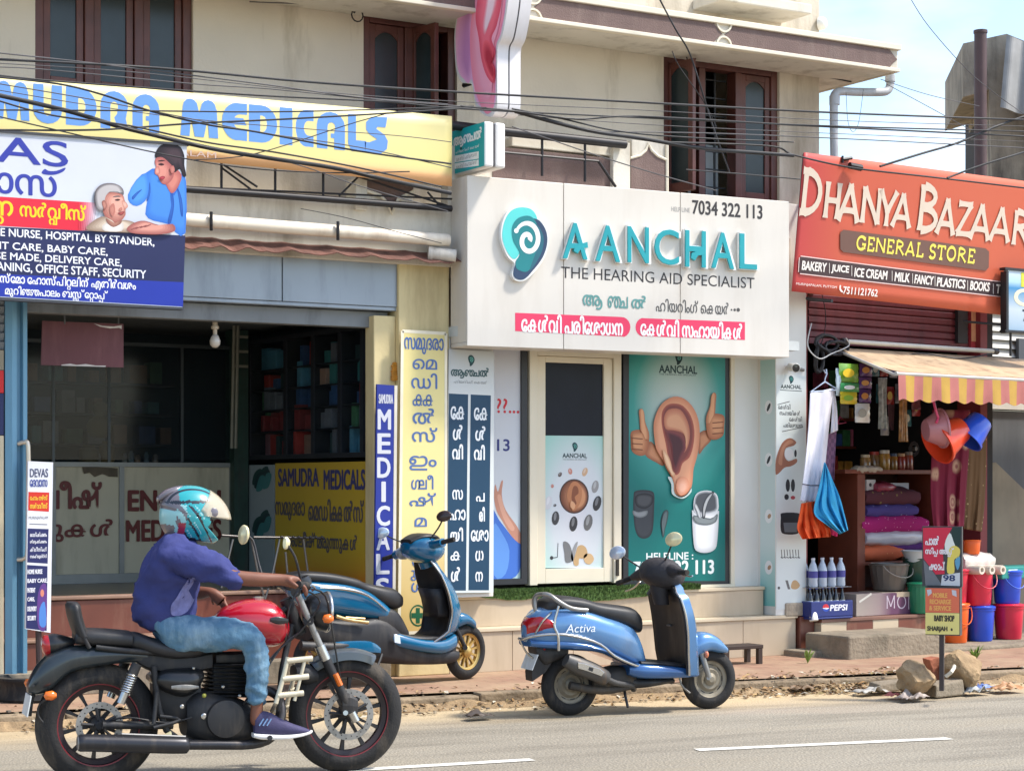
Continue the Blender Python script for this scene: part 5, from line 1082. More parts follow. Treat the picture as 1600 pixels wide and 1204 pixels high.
# hanging plastic ware
def lidless(mb,c,ax,r0,r1,h,n=28):
    ax = Vector(ax).normalized();mb.lathe([(r0*.02,.0),(r0*.9,0),(r0,.012),(lerp(r0,r1,.6),h*.6),(r1*.96,h*.9),(r1*1.05,h*.9),(r1*1.07,h),(r1*.98,h*1.005),(r1*.94,h*.9),(r0*.95,.02),(r0*.02,.016)],c,ax,n,caps=False)
PLR = lambda c: mt(c,.28,var=.03,sc=5,coat=.25,spec=.5,name='plastic_ware')
mb = MB().m(PLR((226,70,34)));lidless(mb,DH.P(1503,669,.72),(-.80,.1,-.42),.115,.19,.30);o_ = mb.ob('bucket',loc=tuple(DH.P(1470,690,.7)),label='orange plastic bucket hanging sideways under the striped valance',cat='bucket',smooth=40)
mb = MB().m(PLR((40,84,200)));lidless(mb,DH.P(1534,655,.78),(-.60,.15,-.70),.11,.15,.24);mb.ob('mug',loc=tuple(DH.P(1518,685,.66)),label='blue plastic pot hanging beside the orange bucket',cat='pot',smooth=40)
mb = MB().m(mt((196,132,138),.3,var=.05,alpha=.85,coat=.2));lidless(mb,DH.P(1446,672,.62),(.75,-.25,.1),.10,.17,.16);mb.ob('basin',loc=tuple(DH.P(1440,680,.6)),label='translucent pink basin hanging behind the orange bucket',cat='basin',smooth=40)
mb = MB().m(PLR((220,80,120)));mb.tube([DH.P(1459,628,.72),DH.P(1462,640,.74),DH.P(1466,652,.75),DH.P(1463,660,.76)],.012,6);mb.ob('ribbon',loc=tuple(DH.P(1462,640,.74)),label='pink plastic tie from which the orange bucket hangs',cat='tie')
# ------------------------------------------------------------------ inside the store
WOODR = mt((116,58,40),.5,var=.2,sc=4,name='red_wood')
CB = PL(*DH.at(0,0,-.25).xy,7)
T = thing('cabinet','reddish wooden cabinet full of folded bedding inside the store','cabinet',tuple(CB.P(1395,945)))
mb = MB().m(WOODR)
a,b,c,d = CB.rect(1340,946,1352,740);cx1 = CB.uv(1462,800)[0];mb.ubox(CB,a,gz,c,d,-.5,0);mb.ob('post',T,bevel=.004);mb = MB().m(WOODR);mb.ubox(CB,cx1,gz,cx1+.05,d,-.5,0);mb.ob('post',T,bevel=.004)
mb = MB().m(WOODR);mb.ubox(CB,CB.uv(1318,744)[0],d+.001,cx1+.08,d+.04,-.5,.02);mb.ob('top',T,bevel=.004);sh_z = [CB.uv(1400,y)[1] for y in (920,876)]
mb = MB().m(WOODR);mb.ubox(CB,c+.001,sh_z[0]-.03,cx1-.001,sh_z[0],-.5,-.01);mb.ob('shelf',T);mb = MB().m(WOODR);mb.ubox(CB,c+.001,sh_z[1]-.03,cx1-.001,sh_z[1],-.5,-.01);mb.ob('shelf',T)
mb = MB().m(mt((70,44,36),.7));mb.ubox(CB,c+.001,gz,cx1-.001,d,-.5,-.48);mb.ob('back_panel',T)
mb = MB().m(WOODR);mb.ubox(CB,g0+.12,d-.02,CB.uv(1316,744)[0],d+.05,-.6,-.2);mb.ubox(CB,g0+.12,gz,CB.uv(1316,744)[0],d-.02,-.62,-.58);mb.ob('counter',loc=tuple(CB.P(1310,945,-.3)),label='dark wooden counter at the left inside the store',cat='counter')
def pillow(x0,y0,x1,y1,off,mat,label,dep=.36,name='pillow',group='folded bedding stacked in the cabinet',sag=0):
    if group: x0 -= 2;x1 += 4;y0 -= 4;y1 += 2
    a,b,c,d = CB.rect(x0,y0,x1,y1,off);mb = MB().m(mat);W2_,H2 = (c-a)/2,(d-b)/2;n = 28
    rings = []
    for i in range(1,12):
        t = -1+2*i/12;w_ = (1-abs(t)**3)**.45
        rings.append([CB.at((a+c)/2+t*W2_,(b+d)/2+H2*w_*sin(q)*(abs(sin(q))**-.3 if abs(sin(q)) > .01 else 1)+.022*noise.noise((t*5,sin(q)*2,y0))-sag*(1-t*t)*0,off-dep/2+dep/2*cos(q)*(1-.15*t*t)+.012*noise.noise((t*7+3,q,x0))) for q in (2*pi*k/n for k in range(n))])
    mb.loft(rings);return mb.ob(name,loc=tuple(CB.at((a+c)/2,b,off-dep/2)),label=label,cat='bedding',smooth=70,group=group)
pillow(1345,852,1424,876,.02,flower_mat((206,104,70),(226,166,110),14),'orange printed bedding at the bottom of the stack',.42)
pillow(1380,849,1458,862,.0,clothmat((86,46,110)),'thin purple bedding above the orange bundle')
pillow(1350,829,1458,853,.04,mt((190,188,200),.3,var=.06,coat=.4),'silver grey pillow wrapped in plastic')
pillow(1342,806,1460,835,.03,flower_mat((176,40,116),(236,170,200),26,.3),'magenta pillow with small pale dots')
pillow(1352,789,1442,809,.0,flower_mat((84,74,140),(150,160,206),12),'dark blue printed bedding above the magenta pillow')
pillow(1350,763,1446,791,-.02,flower_mat((96,56,66),(140,124,80),10),'dark plaid bundle at the top of the bedding stack')
pillow(1374,756,1402,768,.0,mt((150,60,80),.3,coat=.4),'small wine red packet on top of the bedding')
mb = MB().m(mt((206,204,202),.6));mb.pbox(CB,1354,749,1368,775,-.1,-.08);mb.m(mt((60,60,64),.6));mb.ell(CB,1360,757,2.2,3,-.078,10);mb.ob('price_card',loc=tuple(CB.P(1361,775,-.1)),label='white card with a dark mark standing inside the cabinet',cat='card')
mb = MB().m(mt((190,190,194),.5));mb.pbox(CB,1380,754,1420,766,-.3,-.2);mb.ob('carton',loc=tuple(CB.P(1400,766,-.25)),label='pale box behind the bedding at the top of the cabinet',cat='box')
def jar(x,yb,w,h,off,c,capc,label,name='jar',cat='jar',grp='jars and packs on top of the cabinet'):
    p = CB.P(x,yb,off);k = .0072;r = w*k/2;H_ = h*k;T2 = thing(name,label,cat,tuple(p),group=grp)
    mb = MB().m(mt(c,.15,var=.3,sc=25,coat=.5));mb.lathe([(r*.9,0),(r,.01),(r,H_*.78),(r*.8,H_*.86)],p,n=16);mb.ob('body',T2,smooth=40)
    mb = MB().m(mt(capc,.35));mb.lathe([(r*.86,H_*.86),(r*.86,H_),(r*.8,H_*1.01)],p,n=16);mb.ob('lid',T2,smooth=40)
for x,w,h,o,c,cc,l in ((1352,14,24,-.1,(150,116,70),(196,180,150),'jar of light brown snacks on the left of the cabinet top'),(1366,15,28,-.16,(128,96,62),(170,60,50),'jar of brown snacks under a red lid on the cabinet'),(1382,15,30,-.1,(170,128,60),(206,200,186),'jar of yellow snacks under a pale lid'),(1395,13,26,-.14,(150,108,50),(60,80,110),'jar with a blue lid near the middle of the cabinet top'),(1408,12,26,-.12,(150,60,46),(190,150,110),'red labelled jar on the cabinet top'),(1420,12,28,-.1,(140,70,52),(130,120,110),'brown red jar nearest the hanging dresses')):
    jar(x,739,w,h,o,c,cc,l)
pillow(1336,727,1384,739,.03,mt((176,164,146),.35,var=.2,sc=20,coat=.4),'row of pale cling wrapped packs at the front of the cabinet top',.1,'snack_pack',None)
mb = MB().m(mt((60,58,60),.5));mb.torus(CB.P(1428,701,-.2),DH.N,.055,[(.02*cos(t),.02*sin(t)) for t in (0,1.57,3.14,4.71)],24);mb.m(mt((130,126,120),.4));mb.lathe([(.02,-.02),(.02,.03),(.0,.035)],CB.P(1428,701,-.2),tuple(DH.N),12);mb.ob('tape_roll',loc=tuple(CB.P(1428,710,-.2)),label='dark roll of tape hanging above the jars',cat='tape roll')
cloth('hanging_bag',DH,[(1386,610),(1388,650),(1392,672)],[(1398,610),(1397,650),(1396,672)],-.3,clothmat((92,66,74)),'dim reddish bag hanging in the dark of the store','bag',.01,1)
mb = MB().m(mt((150,40,80),.4));mb.tube([DH.P(1309,662,-.1),DH.P(1322,660,-.1),DH.P(1312,650,-.1),DH.P(1309,662,-.1)],.006,6);mb.ob('clothes_hanger',loc=tuple(DH.P(1312,650,-.1)),label='small magenta hanger inside the store',cat='hanger')
# basket, bins, carton and bottles on the store floor
def bin_(x,yb,w,h,pl,off,c,label,ribs=0,lid=True,handle=None,name='bucket',cat='bucket',grp=None,base=None,k=None,taper=.84,open_=False):
    p = base or pl.P(x,yb,off);d = (p-CAM).dot(Vector((sT,cT,0)));k = d/F;r = w*k/2;H_ = h*k
    T2 = thing(name,label,cat,tuple(p),group=grp);mt_ = PLR(c) if isinstance(c,tuple) else c
    mb = MB().m(mt_);n = 36;prof = [(r*taper*.94,0),(r*taper,.012),(r*lerp(taper,1,.75),H_*.75),(r*.97,H_*.86),(r*1.03,H_*.862),(r*1.04,H_*.90),(r*.98,H_*.905),(r*.98,H_*.95)]
    if open_: prof += [(r*.94,H_*.95),(r*taper*.94,.02),(.001,.016)]
    ax = Vector((0,0,1));rings = []
    for q_,(rr,hh) in enumerate(prof):
        rings.append([p+ax*hh+Vector((cos(t),sin(t),0))*(rr*(1+(ribs*.02*(1 if (j % 2) else -1) if 1 <= q_ <= 3 and ribs else 0))) for j,t in ((j,2*pi*j/n) for j in range(n))])
    mb.loft(rings,caps=not open_);mb.ob('body',T2,smooth=35)
    if lid:
        mb = MB().m(mt_);mb.lathe([(r*.99,H_*.93),(r*1.06,H_*.93),(r*1.07,H_*.965),(r*1.0,H_*.99),(r*.9,H_*.985),(r*.85,H_),(.001,H_)],p,n=36,caps=False);mb.ob('lid',T2,smooth=35)
    if handle:
        mb = MB().m(mt(handle,.4));s0 = pl.U;nn = pl.N;mb.tube([p+s0*(r*1.04*cos(t))+nn*(r*.55+.5*r*sin(t))+Vector((0,0,H_*.88-H_*.42*sin(t))) for t in (pi*q/12 for q in range(13))],.005,6);mb.ob('handle',T2,smooth=60)
    return T2,p+Vector((0,0,H_*1.005))
LB2 = PL(*LG.at(0,0,-.45).xy,5)
lgz = LG.uv(1540,1010)[1]
def onl(x,off):
    u = LB2.uv(x,1000,off)[0];return LB2.at(u,lgz+.002,off)
B_ = 'lidded plastic buckets stacked outside the store'
t1_,e1 = bin_(1490,0,44,62,LB2,0,(226,96,30),'orange lidded bucket half hidden behind the small post sign',base=onl(1492,.02),grp=B_,handle=(226,110,50))
t2_,e2 = bin_(1532,0,44,55,LB2,0,(34,78,196),'blue lidded bucket in the lower row between orange and red',base=onl(1532,.02),grp=B_)
t3_,e3 = bin_(1576,0,47,55,LB2,0,(206,32,64),'red lidded bucket in the lower row at the right',base=onl(1576,.02),grp=B_)
bin_(1495,0,44,52,LB2,0,(200,36,62),'red bucket in the upper row just behind the post sign',base=e1+Vector((.03,.04,0)),grp=B_)
bin_(1526,0,52,58,LB2,0,(206,36,66),'large red bucket with a wire handle in the upper row',base=e2+Vector((-.02,.03,0)),grp=B_,handle=(206,60,80))
bin_(1578,0,46,52,LB2,0,(34,80,200),'blue bucket with a wire handle in the upper row',base=e3+Vector((.0,.02,0)),grp=B_,handle=(70,110,210))
FLR = lambda x,off: CB.at(CB.uv(x,940,off)[0],gz+.002,off)
bin_(1389,0,62,44,CB,0,(104,96,88),'dark grey ribbed laundry basket in front of the bedding',base=CB.P(1389,921,.22),ribs=1,lid=False,handle=(150,144,136),name='basket',cat='basket',open_=True,taper=.8)
mb = MB().m(BEI);q = CB.P(1389,922,.22);mb.box(q.x-.26,q.x+.3,q.y-.2,q.y+.12,DT.uv(1400,961)[1]+.16,q.z-.004);mb.ob('plinth_box',loc=(q.x,q.y,gz),label='low beige box carrying the grey laundry basket',cat='box')
bin_(1436,0,38,48,CB,0,(26,120,84),'green ribbed bin beside the small post sign',base=CB.P(1437,957,.46),ribs=1,name='bin',cat='bin')
bin_(1430,0,44,44,CB,0,(36,66,52),'dark green bucket behind the green bin',base=CB.P(1432,911,.3),lid=False,open_=True)
bin_(1430,0,44,22,CB,0,(196,196,196),'white basin resting on the dark green bucket',base=CB.P(1430,880,.32),lid=False,open_=True,name='basin',cat='basin',taper=.6)
mb = MB();a,b,c,d = DT.rect(1332,958,1452,924,.0)
m_ = grad_mat('carton_print',[(0,(176,164,150)),(.28,(150,132,130)),(.42,(104,66,92)),(1,(86,52,78))],axis='X')
mb.m(m_);CT = PL(*DT.at(0,0,-.08).xy,4);a,b,c,d = CT.rect(1338,954,1470,925);b = zt3+.002;mb.ubox(CT,a,b,c,d,-.3,0);ct = mb.ob('carton',loc=tuple(CT.at((a+c)/2,b)),label='purple printed carton lying on the tiled step',cat='carton',bevel=.004)
mb = MB().m(prt((196,182,192)));strokes(mb,CT,1384,930,1400,950,.003,[[(.15,0),(.15,1)],[(.15,1),(.5,.15)],[(.5,.15),(.85,1)],[(.85,0),(.85,1)]],.1,1.2);strokes(mb,CT,1402,930,1416,950,.003,[arc(.5,.5,.45,.48,90,270),arc(.5,.5,.45,.48,270,450)],.1);strokes(mb,CT,1418,931,1432,951,.003,[[(.15,0),(.15,1)],[(.15,1),(.85,0)],[(.85,0),(.85,1)]],.1,1.2)
mb.text('SOON',CT,1434,931,1464,951,.003);mb.m(mt((220,214,200),.5));lines(mb,CT,((1343,940,1362,927),),.02,.004);mb.ob('lettering',ct)
# soft drink crate and bottles
CR = PL(*DT.at(0,0,.02).xy,2)
cz_ = A.uv(1262,962)[1]+.0
T = thing('drinks_crate','dark blue bottle crate with a white brand mark on the tiled block','crate',tuple(CR.P(1306,960)))
mb = MB().m(mt((34,48,112),.4,var=.05));a,b,c,d = CR.rect(1281,960,1333,938);b = zt3+.002;a -= .10
mb.ubox(CR,a,b,c,b+.02,-.3,0);mb.ubox(CR,a,b+.02,c,d,-.02,0);mb.ubox(CR,a,b+.02,c,d,-.3,-.28);mb.ubox(CR,a,b+.02,a+.02,d,-.279,-.021);mb.ubox(CR,c-.02,b+.02,c,d,-.279,-.021);mb.ob('box',T,bevel=.008)
mb = MB().m(prt((226,226,234)));mb.text('PEPSI',CR,1297,944,1323,953,.003,bold=.06,shear=.15);mb.ell(CR,1290.5,949,5,6,.003,20);mb.m(prt((196,50,60)));mb.poly(CR,[(1290.5+5*cos(t),949-6*sin(t)) for t in (pi*k/10 for k in range(11))]+[(1288,948.5),(1292,949.5)][::-1],.004);mb.m(prt((50,80,170)));mb.poly(CR,[(1290.5+5*cos(t),949.8+5.2*sin(t)) for t in (pi*k/10 for k in range(11))]+[(1288,950.6),(1292,951.4)],.004);mb.ob('brand_mark',T)
GL = mt((40,34,36),.08,var=.1,coat=.5,name='dark_drink');PET = mt((188,200,214),.08,var=.05,sc=20,coat=.6,alpha=.82,name='clear_pet');LBL = prt((74,72,140));LB3 = prt((210,214,220));CAP = mt((60,80,160),.4)
def bottle(p,r,h,body,lbl,cap,label,grp,name='bottle'):
    T2 = thing(name,label,'bottle',tuple(p),group=grp)
    mb = MB().m(body);mb.lathe([(r*.85,0),(r,.012),(r*.94,h*.25),(r,h*.3),(r,h*.58),(r*.8,h*.72),(r*.36,h*.88),(r*.34,h*.95)],p,n=14);mb.ob('body',T2,smooth=50)
    mb = MB().m(lbl);mb.lathe([(r*1.015,h*.32),(r*1.015,h*.56)],p,n=14,caps=False);mb.ob('label',T2,smooth=50)
    mb = MB().m(cap);mb.lathe([(r*.4,h*.95),(r*.4,h),(.001,h)],p,n=12,caps=False);mb.ob('cap',T2)
    return T2
w6 = (c-a-.04)
bt = None
for k in range(6):
    for rw in range(2):
        p = CR.at(a+.02+w6*(k+.5)/6,b+.022,-.08-.13*rw)
        if bt is None: bt = bottle(p,.026,.25,GL,LB3,CAP,'dark soft drink bottle standing in the blue crate','bottles standing in the blue crate')
        else: copytree(bt,p)
bt = None
mb = MB().m(mt((150,150,156),.3,alpha=.6));mb.ubox(CR,a+.01,b+.276,c-.01,b+.28,-.29,-.01);tr_ = mb.ob('shrink_tray',loc=tuple(CR.at((a+c)/2,b+.276,-.1)),label='clear tray lying over the crate under the water bottles',cat='tray')
for k in range(4):
    for rw in range(2):
        p = CR.at(a+.03+(w6-.02)*(k+.5)/4,b+.283,-.07-.12*rw)
        if bt is None: bt = bottle(p,.042,.25,PET,LBL,mt((210,214,222),.4),'clear water bottle with a purple label in the pack above the crate','water bottles packed on top of the crate')
        else: copytree(bt,p)
# things on the upper row of buckets
RL = PL(*onl(1540,.05).xy,5)
pillow_pl = CB;CBs = CB;CB = LB2
pillow(1505,862,1562,893,.05,mt((206,196,186),.25,var=.12,sc=14,coat=.5),'bundle of pale plastic wrapped goods on the upper buckets',.22,'plastic_bundle',None);CB = CBs
for k,x in enumerate((1533,1549,1566)):
    c_ = LB2.P(x,890,.18);mb = MB().m(mt((206,196,180),.4,var=.1));mb.lathe([(.001,-.3),(.04,-.3),(.044,-.28),(.044,.0),(.04,.012),(.022,.012),(.02,-.02),(.001,-.02)],c_,tuple(LB2.N),18,caps=False);mb.ob('roll',loc=tuple(c_),label=('cream paper roll, left of three lying end on over the buckets','cream paper roll, middle of three lying end on','cream paper roll, right of three beside the teal box')[k],cat='roll',smooth=50,group='rolls lying on the buckets')
mb = MB().m(mt((40,140,130),.4,var=.1));mb.pbox(LB2,1566,884,1640,903,-.2,.1);bx = mb.ob('carton',loc=tuple(LB2.P(1590,903)),label='flat teal box lying on the blue bucket at the right edge',cat='box',bevel=.01)
mb = MB().m(prt((220,232,228)));mb.pbox(LB2,1576,889,1590,896,.1005,.102);mb.ob('paper_label',bx)
bin_(1517,0,28,22,LB2,0,(222,96,36),'small orange container with a knobbly lid on the plastic bundle',base=LB2.P(1518,865,-.02),name='container',cat='container',taper=.9)
# ------------------------------------------------------------------ small post sign and stones at the kerb
base = G(1472,1074,PZ)
PS2 = PL(base.x,base.y,-51)
T = thing('post_sign','small two panel advertising sign on a dark post set among stones','sign',tuple(base))
mb = MB().m(mt((62,52,50),.6,var=.15));a,b,c,d = PS2.rect(1468,1078,1475,985);mb.ubox(PS2,a,PZ-.02,c,d,-.02,.02);mb.ob('post',T)
mb = MB().m(mt((58,58,60),.5));mb.pbox(PS2,1441,916,1503,822,-.06,-.002);mb.pbox(PS2,1446,992,1500,917,-.08,.04);mb.ob('panel',T)
mb = MB().m(prt((206,44,70)));mb.poly(PS2,[(1442,824),(1488,823.5),(1478,842),(1473,862),(1476,896),(1462,897),(1443,872)],.001);mb.m(prt((112,114,118)));mb.poly(PS2,[(1443,874),(1461,897),(1472,914),(1446,914)],.001)
mb.m(prt((34,56,52)));mb.poly(PS2,[(1488,823.5),(1501.5,823.5),(1500,850),(1494,860),(1486,845)],.002);mb.m(prt((226,226,216)));mb.poly(PS2,smoothpts([(1484,832),(1490,846),(1493,856),(1488,868),(1480,866),(1476,850)],3),.003)
mb.m(prt((226,204,96)));mb.poly(PS2,smoothpts([(1484,856),(1492,852),(1500,858),(1498,870),(1491,874),(1491,894),(1480,894),(1481,870)],3),.004);mb.m(prt((96,156,186)));mb.poly(PS2,smoothpts([(1492,876),(1499,868),(1500,880),(1496,890)],3),.004)
mb.m(prt((206,206,208)));mb.poly(PS2,[(1472,898),(1500,894),(1500,915),(1470,914)],.004);mb.m(prt((40,56,100)));mb.text('98',PS2,1474,898,1492,907,.006,bold=.05)
mb.m(prt((238,226,228)));mb.text('പാൽ',PS2,1446,837,1467,851,.006,bold=.03,mal=True);mb.text('സി{പ/പ} അ{പ/പ}്',PS2,1446,855,1490,869,.006,bold=.03,mal=True);mb.text('ഷോപ്',PS2,1452,877,1476,890,.006,bold=.03,mal=True);mb.ob('upper_print',T)
mb = MB().m(prt((222,112,80)));mb.poly(PS2,[(1446,918),(1499,919),(1499,957),(1446,956)],.042);mb.m(prt((230,214,130)));mb.poly(PS2,[(1446,956.5),(1499,957.5),(1499,991),(1446,990)],.042)
mb.m(prt((240,176,96)));
for t,x0,x1,y in (('MOBILE',1458,1480,926),('RECHARGE',1453,1486,936),('& SERVICE',1452,1486,946)): mb.text(t,PS2,x0,y,x1,y+7,.044,bold=.05)
mb.m(prt((72,64,50)));mb.text('BABY SHOP',PS2,1460,961,1491,970,.044,bold=.05);mb.text('SHARJAH',PS2,1449,978,1480,987,.044,bold=.05);mb.ell(PS2,1487,983,1.6,2.4,.044,8);mb.m(prt((200,196,200)));mb.poly(PS2,[(1448,921),(1455,920),(1456,926),(1450,931)],.044);mb.poly(PS2,[(1487,921),(1494,922),(1495,932),(1488,929)],.044);mb.ob('lower_print',T)
def rock(p,rx,ry,rz,seed,mat,label,name='stone',cat='stone',rot=0,grp=None):
    import bmesh
    bm = bmesh.new();bmesh.ops.create_icosphere(bm,subdivisions=4,radius=1);p = Vector(p)
    cr,sr = cos(rot),sin(rot)
    planes = []
    rr = random.Random(seed)
    for k in range(9):
        v = Vector((rr.uniform(-1,1),rr.uniform(-1,1),rr.uniform(-.6,1))).normalized();planes.append((v,rr.uniform(.5,.8)))
    vs = []
    for v in bm.verts:
        c = v.co.copy()
        for nn,dd in planes:
            e = c.dot(nn)-dd
            if e > 0: c -= nn*e*.92
        c *= 1+.14*noise.noise(c*2.1+Vector((seed,0,0)))+.07*noise.noise(c*6+Vector((seed,0,0)))
        x,y,z = c.x*rx,c.y*ry,c.z*rz;vs.append(p+Vector((x*cr-y*sr,x*sr+y*cr,z+rz*.7)))
    mb = MB().m(mat);mb.add(vs,[tuple(v.index for v in f.verts) for f in bm.faces]);bm.free()
    return mb.ob(name,loc=tuple(p),label=label,cat=cat,smooth=28,group=grp)
STN = mt((158,132,98),.9,var=.25,sc=7,bump=.7,bsc=22,grime=((112,88,60),.8,6),name='tan_stone')
rock(G(1432,1076,PZ-.02),.20,.15,.13,3,STN,'rounded tan stone left of the small sign post',rot=.3)
rock(G(1504,1068,PZ-.02),.18,.16,.15,8,STN,'taller tan stone right of the small sign post',rot=1.1)
mb = MB().m(CON);p = G(1482,1087,.01);
mb.add([p+Vector(v) for v in ((-.17,-.05,0),(.16,-.01,0),(.19,.15,0),(-.15,.13,0),(-.16,-.04,.09),(.15,0,.12),(.18,.14,.12),(-.14,.12,.10))],[(3,2,1,0),(4,5,6,7),(0,1,5,4),(1,2,6,5),(2,3,7,6),(3,0,4,7)]);mb.ob('concrete_slab',loc=tuple(p),label='broken grey concrete slab leaning at the foot of the sign post',cat='slab',bevel=.012)
BRK = mt((150,88,62),.9,var=.2,sc=10,bump=.4)
mb = MB().m(BRK);p = G(1463,1062,PZ);mb.add([p+Vector(v) for v in ((-.05,-.05,0),(.06,-.05,0),(.06,.06,0),(-.05,.06,0),(-.09,-.02,.16),(.0,-.03,.18),(.0,.06,.18),(-.09,.06,.17))],[(3,2,1,0),(4,5,6,7),(0,1,5,4),(1,2,6,5),(2,3,7,6),(3,0,4,7)]);mb.ob('brick',loc=tuple(p),label='piece of red brick wedged beside the sign post',cat='brick',bevel=.006)
mb = MB().m(mt((200,190,172),.5));mb.tube([G(1478,1056,PZ+.12),G(1486,1050,PZ+.15),G(1490,1044,PZ+.17),G(1491,1040,PZ+.18)],.014,7);mb.ob('pipe_piece',loc=tuple(G(1486,1056,PZ+.1)),label='pale curved piece of pipe among the stones',cat='pipe')
# white spout in the concrete block, small bench by the plinth
mb = MB().m(mt((226,222,214),.4));s_ = A.P(1262,956,.03);mb.tube([s_+Vector((0,.06,0)),s_+Vector((0,-.03,.0)),s_+Vector((.0,-.07,-.02)),s_+Vector((0,-.085,-.07))],.04,14);mb.ob('spout',loc=tuple(s_),label='short white plastic drain spout in the concrete block',cat='pipe',smooth=60)
bp_ = G(1166,1038,PZ);
T = thing('bench','low dark brown metal bench against the plinth','bench',tuple(bp_))
BM = mt((58,44,38),.5,var=.15,metal=.2);BL = PL(bp_.x,bp_.y,0)
a,b,c,d = BL.rect(1132,1014,1193,1008);mb = MB().m(BM);mb.ubox(BL,a,b,c,d,-.2,.0);mb.ob('seat',T,bevel=.004)
for q in (a+.01,c-.05):
    for o in (-.2,-.04): mb = MB().m(BM);mb.ubox(BL,q,PZ,q+.04,b-.001,o,o+.04);mb.ob('leg',T)
# camera on the pier
T = thing('security_camera','white bullet camera with a dark lens fixed to the white pier','camera',tuple(A.P(1240,575,.1)))
p = A.P(1240,574,.12);ax = Vector((-.35,-1,-.12)).normalized();mb = MB().m(mt((216,214,208),.35));mb.lathe([(.001,-.1),(.03,-.1),(.036,-.08),(.036,.05),(.04,.06),(.036,.064)],p,ax,18,caps=False);mb.ob('body',T,smooth=40)
mb = MB().m(mt((24,24,28),.1,coat=.6));mb.lathe([(.034,.05),(.034,.058),(.001,.062)],p,ax,18,caps=False);mb.ob('lens',T);mb = MB().m(mt((120,116,110),.5));mb.tube([p-ax*.08,p-ax*.10+Vector((.04,.02,.0)),A.P(1256,578,.01)],.014,8);mb.ob('arm',T)
BS = PL(*DH.at(0,0,-1.7).xy,7);rr = random.Random(21);pal = (('amber',(196,140,60)),('red',(180,60,56)),('white',(206,202,196)),('green',(70,130,84)),('blue',(70,100,170)),('pink',(206,110,140)))
for y in (610,655,698,738):
    z = BS.uv(1380,y)[1];u = BS.uv(1292,y)[0];ue = BS.uv(1452,y)[0]
    mb = MB().m(WOODR);mb.ubox(BS,u,z-.025,ue,z,-.3,0);mb.ob('wall_shelf',loc=tuple(BS.at(u,z)),label='dim wooden shelf at the back of the store, %s' % {610: 'top one',655: 'second from the top',698: 'third from the top',738: 'lowest one'}[y],cat='shelf',group='shelves at the back of the store')
    while u < ue-.14:
        w_ = rr.uniform(.06,.13);h_ = rr.uniform(.11,.19);nm,c_ = rr.choice(pal);mb = MB().m(mt(c_,.4,var=.25,sc=18));mb.ubox(BS,u,z+.002,u+w_,z+h_,-.2,-.04);mb.ob('packet',loc=tuple(BS.at(u,z,-.1)),label='%s packet on the dim shelves at the back of the store' % nm,cat='packet',group='%s packets on the back shelves' % nm,bevel=.008);u += w_+rr.uniform(.005,.04)
for k,(x,y0,y1) in enumerate(((1372,590,670),(1404,596,690),(1424,592,640))):
    cloth('hanging_strip',DH,[(x,y0),(x+1,(y0+y1)/2),(x,y1)],[(x+14,y0),(x+13,(y0+y1)/2),(x+15,y1)],-.15-.1*k,mt(((150,160,160),(170,120,60),(120,60,70))[k],.3,var=.5,sc=22,coat=.4),('strip of silvery sachets hanging inside the store','strip of tan sachets hanging inside the store near the dresses','short strip of dark red sachets inside the store')[k],'sachets',.008,1)
for k,(x,y,w_,h_) in enumerate(((1362,566,12,22),(1375,562,13,26),(1390,566,12,24),(1369,600,14,30),(1384,604,13,28),(1399,600,12,30),(1412,640,12,26),(1425,620,13,30),(1376,650,13,30))):
    nm,c_,c3 = (('teal',(50,110,120),(190,190,170)),('red',(150,50,50),(206,180,90)),('silver',(150,154,160),(90,100,150)))[k % 3]
    packet(x,y,x+w_,y+h_,-.3-.04*(k % 4),c_,c3,'%s packet hanging in the shade inside the store' % nm)['group'] = '%s packets hanging in the shade' % nm
# ================================================================== vehicles
def hull(mb,pl,secs,n=20,p=2.5,k=.6,sm=4):
    """body shell: sections (x, y_top, y_bottom, half width) measured along the vehicle"""
    q = []
    for s in secs:
        u,zt = pl.uv(s[0],s[1],s[3]*k);_,zb = pl.uv(s[0],s[2],s[3]*k);q.append((u,zt,zb,s[3],s[4] if len(s) > 4 else 0))
    q = smoothpts(q,sm,False);rings = []
    for u,zt,zb,w_,oc in q:
        R_ = []
        for j in range(n):
            t = 2*pi*j/n;c,s = cos(t),sin(t)
            R_.append(Vector((u,-(oc+w_*math.copysign(abs(c)**(2/p),c)),(zt+zb)/2+(zt-zb)/2*math.copysign(abs(s)**(2/p),s))))
        rings.append(R_)
    return mb.loft(rings)
def mdisc(mb,c,w_,h_):
    n_ = Vector((-.86,-.5,.08)).normalized();a = Vector((.5,-.86,0)).normalized();b = n_.cross(a)
    mb.loft([[c+n_*d+a*(w_*k*cos(q))+b*(h_*k*sin(q)+.1*w_*k*cos(q)) for q in (2*pi*j/22 for j in range(22))] for d,k in ((.012,.88),(.006,1),(-.006,.96),(-.022,.6))])
def bar(mb,pl,pts,r,n=8,sm=3):
    """tube through measured points (x, y, lateral offset)"""
    P_ = [tuple(pl.Lc(*p)) for p in pts]
    if len(P_) > 2 and sm > 1: P_ = smoothpts(P_,sm,False)
    return mb.tube(P_,r,n)
BLK = mt((26,27,29),.35,var=.1,sc=9,coat=.2,grime=((84,76,66),.35,7),name='black_paint')
BLKM = mt((34,34,36),.6,var=.12,sc=9,grime=((96,86,74),.4,9),name='black_metal')
RUB = mt((30,29,29),.85,var=.15,sc=20,bump=.2,grime=((110,98,82),.5,6),name='tyre_rubber')
CHR = mt((190,188,184),.22,metal=.9,var=.05,sc=6,name='chrome')
ALU = mt((150,148,144),.4,metal=.6,var=.12,sc=10,grime=((90,82,70),.5,10),name='grey_alloy')
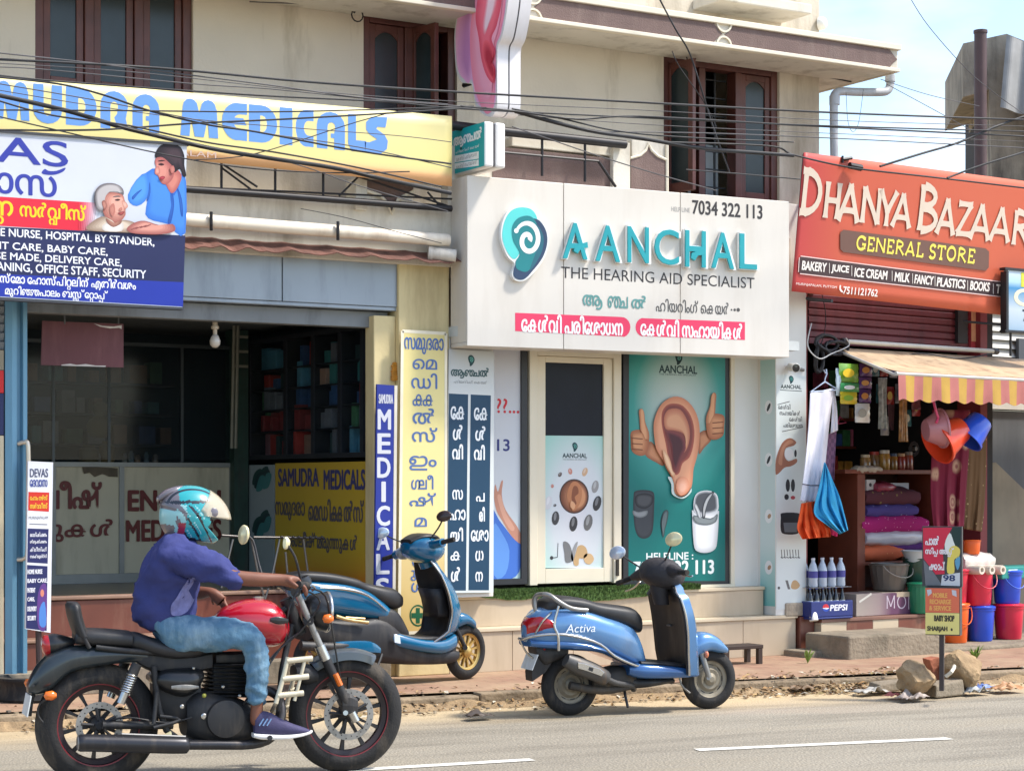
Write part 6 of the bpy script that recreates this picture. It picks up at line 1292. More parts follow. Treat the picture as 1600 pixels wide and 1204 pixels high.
VINYL = mt((36,36,38),.5,var=.1,sc=14,bump=.08,bsc=200,grime=((92,84,74),.25,6),name='seat_vinyl')
AMB = mt((226,110,24),.2,coat=.5,var=.04,name='amber_lens')
REDL = mt((170,22,30),.15,coat=.6,var=.05,name='red_lens')
def wheel(root,c,R,sec,width,spokes,rimm,hubm,name,rim_w=.035,disc=None,solid=None,stripe=None,steer=0,tyre_label=None):
    """alloy wheel: part (hub with spokes) with tyre and rim as its pieces"""
    cs,sn = cos(steer),sin(steer);ax = Vector((-sn,cs,0));c = Vector(c);fx_ = Vector((cs,sn,0));up = Vector((0,0,1))
    mb = MB().m(hubm);hr = .045
    mb.lathe([(.001,-width*.55),(.02,-width*.55),(hr,-width*.35),(hr,width*.35),(.02,width*.55),(.001,width*.55)],c,ax,18,caps=False)
    ri = R-sec-rim_w
    if solid:
        mb.lathe([(.02,-.02),(ri*.55,-.028),(ri*.72,-.008),(ri*1.02,-.008),(ri*1.02,.008),(ri*.72,.008),(ri*.55,.02),(.02,.01)],c,ax,36,caps=False)
        mb.m(BLKM)
        for k in range(9):
            t = 2*pi*k/9;d = fx_*cos(t)+up*sin(t);s_ = fx_*-sin(t)+up*cos(t);o = c+d*ri*.86
            for sg in (-1,1): mb.add([o+d*a+s_*b+ax*(sg*.0095) for a,b in ((-.012,-.018),(.012,-.02),(.012,.02),(-.012,.018))],[(0,1,2,3)])
    else:
        for k in range(spokes):
            t = 2*pi*k/spokes+.2;d = fx_*cos(t)+up*sin(t);s_ = fx_*-sin(t)+up*cos(t)
            A_,B_2 = c+d*hr*.8,c+d*(ri+.004);w0,w1,h0 = .011,.014,.012
            mb.loft([[A_+s_*w0+ax*h0,A_-s_*w0+ax*h0,A_-s_*w0-ax*h0,A_+s_*w0-ax*h0],[A_.lerp(B_2,.5)+s_*w0*.6+ax*h0,A_.lerp(B_2,.5)-s_*w0*.6+ax*h0,A_.lerp(B_2,.5)-s_*w0*.6-ax*h0,A_.lerp(B_2,.5)+s_*w0*.6-ax*h0],[B_2+s_*w1+ax*h0,B_2-s_*w1+ax*h0,B_2-s_*w1-ax*h0,B_2+s_*w1-ax*h0]])
    wh = mb.ob(name,root,smooth=35)
    mb = MB().m(RUB);w2 = width/2
    prof = [(-sec*.5,-w2*.72),(-sec*.2,-w2*.98),(sec*.1,-w2),(sec*.5,-w2*.8),(sec*.82,-w2*.5),(sec,-w2*.12),(sec,w2*.12),(sec*.82,w2*.5),(sec*.5,w2*.8),(sec*.1,w2),(-sec*.2,w2*.98),(-sec*.5,w2*.72)]
    mb.torus(c,ax,R-sec,prof,64);mb.ob('tyre',wh,smooth=50,label=tyre_label)
    mb = MB().m(rimm);r2 = width*.36
    mb.torus(c,ax,R-sec*1.45,[(0,-r2),(.008,-r2*1.05),(.006,-r2*.8),(-rim_w*.9,-r2*.5),(-rim_w,0),(-rim_w*.9,r2*.5),(.006,r2*.8),(.008,r2*1.05),(0,r2),(-.012,r2*.5),(-.016,0),(-.012,-r2*.5)],56)
    if stripe:
        mb.m(stripe);mb.torus(c,ax,R-sec*1.45,[(-.004,r2*1.07),(.009,r2*1.12),(.009,r2*1.06),(-.004,r2*1.03)],56);mb.torus(c,ax,R-sec*1.45,[(-.004,-r2*1.07),(.009,-r2*1.12),(.009,-r2*1.06),(-.004,-r2*1.03)],56)
    mb.ob('rim',wh,smooth=40)
    if disc:
        mb = MB().m(ALU);o = -disc[1];rr = disc[0]
        mb.torus(c+ax*o,ax,rr,[(-.034,-.003),(0,-.003),(0,.003),(-.034,.003)],48);mb.m(BLKM)
        for k in range(5):
            t = 2*pi*k/5+.5;d = fx_*cos(t)+up*sin(t);mb.tube([c+ax*o+d*.03,c+ax*o+d*(rr-.028)],.009,6)
        for k in range(26):
            t = 2*pi*k/26;d = fx_*cos(t)+up*sin(t);mb.lathe([(.004,-.0036),(.004,-.0034),(.001,-.0034)],c+ax*o+d*(rr-.010 if k % 2 else rr-.022),ax,6)
        mb.ob('brake_disc',wh)
    return wh
# ------------------------------------------------------------------ motorcycle
fB,rB = G(540,1204),G(152,1225)
mB = (fB+rB)/2;yawB = math.degrees(atan2(fB.y-rB.y,fB.x-rB.x));BK = PL(mB.x,mB.y,yawB)
BIKE = thing('motorcycle','black cruiser motorcycle with a red tank ridden along the road','motorcycle',tuple(mB),radians(yawB),local=True)
MRIM = mt((40,26,28),.45,var=.1,name='rim_paint');RST = mt((112,24,34),.4,var=.05,name='red_stripe')
wf = BK.Lc(540,1113,0);wf.z = .322;wr = BK.Lc(152,1132,0);wr.z = .322
wheel(BIKE,wf,.326,.062,.10,10,MRIM,BLKM,'front_wheel',.036,disc=(.142,.062),stripe=RST)
wheel(BIKE,wr,.326,.075,.14,10,MRIM,BLKM,'rear_wheel',.036,disc=(.125,.07),stripe=RST)
P_ = lambda x,y,o=0: BK.Lc(x,y,o)
mb = MB().m(ALU);bar(mb,BK,[(464,926,.085),(510,1030,.085)],.019,12);bar(mb,BK,[(464,926,-.085),(510,1030,-.085)],.019,12);mb.m(BLKM)
bar(mb,BK,[(505,1020,.085),(551,1118,.085)],.027,12);bar(mb,BK,[(505,1020,-.085),(551,1118,-.085)],.027,12)
mb.m(CHR);bar(mb,BK,[(499,1008,.085),(509,1030,.085)],.030,12);bar(mb,BK,[(549,1112,.10),(556,1126,.10)],.024,10);bar(mb,BK,[(540,1113,-.11),(540,1113,.11)],.014,10)
mb.m(BLKM);bar(mb,BK,[(462,924,-.10),(462,924,.10)],.03,8);bar(mb,BK,[(482,968,-.10),(482,968,.10)],.032,8);bar(mb,BK,[(446,935,0),(470,990,0)],.035,10);fk = mb.ob('fork',BIKE,smooth=40)
mb = MB().m(AMB);bar(mb,BK,[(524,1052,.115),(532,1070,.115)],.016,8);mb.ob('reflector',fk)
mb = MB().m(BLKM);hull(mb,BK,[(528,1086,1112,.02,.085),(540,1080,1118,.03,.085),(552,1088,1114,.02,.085)],10);mb.ob('brake_caliper',fk)
def fender(mb,c,R,a0,a1,w_,th=.012,drop=.05):
    rings = []
    for k in range(25):
        t = radians(lerp(a0,a1,k/24));d = Vector((cos(t),0,sin(t)));e = 1-.25*abs(2*k/24-1)**4
        prof = [(R-drop,w_),(R-.008,w_*.92),(R+.008,w_*.5),(R+.013,0),(R+.008,-w_*.5),(R-.008,-w_*.92),(R-drop,-w_),(R-drop,-w_+th),(R-.02,-w_*.8),(R-.004,0),(R-.02,w_*.8),(R-drop,w_-th)]
        rings.append([c+d*r_+Vector((0,o*e,0)) for r_,o in prof])
    mb.loft(rings)
mb = MB().m(mt((62,70,76),.3,var=.06,coat=.4,name='grey_blue_paint'));fender(mb,wf,.352,126,62,.07);mb.ob('front_mudguard',BIKE,smooth=50)
DGP = mt((34,42,46),.28,var=.08,coat=.4,grime=((90,88,82),.3,5),name='dark_paint')
mb = MB().m(DGP)
hull(mb,BK,[(44,1068,1082,.05),(58,1042,1086,.08),(80,1020,1078,.095),(110,1010,1052,.10),(150,1008,1042,.10),(200,1010,1036,.10),(240,1014,1040,.09),(262,1024,1050,.07)],18,3);mb.ob('rear_mudguard',BIKE,smooth=50)
# tank
REDP = mt((168,14,34),.2,var=.03,coat=.8,name='red_gloss')
mb = MB().m(REDP);hull(mb,BK,[(338,962,972,.05),(352,950,988,.10),(375,940,1000,.135),(400,936,1010,.15),(425,938,1012,.15),(440,948,1008,.135),(449,964,996,.09),(452,976,986,.03)],24,2.3);tk = mb.ob('fuel_tank',BIKE,smooth=60)
mb = MB().m(CHR);mb.lathe([(.035,-.01),(.038,.006),(.02,.012),(.001,.014)],P_(404,934.5),(0,0,1),18,caps=False);mb.ob('filler_cap',tk);mb = MB().m(BLK);hull(mb,BK,[(412,962,968,.004,.152),(425,960,972,.006,.152),(440,964,970,.003,.145)],8);mb.ob('badge',tk)
# seat and backrest
mb = MB().m(VINYL);hull(mb,BK,[(200,992,1012,.10),(216,988,1016,.13),(240,996,1024,.15),(275,1004,1030,.15),(310,1000,1026,.13),(345,984,1010,.09)],20,3)
hull(mb,BK,[(118,986,1006,.08),(135,982,1008,.11),(170,983,1010,.125),(205,986,1012,.12)],20,3);mb.ob('seat',BIKE,smooth=60)
mb = MB().m(VINYL)
pts = smoothpts([tuple(P_(x,y)) for x,y in ((113,940),(116,960),(122,980),(127,992))],3,False)
rings = [[Vector((p[0]+.035*cos(q)*(1-.3*(k == 0)),.12*math.copysign(abs(sin(q))**.7,sin(q))*(1-.25*(k == 0)),p[2])) for q in (2*pi*j/16 for j in range(16))] for k,p in enumerate(pts)];mb.loft(rings);mb.m(BLKM);bar(mb,BK,[(126,985,.1),(140,1012,.1)],.012);bar(mb,BK,[(126,985,-.1),(140,1012,-.1)],.012);mb.ob('backrest',BIKE,smooth=60)
# side panels, frame, engine
mb = MB().m(BLK);hull(mb,BK,[(238,1056,1066,.12),(255,1044,1080,.16),(285,1040,1090,.17),(305,1040,1082,.16),(316,1046,1062,.13)],16,3);sp_o = mb.ob('side_panel',BIKE,smooth=50);mb = MB().m(BLKM);hull(mb,BK,[(205,1012,1030,.09),(240,1018,1050,.10),(290,1022,1052,.11),(330,1016,1046,.09)],14,4);hull(mb,BK,[(240,1050,1120,.07),(280,1060,1130,.09),(312,1050,1110,.09)],14,4);mb.ob('air_box',BIKE,smooth=40)
mb = MB().m(ALU);hull(mb,BK,[(258,1066,1071,.003,.172),(278,1064,1073,.004,.176),(300,1066,1070,.003,.172)],8);mb.ob('emblem',sp_o)
mb = MB().m(BLKM)
for s in (-1,1):
    bar(mb,BK,[(446,950,.03*s),(330,1012,.1*s),(230,1018,.11*s),(150,1010,.10*s)],.016);bar(mb,BK,[(456,975,.03*s),(440,1050,.08*s),(425,1140,.1*s),(330,1160,.12*s),(260,1140,.12*s),(240,1040,.11*s)],.018)
    bar(mb,BK,[(270,1132,.11*s),(160,1132,.12*s)],.022)
mb.ob('frame',BIKE,smooth=50)
mb = MB().m(BLKM);hull(mb,BK,[(290,1090,1150,.12),(310,1078,1160,.16),(345,1082,1165,.18),(385,1095,1160,.17),(405,1110,1150,.12)],20,3)
ec = P_(352,1122,.17);mb.lathe([(.10,0),(.105,.01),(.10,.035),(.06,.045),(.001,.046)],ec+Vector((0,.01,0)),(0,-1,0),30,caps=False)
for k in range(9):
    y = 1084-k*6;hull(mb,BK,[(322+k*1.2,y,y+3.6,.10),(346,y,y+3.6,.13),(392,y+1,y+4.6,.13),(406,y+1,y+4.6,.10)],10,5,sm=1)
hull(mb,BK,[(332,1034,1086,.085),(398,1034,1088,.085)],12,5,sm=1);hull(mb,BK,[(336,1020,1036,.09),(396,1018,1036,.09)],12,4,sm=1)
en = mb.ob('engine',BIKE,smooth=35)
mb = MB().m(CHR)
for x,y,r in ((318,1118,.016),(348,1072,.009),(374,1086,.009),(284,1103,.012),(302,1043,.008)): mb.lathe([(r,0),(r,.012),(r*.6,.016),(.001,.016)],P_(x,y,.17),(0,-1,0),14,caps=False)
mb.ob('bolt',en);mb = MB().m(mt((150,150,60),.4));mb.ball(P_(319,1086,.18),.012);mb.ob('oil_window',en)
mb = MB().m(mt((50,50,54),.35,metal=.5,var=.1,grime=((110,100,88),.4,6),name='dark_exhaust'))
bar(mb,BK,[(122,1160,.19),(150,1160,.19),(270,1163,.19),(292,1163,.18)],[.040]+[.046]*3+[.047]*3+[.046]*2+[.036],16)
bar(mb,BK,[(285,1163,.18),(340,1163,.18),(395,1162,.17),(425,1150,.14),(440,1115,.10),(432,1085,.05),(405,1075,.02)],.026,12);ex = mb.ob('exhaust',BIKE,smooth=50)
mb = MB().m(ALU);bar(mb,BK,[(190,1146,.2),(290,1150,.2)],.006,6);mb.lathe([(.038,0),(.036,-.004),(.02,-.006),(.001,-.006)],P_(122,1160,.19),(1,0,0),16,caps=False);mb.ob('end_plate',ex)
mb = MB().m(CHR);ax0,ax1 = P_(214,1036,.15),P_(188,1098,.15)
for s in (1,-1):
    a0,a1 = Vector((ax0.x,ax0.y*s,ax0.z)),Vector((ax1.x,ax1.y*s,ax1.z));d = (a1-a0);mb.m(BLKM);mb.tube([a0,a0+d*.3],.028,12);mb.tube([a0,a1],.011,8);mb.m(CHR);mb.tube([a0+d*.72,a1],.024,12);dn = d.normalized();x_ = dn.cross(Vector((0,1,0))).normalized();y_ = dn.cross(x_)
    mb.tube([a0+d*lerp(.28,.74,k/72)+(x_*cos(k*.7)+y_*sin(k*.7))*.026 for k in range(73)],.0055,6)
mb.ob('rear_shock',BIKE,smooth=50)
# head light, indicators, tail
hl = P_(504,955);axh = Vector((1,0,-.04)).normalized()
mb = MB().m(BLK);mb.lathe([(.001,-.12),(.05,-.115),(.09,-.075),(.105,-.02),(.11,.02)],hl,axh,28,caps=False);lampo = mb.ob('headlight',BIKE,smooth=50)
mb = MB().m(CHR);mb.torus(hl+axh*.024,axh,.107,[(.008*cos(t),.010*sin(t)) for t in (2*pi*k/8 for k in range(8))],32);mb.ob('bezel',lampo,smooth=60);mb = MB().m(mt((214,212,206),.08,var=.08,sc=30,coat=.8,name='lamp_glass'));mb.lathe([(.104,.022),(.08,.04),(.04,.05),(.001,.053)],hl,axh,28,caps=False);mb.ob('lens',lampo,smooth=60)
for o,lb in ((.17,None),(-.17,None)):
    mb = MB().m(AMB);c = P_(512 if o > 0 else 500,966,o);mb.lathe([(.001,-.03),(.022,-.02),(.026,.01),(.015,.03),(.001,.032)],c,(1,0,0),14,caps=False);mb.m(BLKM);mb.tube([c,Vector((hl.x,c.y*.5,hl.z))],.008,6);mb.ob('indicator',BIKE,smooth=60)
tl_ = P_(76,1007);mb = MB().m(BLK);mb.lathe([(.054,0),(.058,.03),(.046,.07),(.02,.13)],tl_,(1,0,.1),18);t_o = mb.ob('tail_light',BIKE,smooth=50);mb = MB().m(REDL);mb.lathe([(.055,0),(.054,-.02),(.036,-.034),(.001,-.038)],tl_,(1,0,.1),18,caps=False);mb.m(mt((220,216,214),.2));mb.lathe([(.030,-.033),(.012,-.0385),(.001,-.039)],tl_+Vector((0,0,.012)),(1,0,.1),12,caps=False);mb.ob('lens',t_o,smooth=60)  # white disc on the red lens is a painted highlight
mb = MB().m(BLKM);bar(mb,BK,[(60,1075,0),(50,1090,0),(46,1118,0)],.012);bar(mb,BK,[(52,1070,.12),(52,1070,-.12)],.008);bar(mb,BK,[(80,1088,.1),(62,1100,.06),(60,1118,.05),(72,1132,.05)],.006);pb = mb.ob('plate_holder',BIKE)
pc0,pc1 = P_(50,1084),P_(47,1116);d = pc1-pc0
mb = MB().m(mt((206,208,206),.45));pv_ = [pc0+Vector((-.02,y,0)) for y in (.1,-.1)]+[pc1+Vector((-.03,y,0)) for y in (-.1,.1)];mb.prism(pv_,[v+Vector((.006,0,0)) for v in pv_]);npl = mb.ob('number_plate',BIKE)
for c,o in (((79,1086),.13),((48,1066),-.13)): mb = MB().m(AMB);q = P_(c[0],c[1],o);mb.lathe([(.001,-.035),(.022,-.025),(.026,.01),(.012,.03)],q,(1,0,0),12,caps=False);mb.m(BLKM);mb.tube([q,q+Vector((.02,-.08*(1 if o > 0 else -1)*-1,0))],.008,6);mb.ob('indicator',BIKE,smooth=60)
# handlebar, mirrors, gauges
mb = MB().m(BLKM)
bar(mb,BK,[(470,913,.36),(482,914,.26),(482,918,.12),(470,924,.03),(465,924,-.03),(458,918,-.12),(436,914,-.26),(418,912,-.36)],.013,10)
hb = mb.ob('handlebar',BIKE,smooth=50)
for g_ in ([(466,912.5,.40),(479,914,.285)],[(410,912,-.40),(431,914,-.285)]): mb = MB().m(RUB);bar(mb,BK,g_,.019,10);mb.ob('grip',hb,smooth=50)
mb = MB().m(CHR);bar(mb,BK,[(488,922,.26),(492,918,.32),(486,914,.39)],.006,6);bar(mb,BK,[(444,922,-.26),(438,918,-.32),(424,914,-.39)],.006,6);mb.ob('brake_lever',hb)
mb = MB().m(BLK);mb.lathe([(.05,0),(.055,.02),(.05,.05),(.001,.052)],P_(474,916),(-.4,0,1),20,caps=False);mb.ob('speedometer',hb,smooth=50)
MIR = mt((226,214,170),.15,metal=.2,var=.05,name='mirror_face')
for (cx,cy,o,st,w_,h_) in ((381,835,-.42,(404,880),.040,.056),(447,848,.34,(470,906),.014,.035)):
    mb = MB().m(CHR);c = P_(cx,cy,o);pts = [P_(st[0]+8,st[1]+26,o*.75),P_(st[0],st[1],o*.9),P_(st[0]-9,st[1]-36,o),c];mb.mats[0] = BLKM;mb.tube(smoothpts([tuple(p) for p in pts],3,False),.007,7)
    mo = mb.ob('mirror',BIKE,smooth=50)
    mb = MB().m(MIR);mdisc(mb,c,w_,h_);mb.ob('mirror_head',mo,smooth=60)
# ladder shaped crash guards
CRG = mt((206,196,172),.4,metal=.15,var=.06,grime=((140,124,96),.5,8),name='cream_guard')
for o,dx in ((.27,0),(-.27,12)):
    mb = MB().m(CRG);q = lambda x,y: (x+dx,y+(18 if o < 0 else 0),o)
    bar(mb,BK,[q(450,1026),q(442,1060),q(431,1098)],.013,8);bar(mb,BK,[q(476,1032),q(468,1064),q(460,1094)],.010,8)
    for (x0,y0,x1,y1) in ((448,1032,488,1028),(441,1060,482,1056),(434,1086,474,1082)): bar(mb,BK,[q(x0,y0),q(x1,y1)],.016,8)
    bar(mb,BK,[q(450,1030),(455,1030,0)],.012,8);bar(mb,BK,[q(432,1096),(425,1110,0)],.012,8);mb.ob('crash_guard',BIKE,smooth=50)
mb = MB().m(BLK);[bar(mb,BK,p,.0055,6,4) for p in ([(474,920,.2),(500,940,.16),(470,985,.1),(430,1020,.09),(400,1060,.12)],[(440,918,-.2),(470,930,-.1),(478,975,.04),(440,1010,.08),(380,1100,.16)],[(478,918,.24),(508,930,.14),(520,990,.1),(530,1050,.1),(538,1086,.1)],[(466,922,.1),(452,950,.12),(446,1000,.1)],[(300,1120,.17),(260,1128,.15),(200,1120,.14),(160,1128,.1)])];mb.ob('control_cable',BIKE,smooth=60)
mb = MB().m(BLKM);hull(mb,BK,[(462,1040,1062,.08),(480,1036,1070,.09),(496,1044,1066,.07)],12);mb.ob('horn',BIKE,smooth=50)
mb = MB().m(BLKM);bar(mb,BK,[(420,1152,.14),(422,1152,.30)],.014,8);bar(mb,BK,[(420,1152,-.14),(422,1152,-.30)],.014,8);bar(mb,BK,[(250,1118,.14),(282,1124,.16),(240,1136,.17)],.010,8);bar(mb,BK,[(245,1080,.14),(240,1130,.16)],.012,8);mb.ob('footrest',BIKE,smooth=50)
mb = MB().m(mt((200,190,150),.4));hull(mb,BK,[(246,1142,1152,.02,.17),(258,1136,1150,.03,.17)],8);mb.ob('reflector',BIKE)
# ------------------------------------------------------------------ rider
RID = thing('person','man in a blue shirt, jeans and a teal helmet riding the cruiser motorcycle','person',tuple(mB),radians(yawB),local=True)
SKIN = mt((120,74,54),.55,var=.08,sc=14,bump=.06,bsc=160,name='skin')
def skin(name,parent,chains,mat,sub=2,root=0,label=None):
    """one continuous surface grown over connected joints: chains of (key, (x,y,off), radius or (rx,ry))"""
    idx = {};vs = [];rs = [];es = []
    for ch in chains:
        prev = None
        for it in ch:
            key = it[0]
            if key not in idx: idx[key] = len(vs);vs.append(it[1] if isinstance(it[1],Vector) else P_(*it[1]));rs.append(it[2] if isinstance(it[2],tuple) else (it[2],it[2]))
            if prev is not None: es.append((prev,idx[key]))
            prev = idx[key]
    me = bpy.data.meshes.new(name);me.from_pydata(vs,es,[]);o = bpy.data.objects.new(name,me);COL.objects.link(o)
    md = o.modifiers.new('skin','SKIN');md.use_smooth_shade = True
    for k,r in enumerate(rs):
        s_ = me.skin_vertices[0].data[k];s_.radius = r;s_.use_root = (k == root)
    q = o.modifiers.new('sub','SUBSURF');q.levels = sub;q.render_levels = sub
    dg = bpy.context.evaluated_depsgraph_get();dg.update();m2 = bpy.data.meshes.new_from_object(o.evaluated_get(dg));o.modifiers.clear();o.data = m2;m2.name = name
    m2.materials.clear();m2.materials.append(mat);m2.shade_smooth();o.parent = parent;ORG[o.name] = Vector((0,0,0))
    if label: o['label'] = label
    return o
def wrinkle(o,amp,sx,sz,seed,tw=0.):
    amp *= 1.35
    me = o.data;me.calc_loop_triangles();nn = [v.normal.copy() for v in me.vertices]
    for v,n in zip(me.vertices,nn):
        p = v.co;q = Vector((p.x*sx+p.z*tw,p.y*sx,p.z*sz-p.x*tw));r = noise.noise(q+Vector((seed,0,0)));r2 = noise.noise(q*2.3+Vector((0,seed,0)))
        v.co = p+n*(amp*(1-2.2*abs(r))+amp*.5*(1-2.2*abs(r2))-amp*.7)
    me.update()
def hand(w_,dirv,upv,sidev,s=1,curl=1.2):
    """finger chains of a hand from the wrist point"""
    ch = [];d,u,sd = dirv.normalized(),upv.normalized(),sidev.normalized()
    palm = w_+d*.05;kn = w_+d*.085
    for k,(o,ln) in enumerate(((-.032,.062),(-.011,.072),(.011,.068),(.031,.054))):
        a = kn+sd*o;b = a+(d*cos(curl*.35)-u*sin(curl*.35))*ln*.45;c = b+(d*cos(curl*1.0)-u*sin(curl*1.0))*ln*.35;e = c+(d*cos(curl*1.6)-u*sin(curl*1.6))*ln*.28
        ch.append((a,b,c,e))
    t0 = w_+d*.025+sd*-.03;t1 = t0+(d*.6-sd*.8).normalized()*.035-u*.008;t2 = t1+(d*.9-sd*.3-u*.4).normalized()*.03
    return palm,kn,ch,(t0,t1,t2)
B0 = [[('pel',(240,976,0),(.13,.10)),('waist',(246,940,0),(.13,.10)),('chest',(262,880,0),(.15,.11)),('neck',(288,838,0),.055),('skull',(302,800,0),.085),('crown',(300,780,0),.07)],
      [('skull',None,None),('chin',(318,822,0),.045)]]
def V_(x,y,o): return P_(x,y,o)
wr_ = V_(444,905,.33);hd = V_(478,914,.345)-wr_
palm,kn,chs,th = hand(wr_,hd,Vector((0,0,1)),Vector((.15,1,0)),curl=1.15)
chains = [[('pel',(252,976,0),(.08,.08)),('waist',(252,940,0),(.10,.09)),('chest',(262,882,0),(.15,.11)),('neck',(290,836,0),.055),('skull',(304,802,0),.082),('crown',(300,782,0),.06)],
          [('skull',(304,802,0),.082),('chin',(318,824,0),.04)],
          [('chest',0,0),('sh',(272,866,.19),.062),('el',(366,902,.30),.043),('fa',(405,905,.32),.042),('wr',wr_,(.026,.032)),('palm',palm,(.018,.038)),('kn',kn,(.012,.036))],
          [('pel',0,0),('hip',(272,988,.10),.06),('th',(330,990,.17),.055),('knee',(392,994,.21),.045),('calf',(398,1050,.20),.036),('ank',(402,1104,.20),.036),('heel',(398,1128,.20),.036),('toe',(450,1136,.21),.032)],
          [('pel',0,0),('hipl',(272,988,-.10),.06),('thl',(330,990,-.17),.055),('kneel',(392,994,-.21),.045),('calfl',(398,1050,-.20),.036),('ankl',(402,1104,-.20),.036),('heell',(398,1128,-.20),.036),('toel',(450,1136,-.21),.032)]]
for k,(a,b,c,e) in enumerate(chs): chains.append([('kn',0,0),('f%da' % k,a,.011),('f%db' % k,b,.010),('f%dc' % k,c,.009),('f%dd' % k,e,.008)])
chains.append([('palm',0,0),('t0',th[0],.013),('t1',th[1],.011),('t2',th[2],.009)])
wl2 = V_(332,924,-.10);palm2,kn2,chs2,th2 = hand(wl2,V_(350,944,-.06)-wl2,Vector((.7,0,.7)),Vector((.2,-1,0)),curl=.5)
chains.append([('chest',0,0),('shl',(272,866,-.19),.062),('ell',(292,926,-.24),.048),('fal',(312,926,-.17),.040),('wrl',wl2,(.026,.03)),('palml',palm2,(.018,.036)),('knl',kn2,(.012,.034))])
for k,(a,b,c,e) in enumerate(chs2): chains.append([('knl',0,0),('g%da' % k,a,.011),('g%db' % k,b,.010),('g%dc' % k,c,.009),('g%dd' % k,e,.008)])
chains.append([('palml',0,0),('u0',th2[0],.013),('u1',th2[1],.011),('u2',th2[2],.009)])
skin('body',RID,chains,SKIN,2)
SHIRT = mt((58,63,112),.85,var=.12,sc=7,bump=.7,bsc=11,spec=.2,name='blue_cotton')
skin('shirt',RID,[[('pel',(247,990,0),(.165,.16)),('w',(254,955,0),(.182,.18)),('c1',(264,910,0),(.175,.185)),('c2',(268,870,0),(.155,.19)),('n0',(282,846,0),(.085,.09)),('n1',(288,836,0),(.07,.07))],
                    [('c2',0,0),('sh',(276,866,.185),(.100,.100)),('ua',(322,884,.24),(.088,.088)),('se',(360,900,.292),(.078,.076)),('sf',(380,907,.31),(.068,.070))],
                    [('c2',0,0),('shl',(276,866,-.185),(.100,.100)),('ual',(286,900,-.22),(.075,.075)),('sel',(292,922,-.235),(.070,.070))]],SHIRT,3)
wrinkle([o for o in RID.children if o.name.startswith('shirt')][0],.016,6,9,3,4)
DEN = mt((84,118,142),.85,var=.2,sc=5,bump=.6,bsc=18,grime=((158,182,194),.75,4),spec=.2,name='denim')
skin('jeans',RID,[[('bel',(250,945,0),(.10,.11)),('pel',(252,984,0),(.12,.12)),('hip',(272,990,.11),.105),('th',(335,990,.17),(.098,.10)),('knee',(392,992,.21),(.078,.082)),('k2',(402,1020,.21),(.072,.075)),('calf',(400,1056,.205),.066),('cuff',(401,1094,.20),(.058,.058)),('cuf2',(401,1101,.20),(.056,.056))],
                    [('pel',0,0),('hipl',(272,990,-.11),.105),('thl',(335,990,-.17),(.098,.10)),('kneel',(392,992,-.21),(.078,.082)),('k2l',(402,1020,-.21),(.072,.075)),('calfl',(400,1056,-.205),.066),('cuffl',(401,1094,-.20),(.058,.058)),('cuf2l',(401,1101,-.20),(.056,.056))]],DEN,3)
wrinkle([o for o in RID.children if o.name.startswith('jeans')][0],.010,8,12,9,3)
SHO = mt((62,58,92),.75,var=.12,sc=30,bump=.15,bsc=150,name='mesh_shoe');SOLE = mt((222,220,216),.5,var=.05,name='white_sole')
for o in (.205,-.205):
    mb = MB().m(SHO);hull(mb,BK,[(383,1112,1138,.03,o),(392,1104,1140,.042,o),(408,1106,1141,.045,o),(425,1116,1141,.046,o),(445,1124,1140,.048,o),(460,1129,1138,.040,o),(469,1133,1137,.02,o)],18,2.6,k=0);sh = mb.ob('shoe',RID,smooth=60)
    mb = MB().m(SOLE);hull(mb,BK,[(381,1137,1144,.034,o),(395,1138,1147,.046,o),(425,1139,1147,.050,o),(450,1137,1143,.050,o),(466,1134,1139,.036,o),(472,1133,1136,.014,o)],16,4,k=0);mb.ob('sole',sh,smooth=50)
    if o > 0:
        mb = MB().m(mt((120,150,190),.5))
        for k in range(3): bar(mb,BK,[(405+k*6,1133,o+.047),(412+k*6,1122,o+.046)],.004,5)
        mb.ob('shoe_stripe',sh)
# helmet
HC = P_(300,806,0);a_ = radians(8)
TEALH = mt((34,148,154),.25,var=.04,coat=.7,name='helmet_teal');GREYH = mt((104,98,104),.3,var=.08,coat=.6,name='helmet_grey');WHH = mt((140,190,190),.3,var=.05,coat=.6,name='helmet_pale');BKH = mt((30,34,40),.3,var=.05,coat=.6,name='helmet_black');REDH = mt((150,30,56),.3,var=.04,coat=.6,name='helmet_red')
def hp(th_,ph,k=1.0):
    # th_: angle in the side view (0 = front, 90 = top), ph: -90..90 across
    c = cos(ph);rx,ry,rz = .172*k,.130*k,.160*k
    x = rx*cos(th_)*c;z = rz*sin(th_)*c;y = ry*sin(ph)
    if cos(th_) > .1 and sin(th_) < 0: x += .012*c*(1-abs(sin(ph))) ;z -= .022*cos(th_)*c
    if cos(th_) < 0 and sin(th_) > .2: x -= .02*abs(sin(2*th_))*c
    if z < -.125: z = -.125-(z+.125)*.2
    return HC+Vector((x*cos(a_)+z*sin(a_),y,-x*sin(a_)+z*cos(a_)))
mb = MB();NT,NP_ = 108,54
vs = [hp(2*pi*i/NT,-pi/2+.02+(pi-.04)*j/NP_) for j in range(NP_+1) for i in range(NT)]
fm = {}
mb.m(TEALH);mb.m(GREYH);mb.m(WHH);mb.m(BKH);mb.m(REDH);n0 = 0
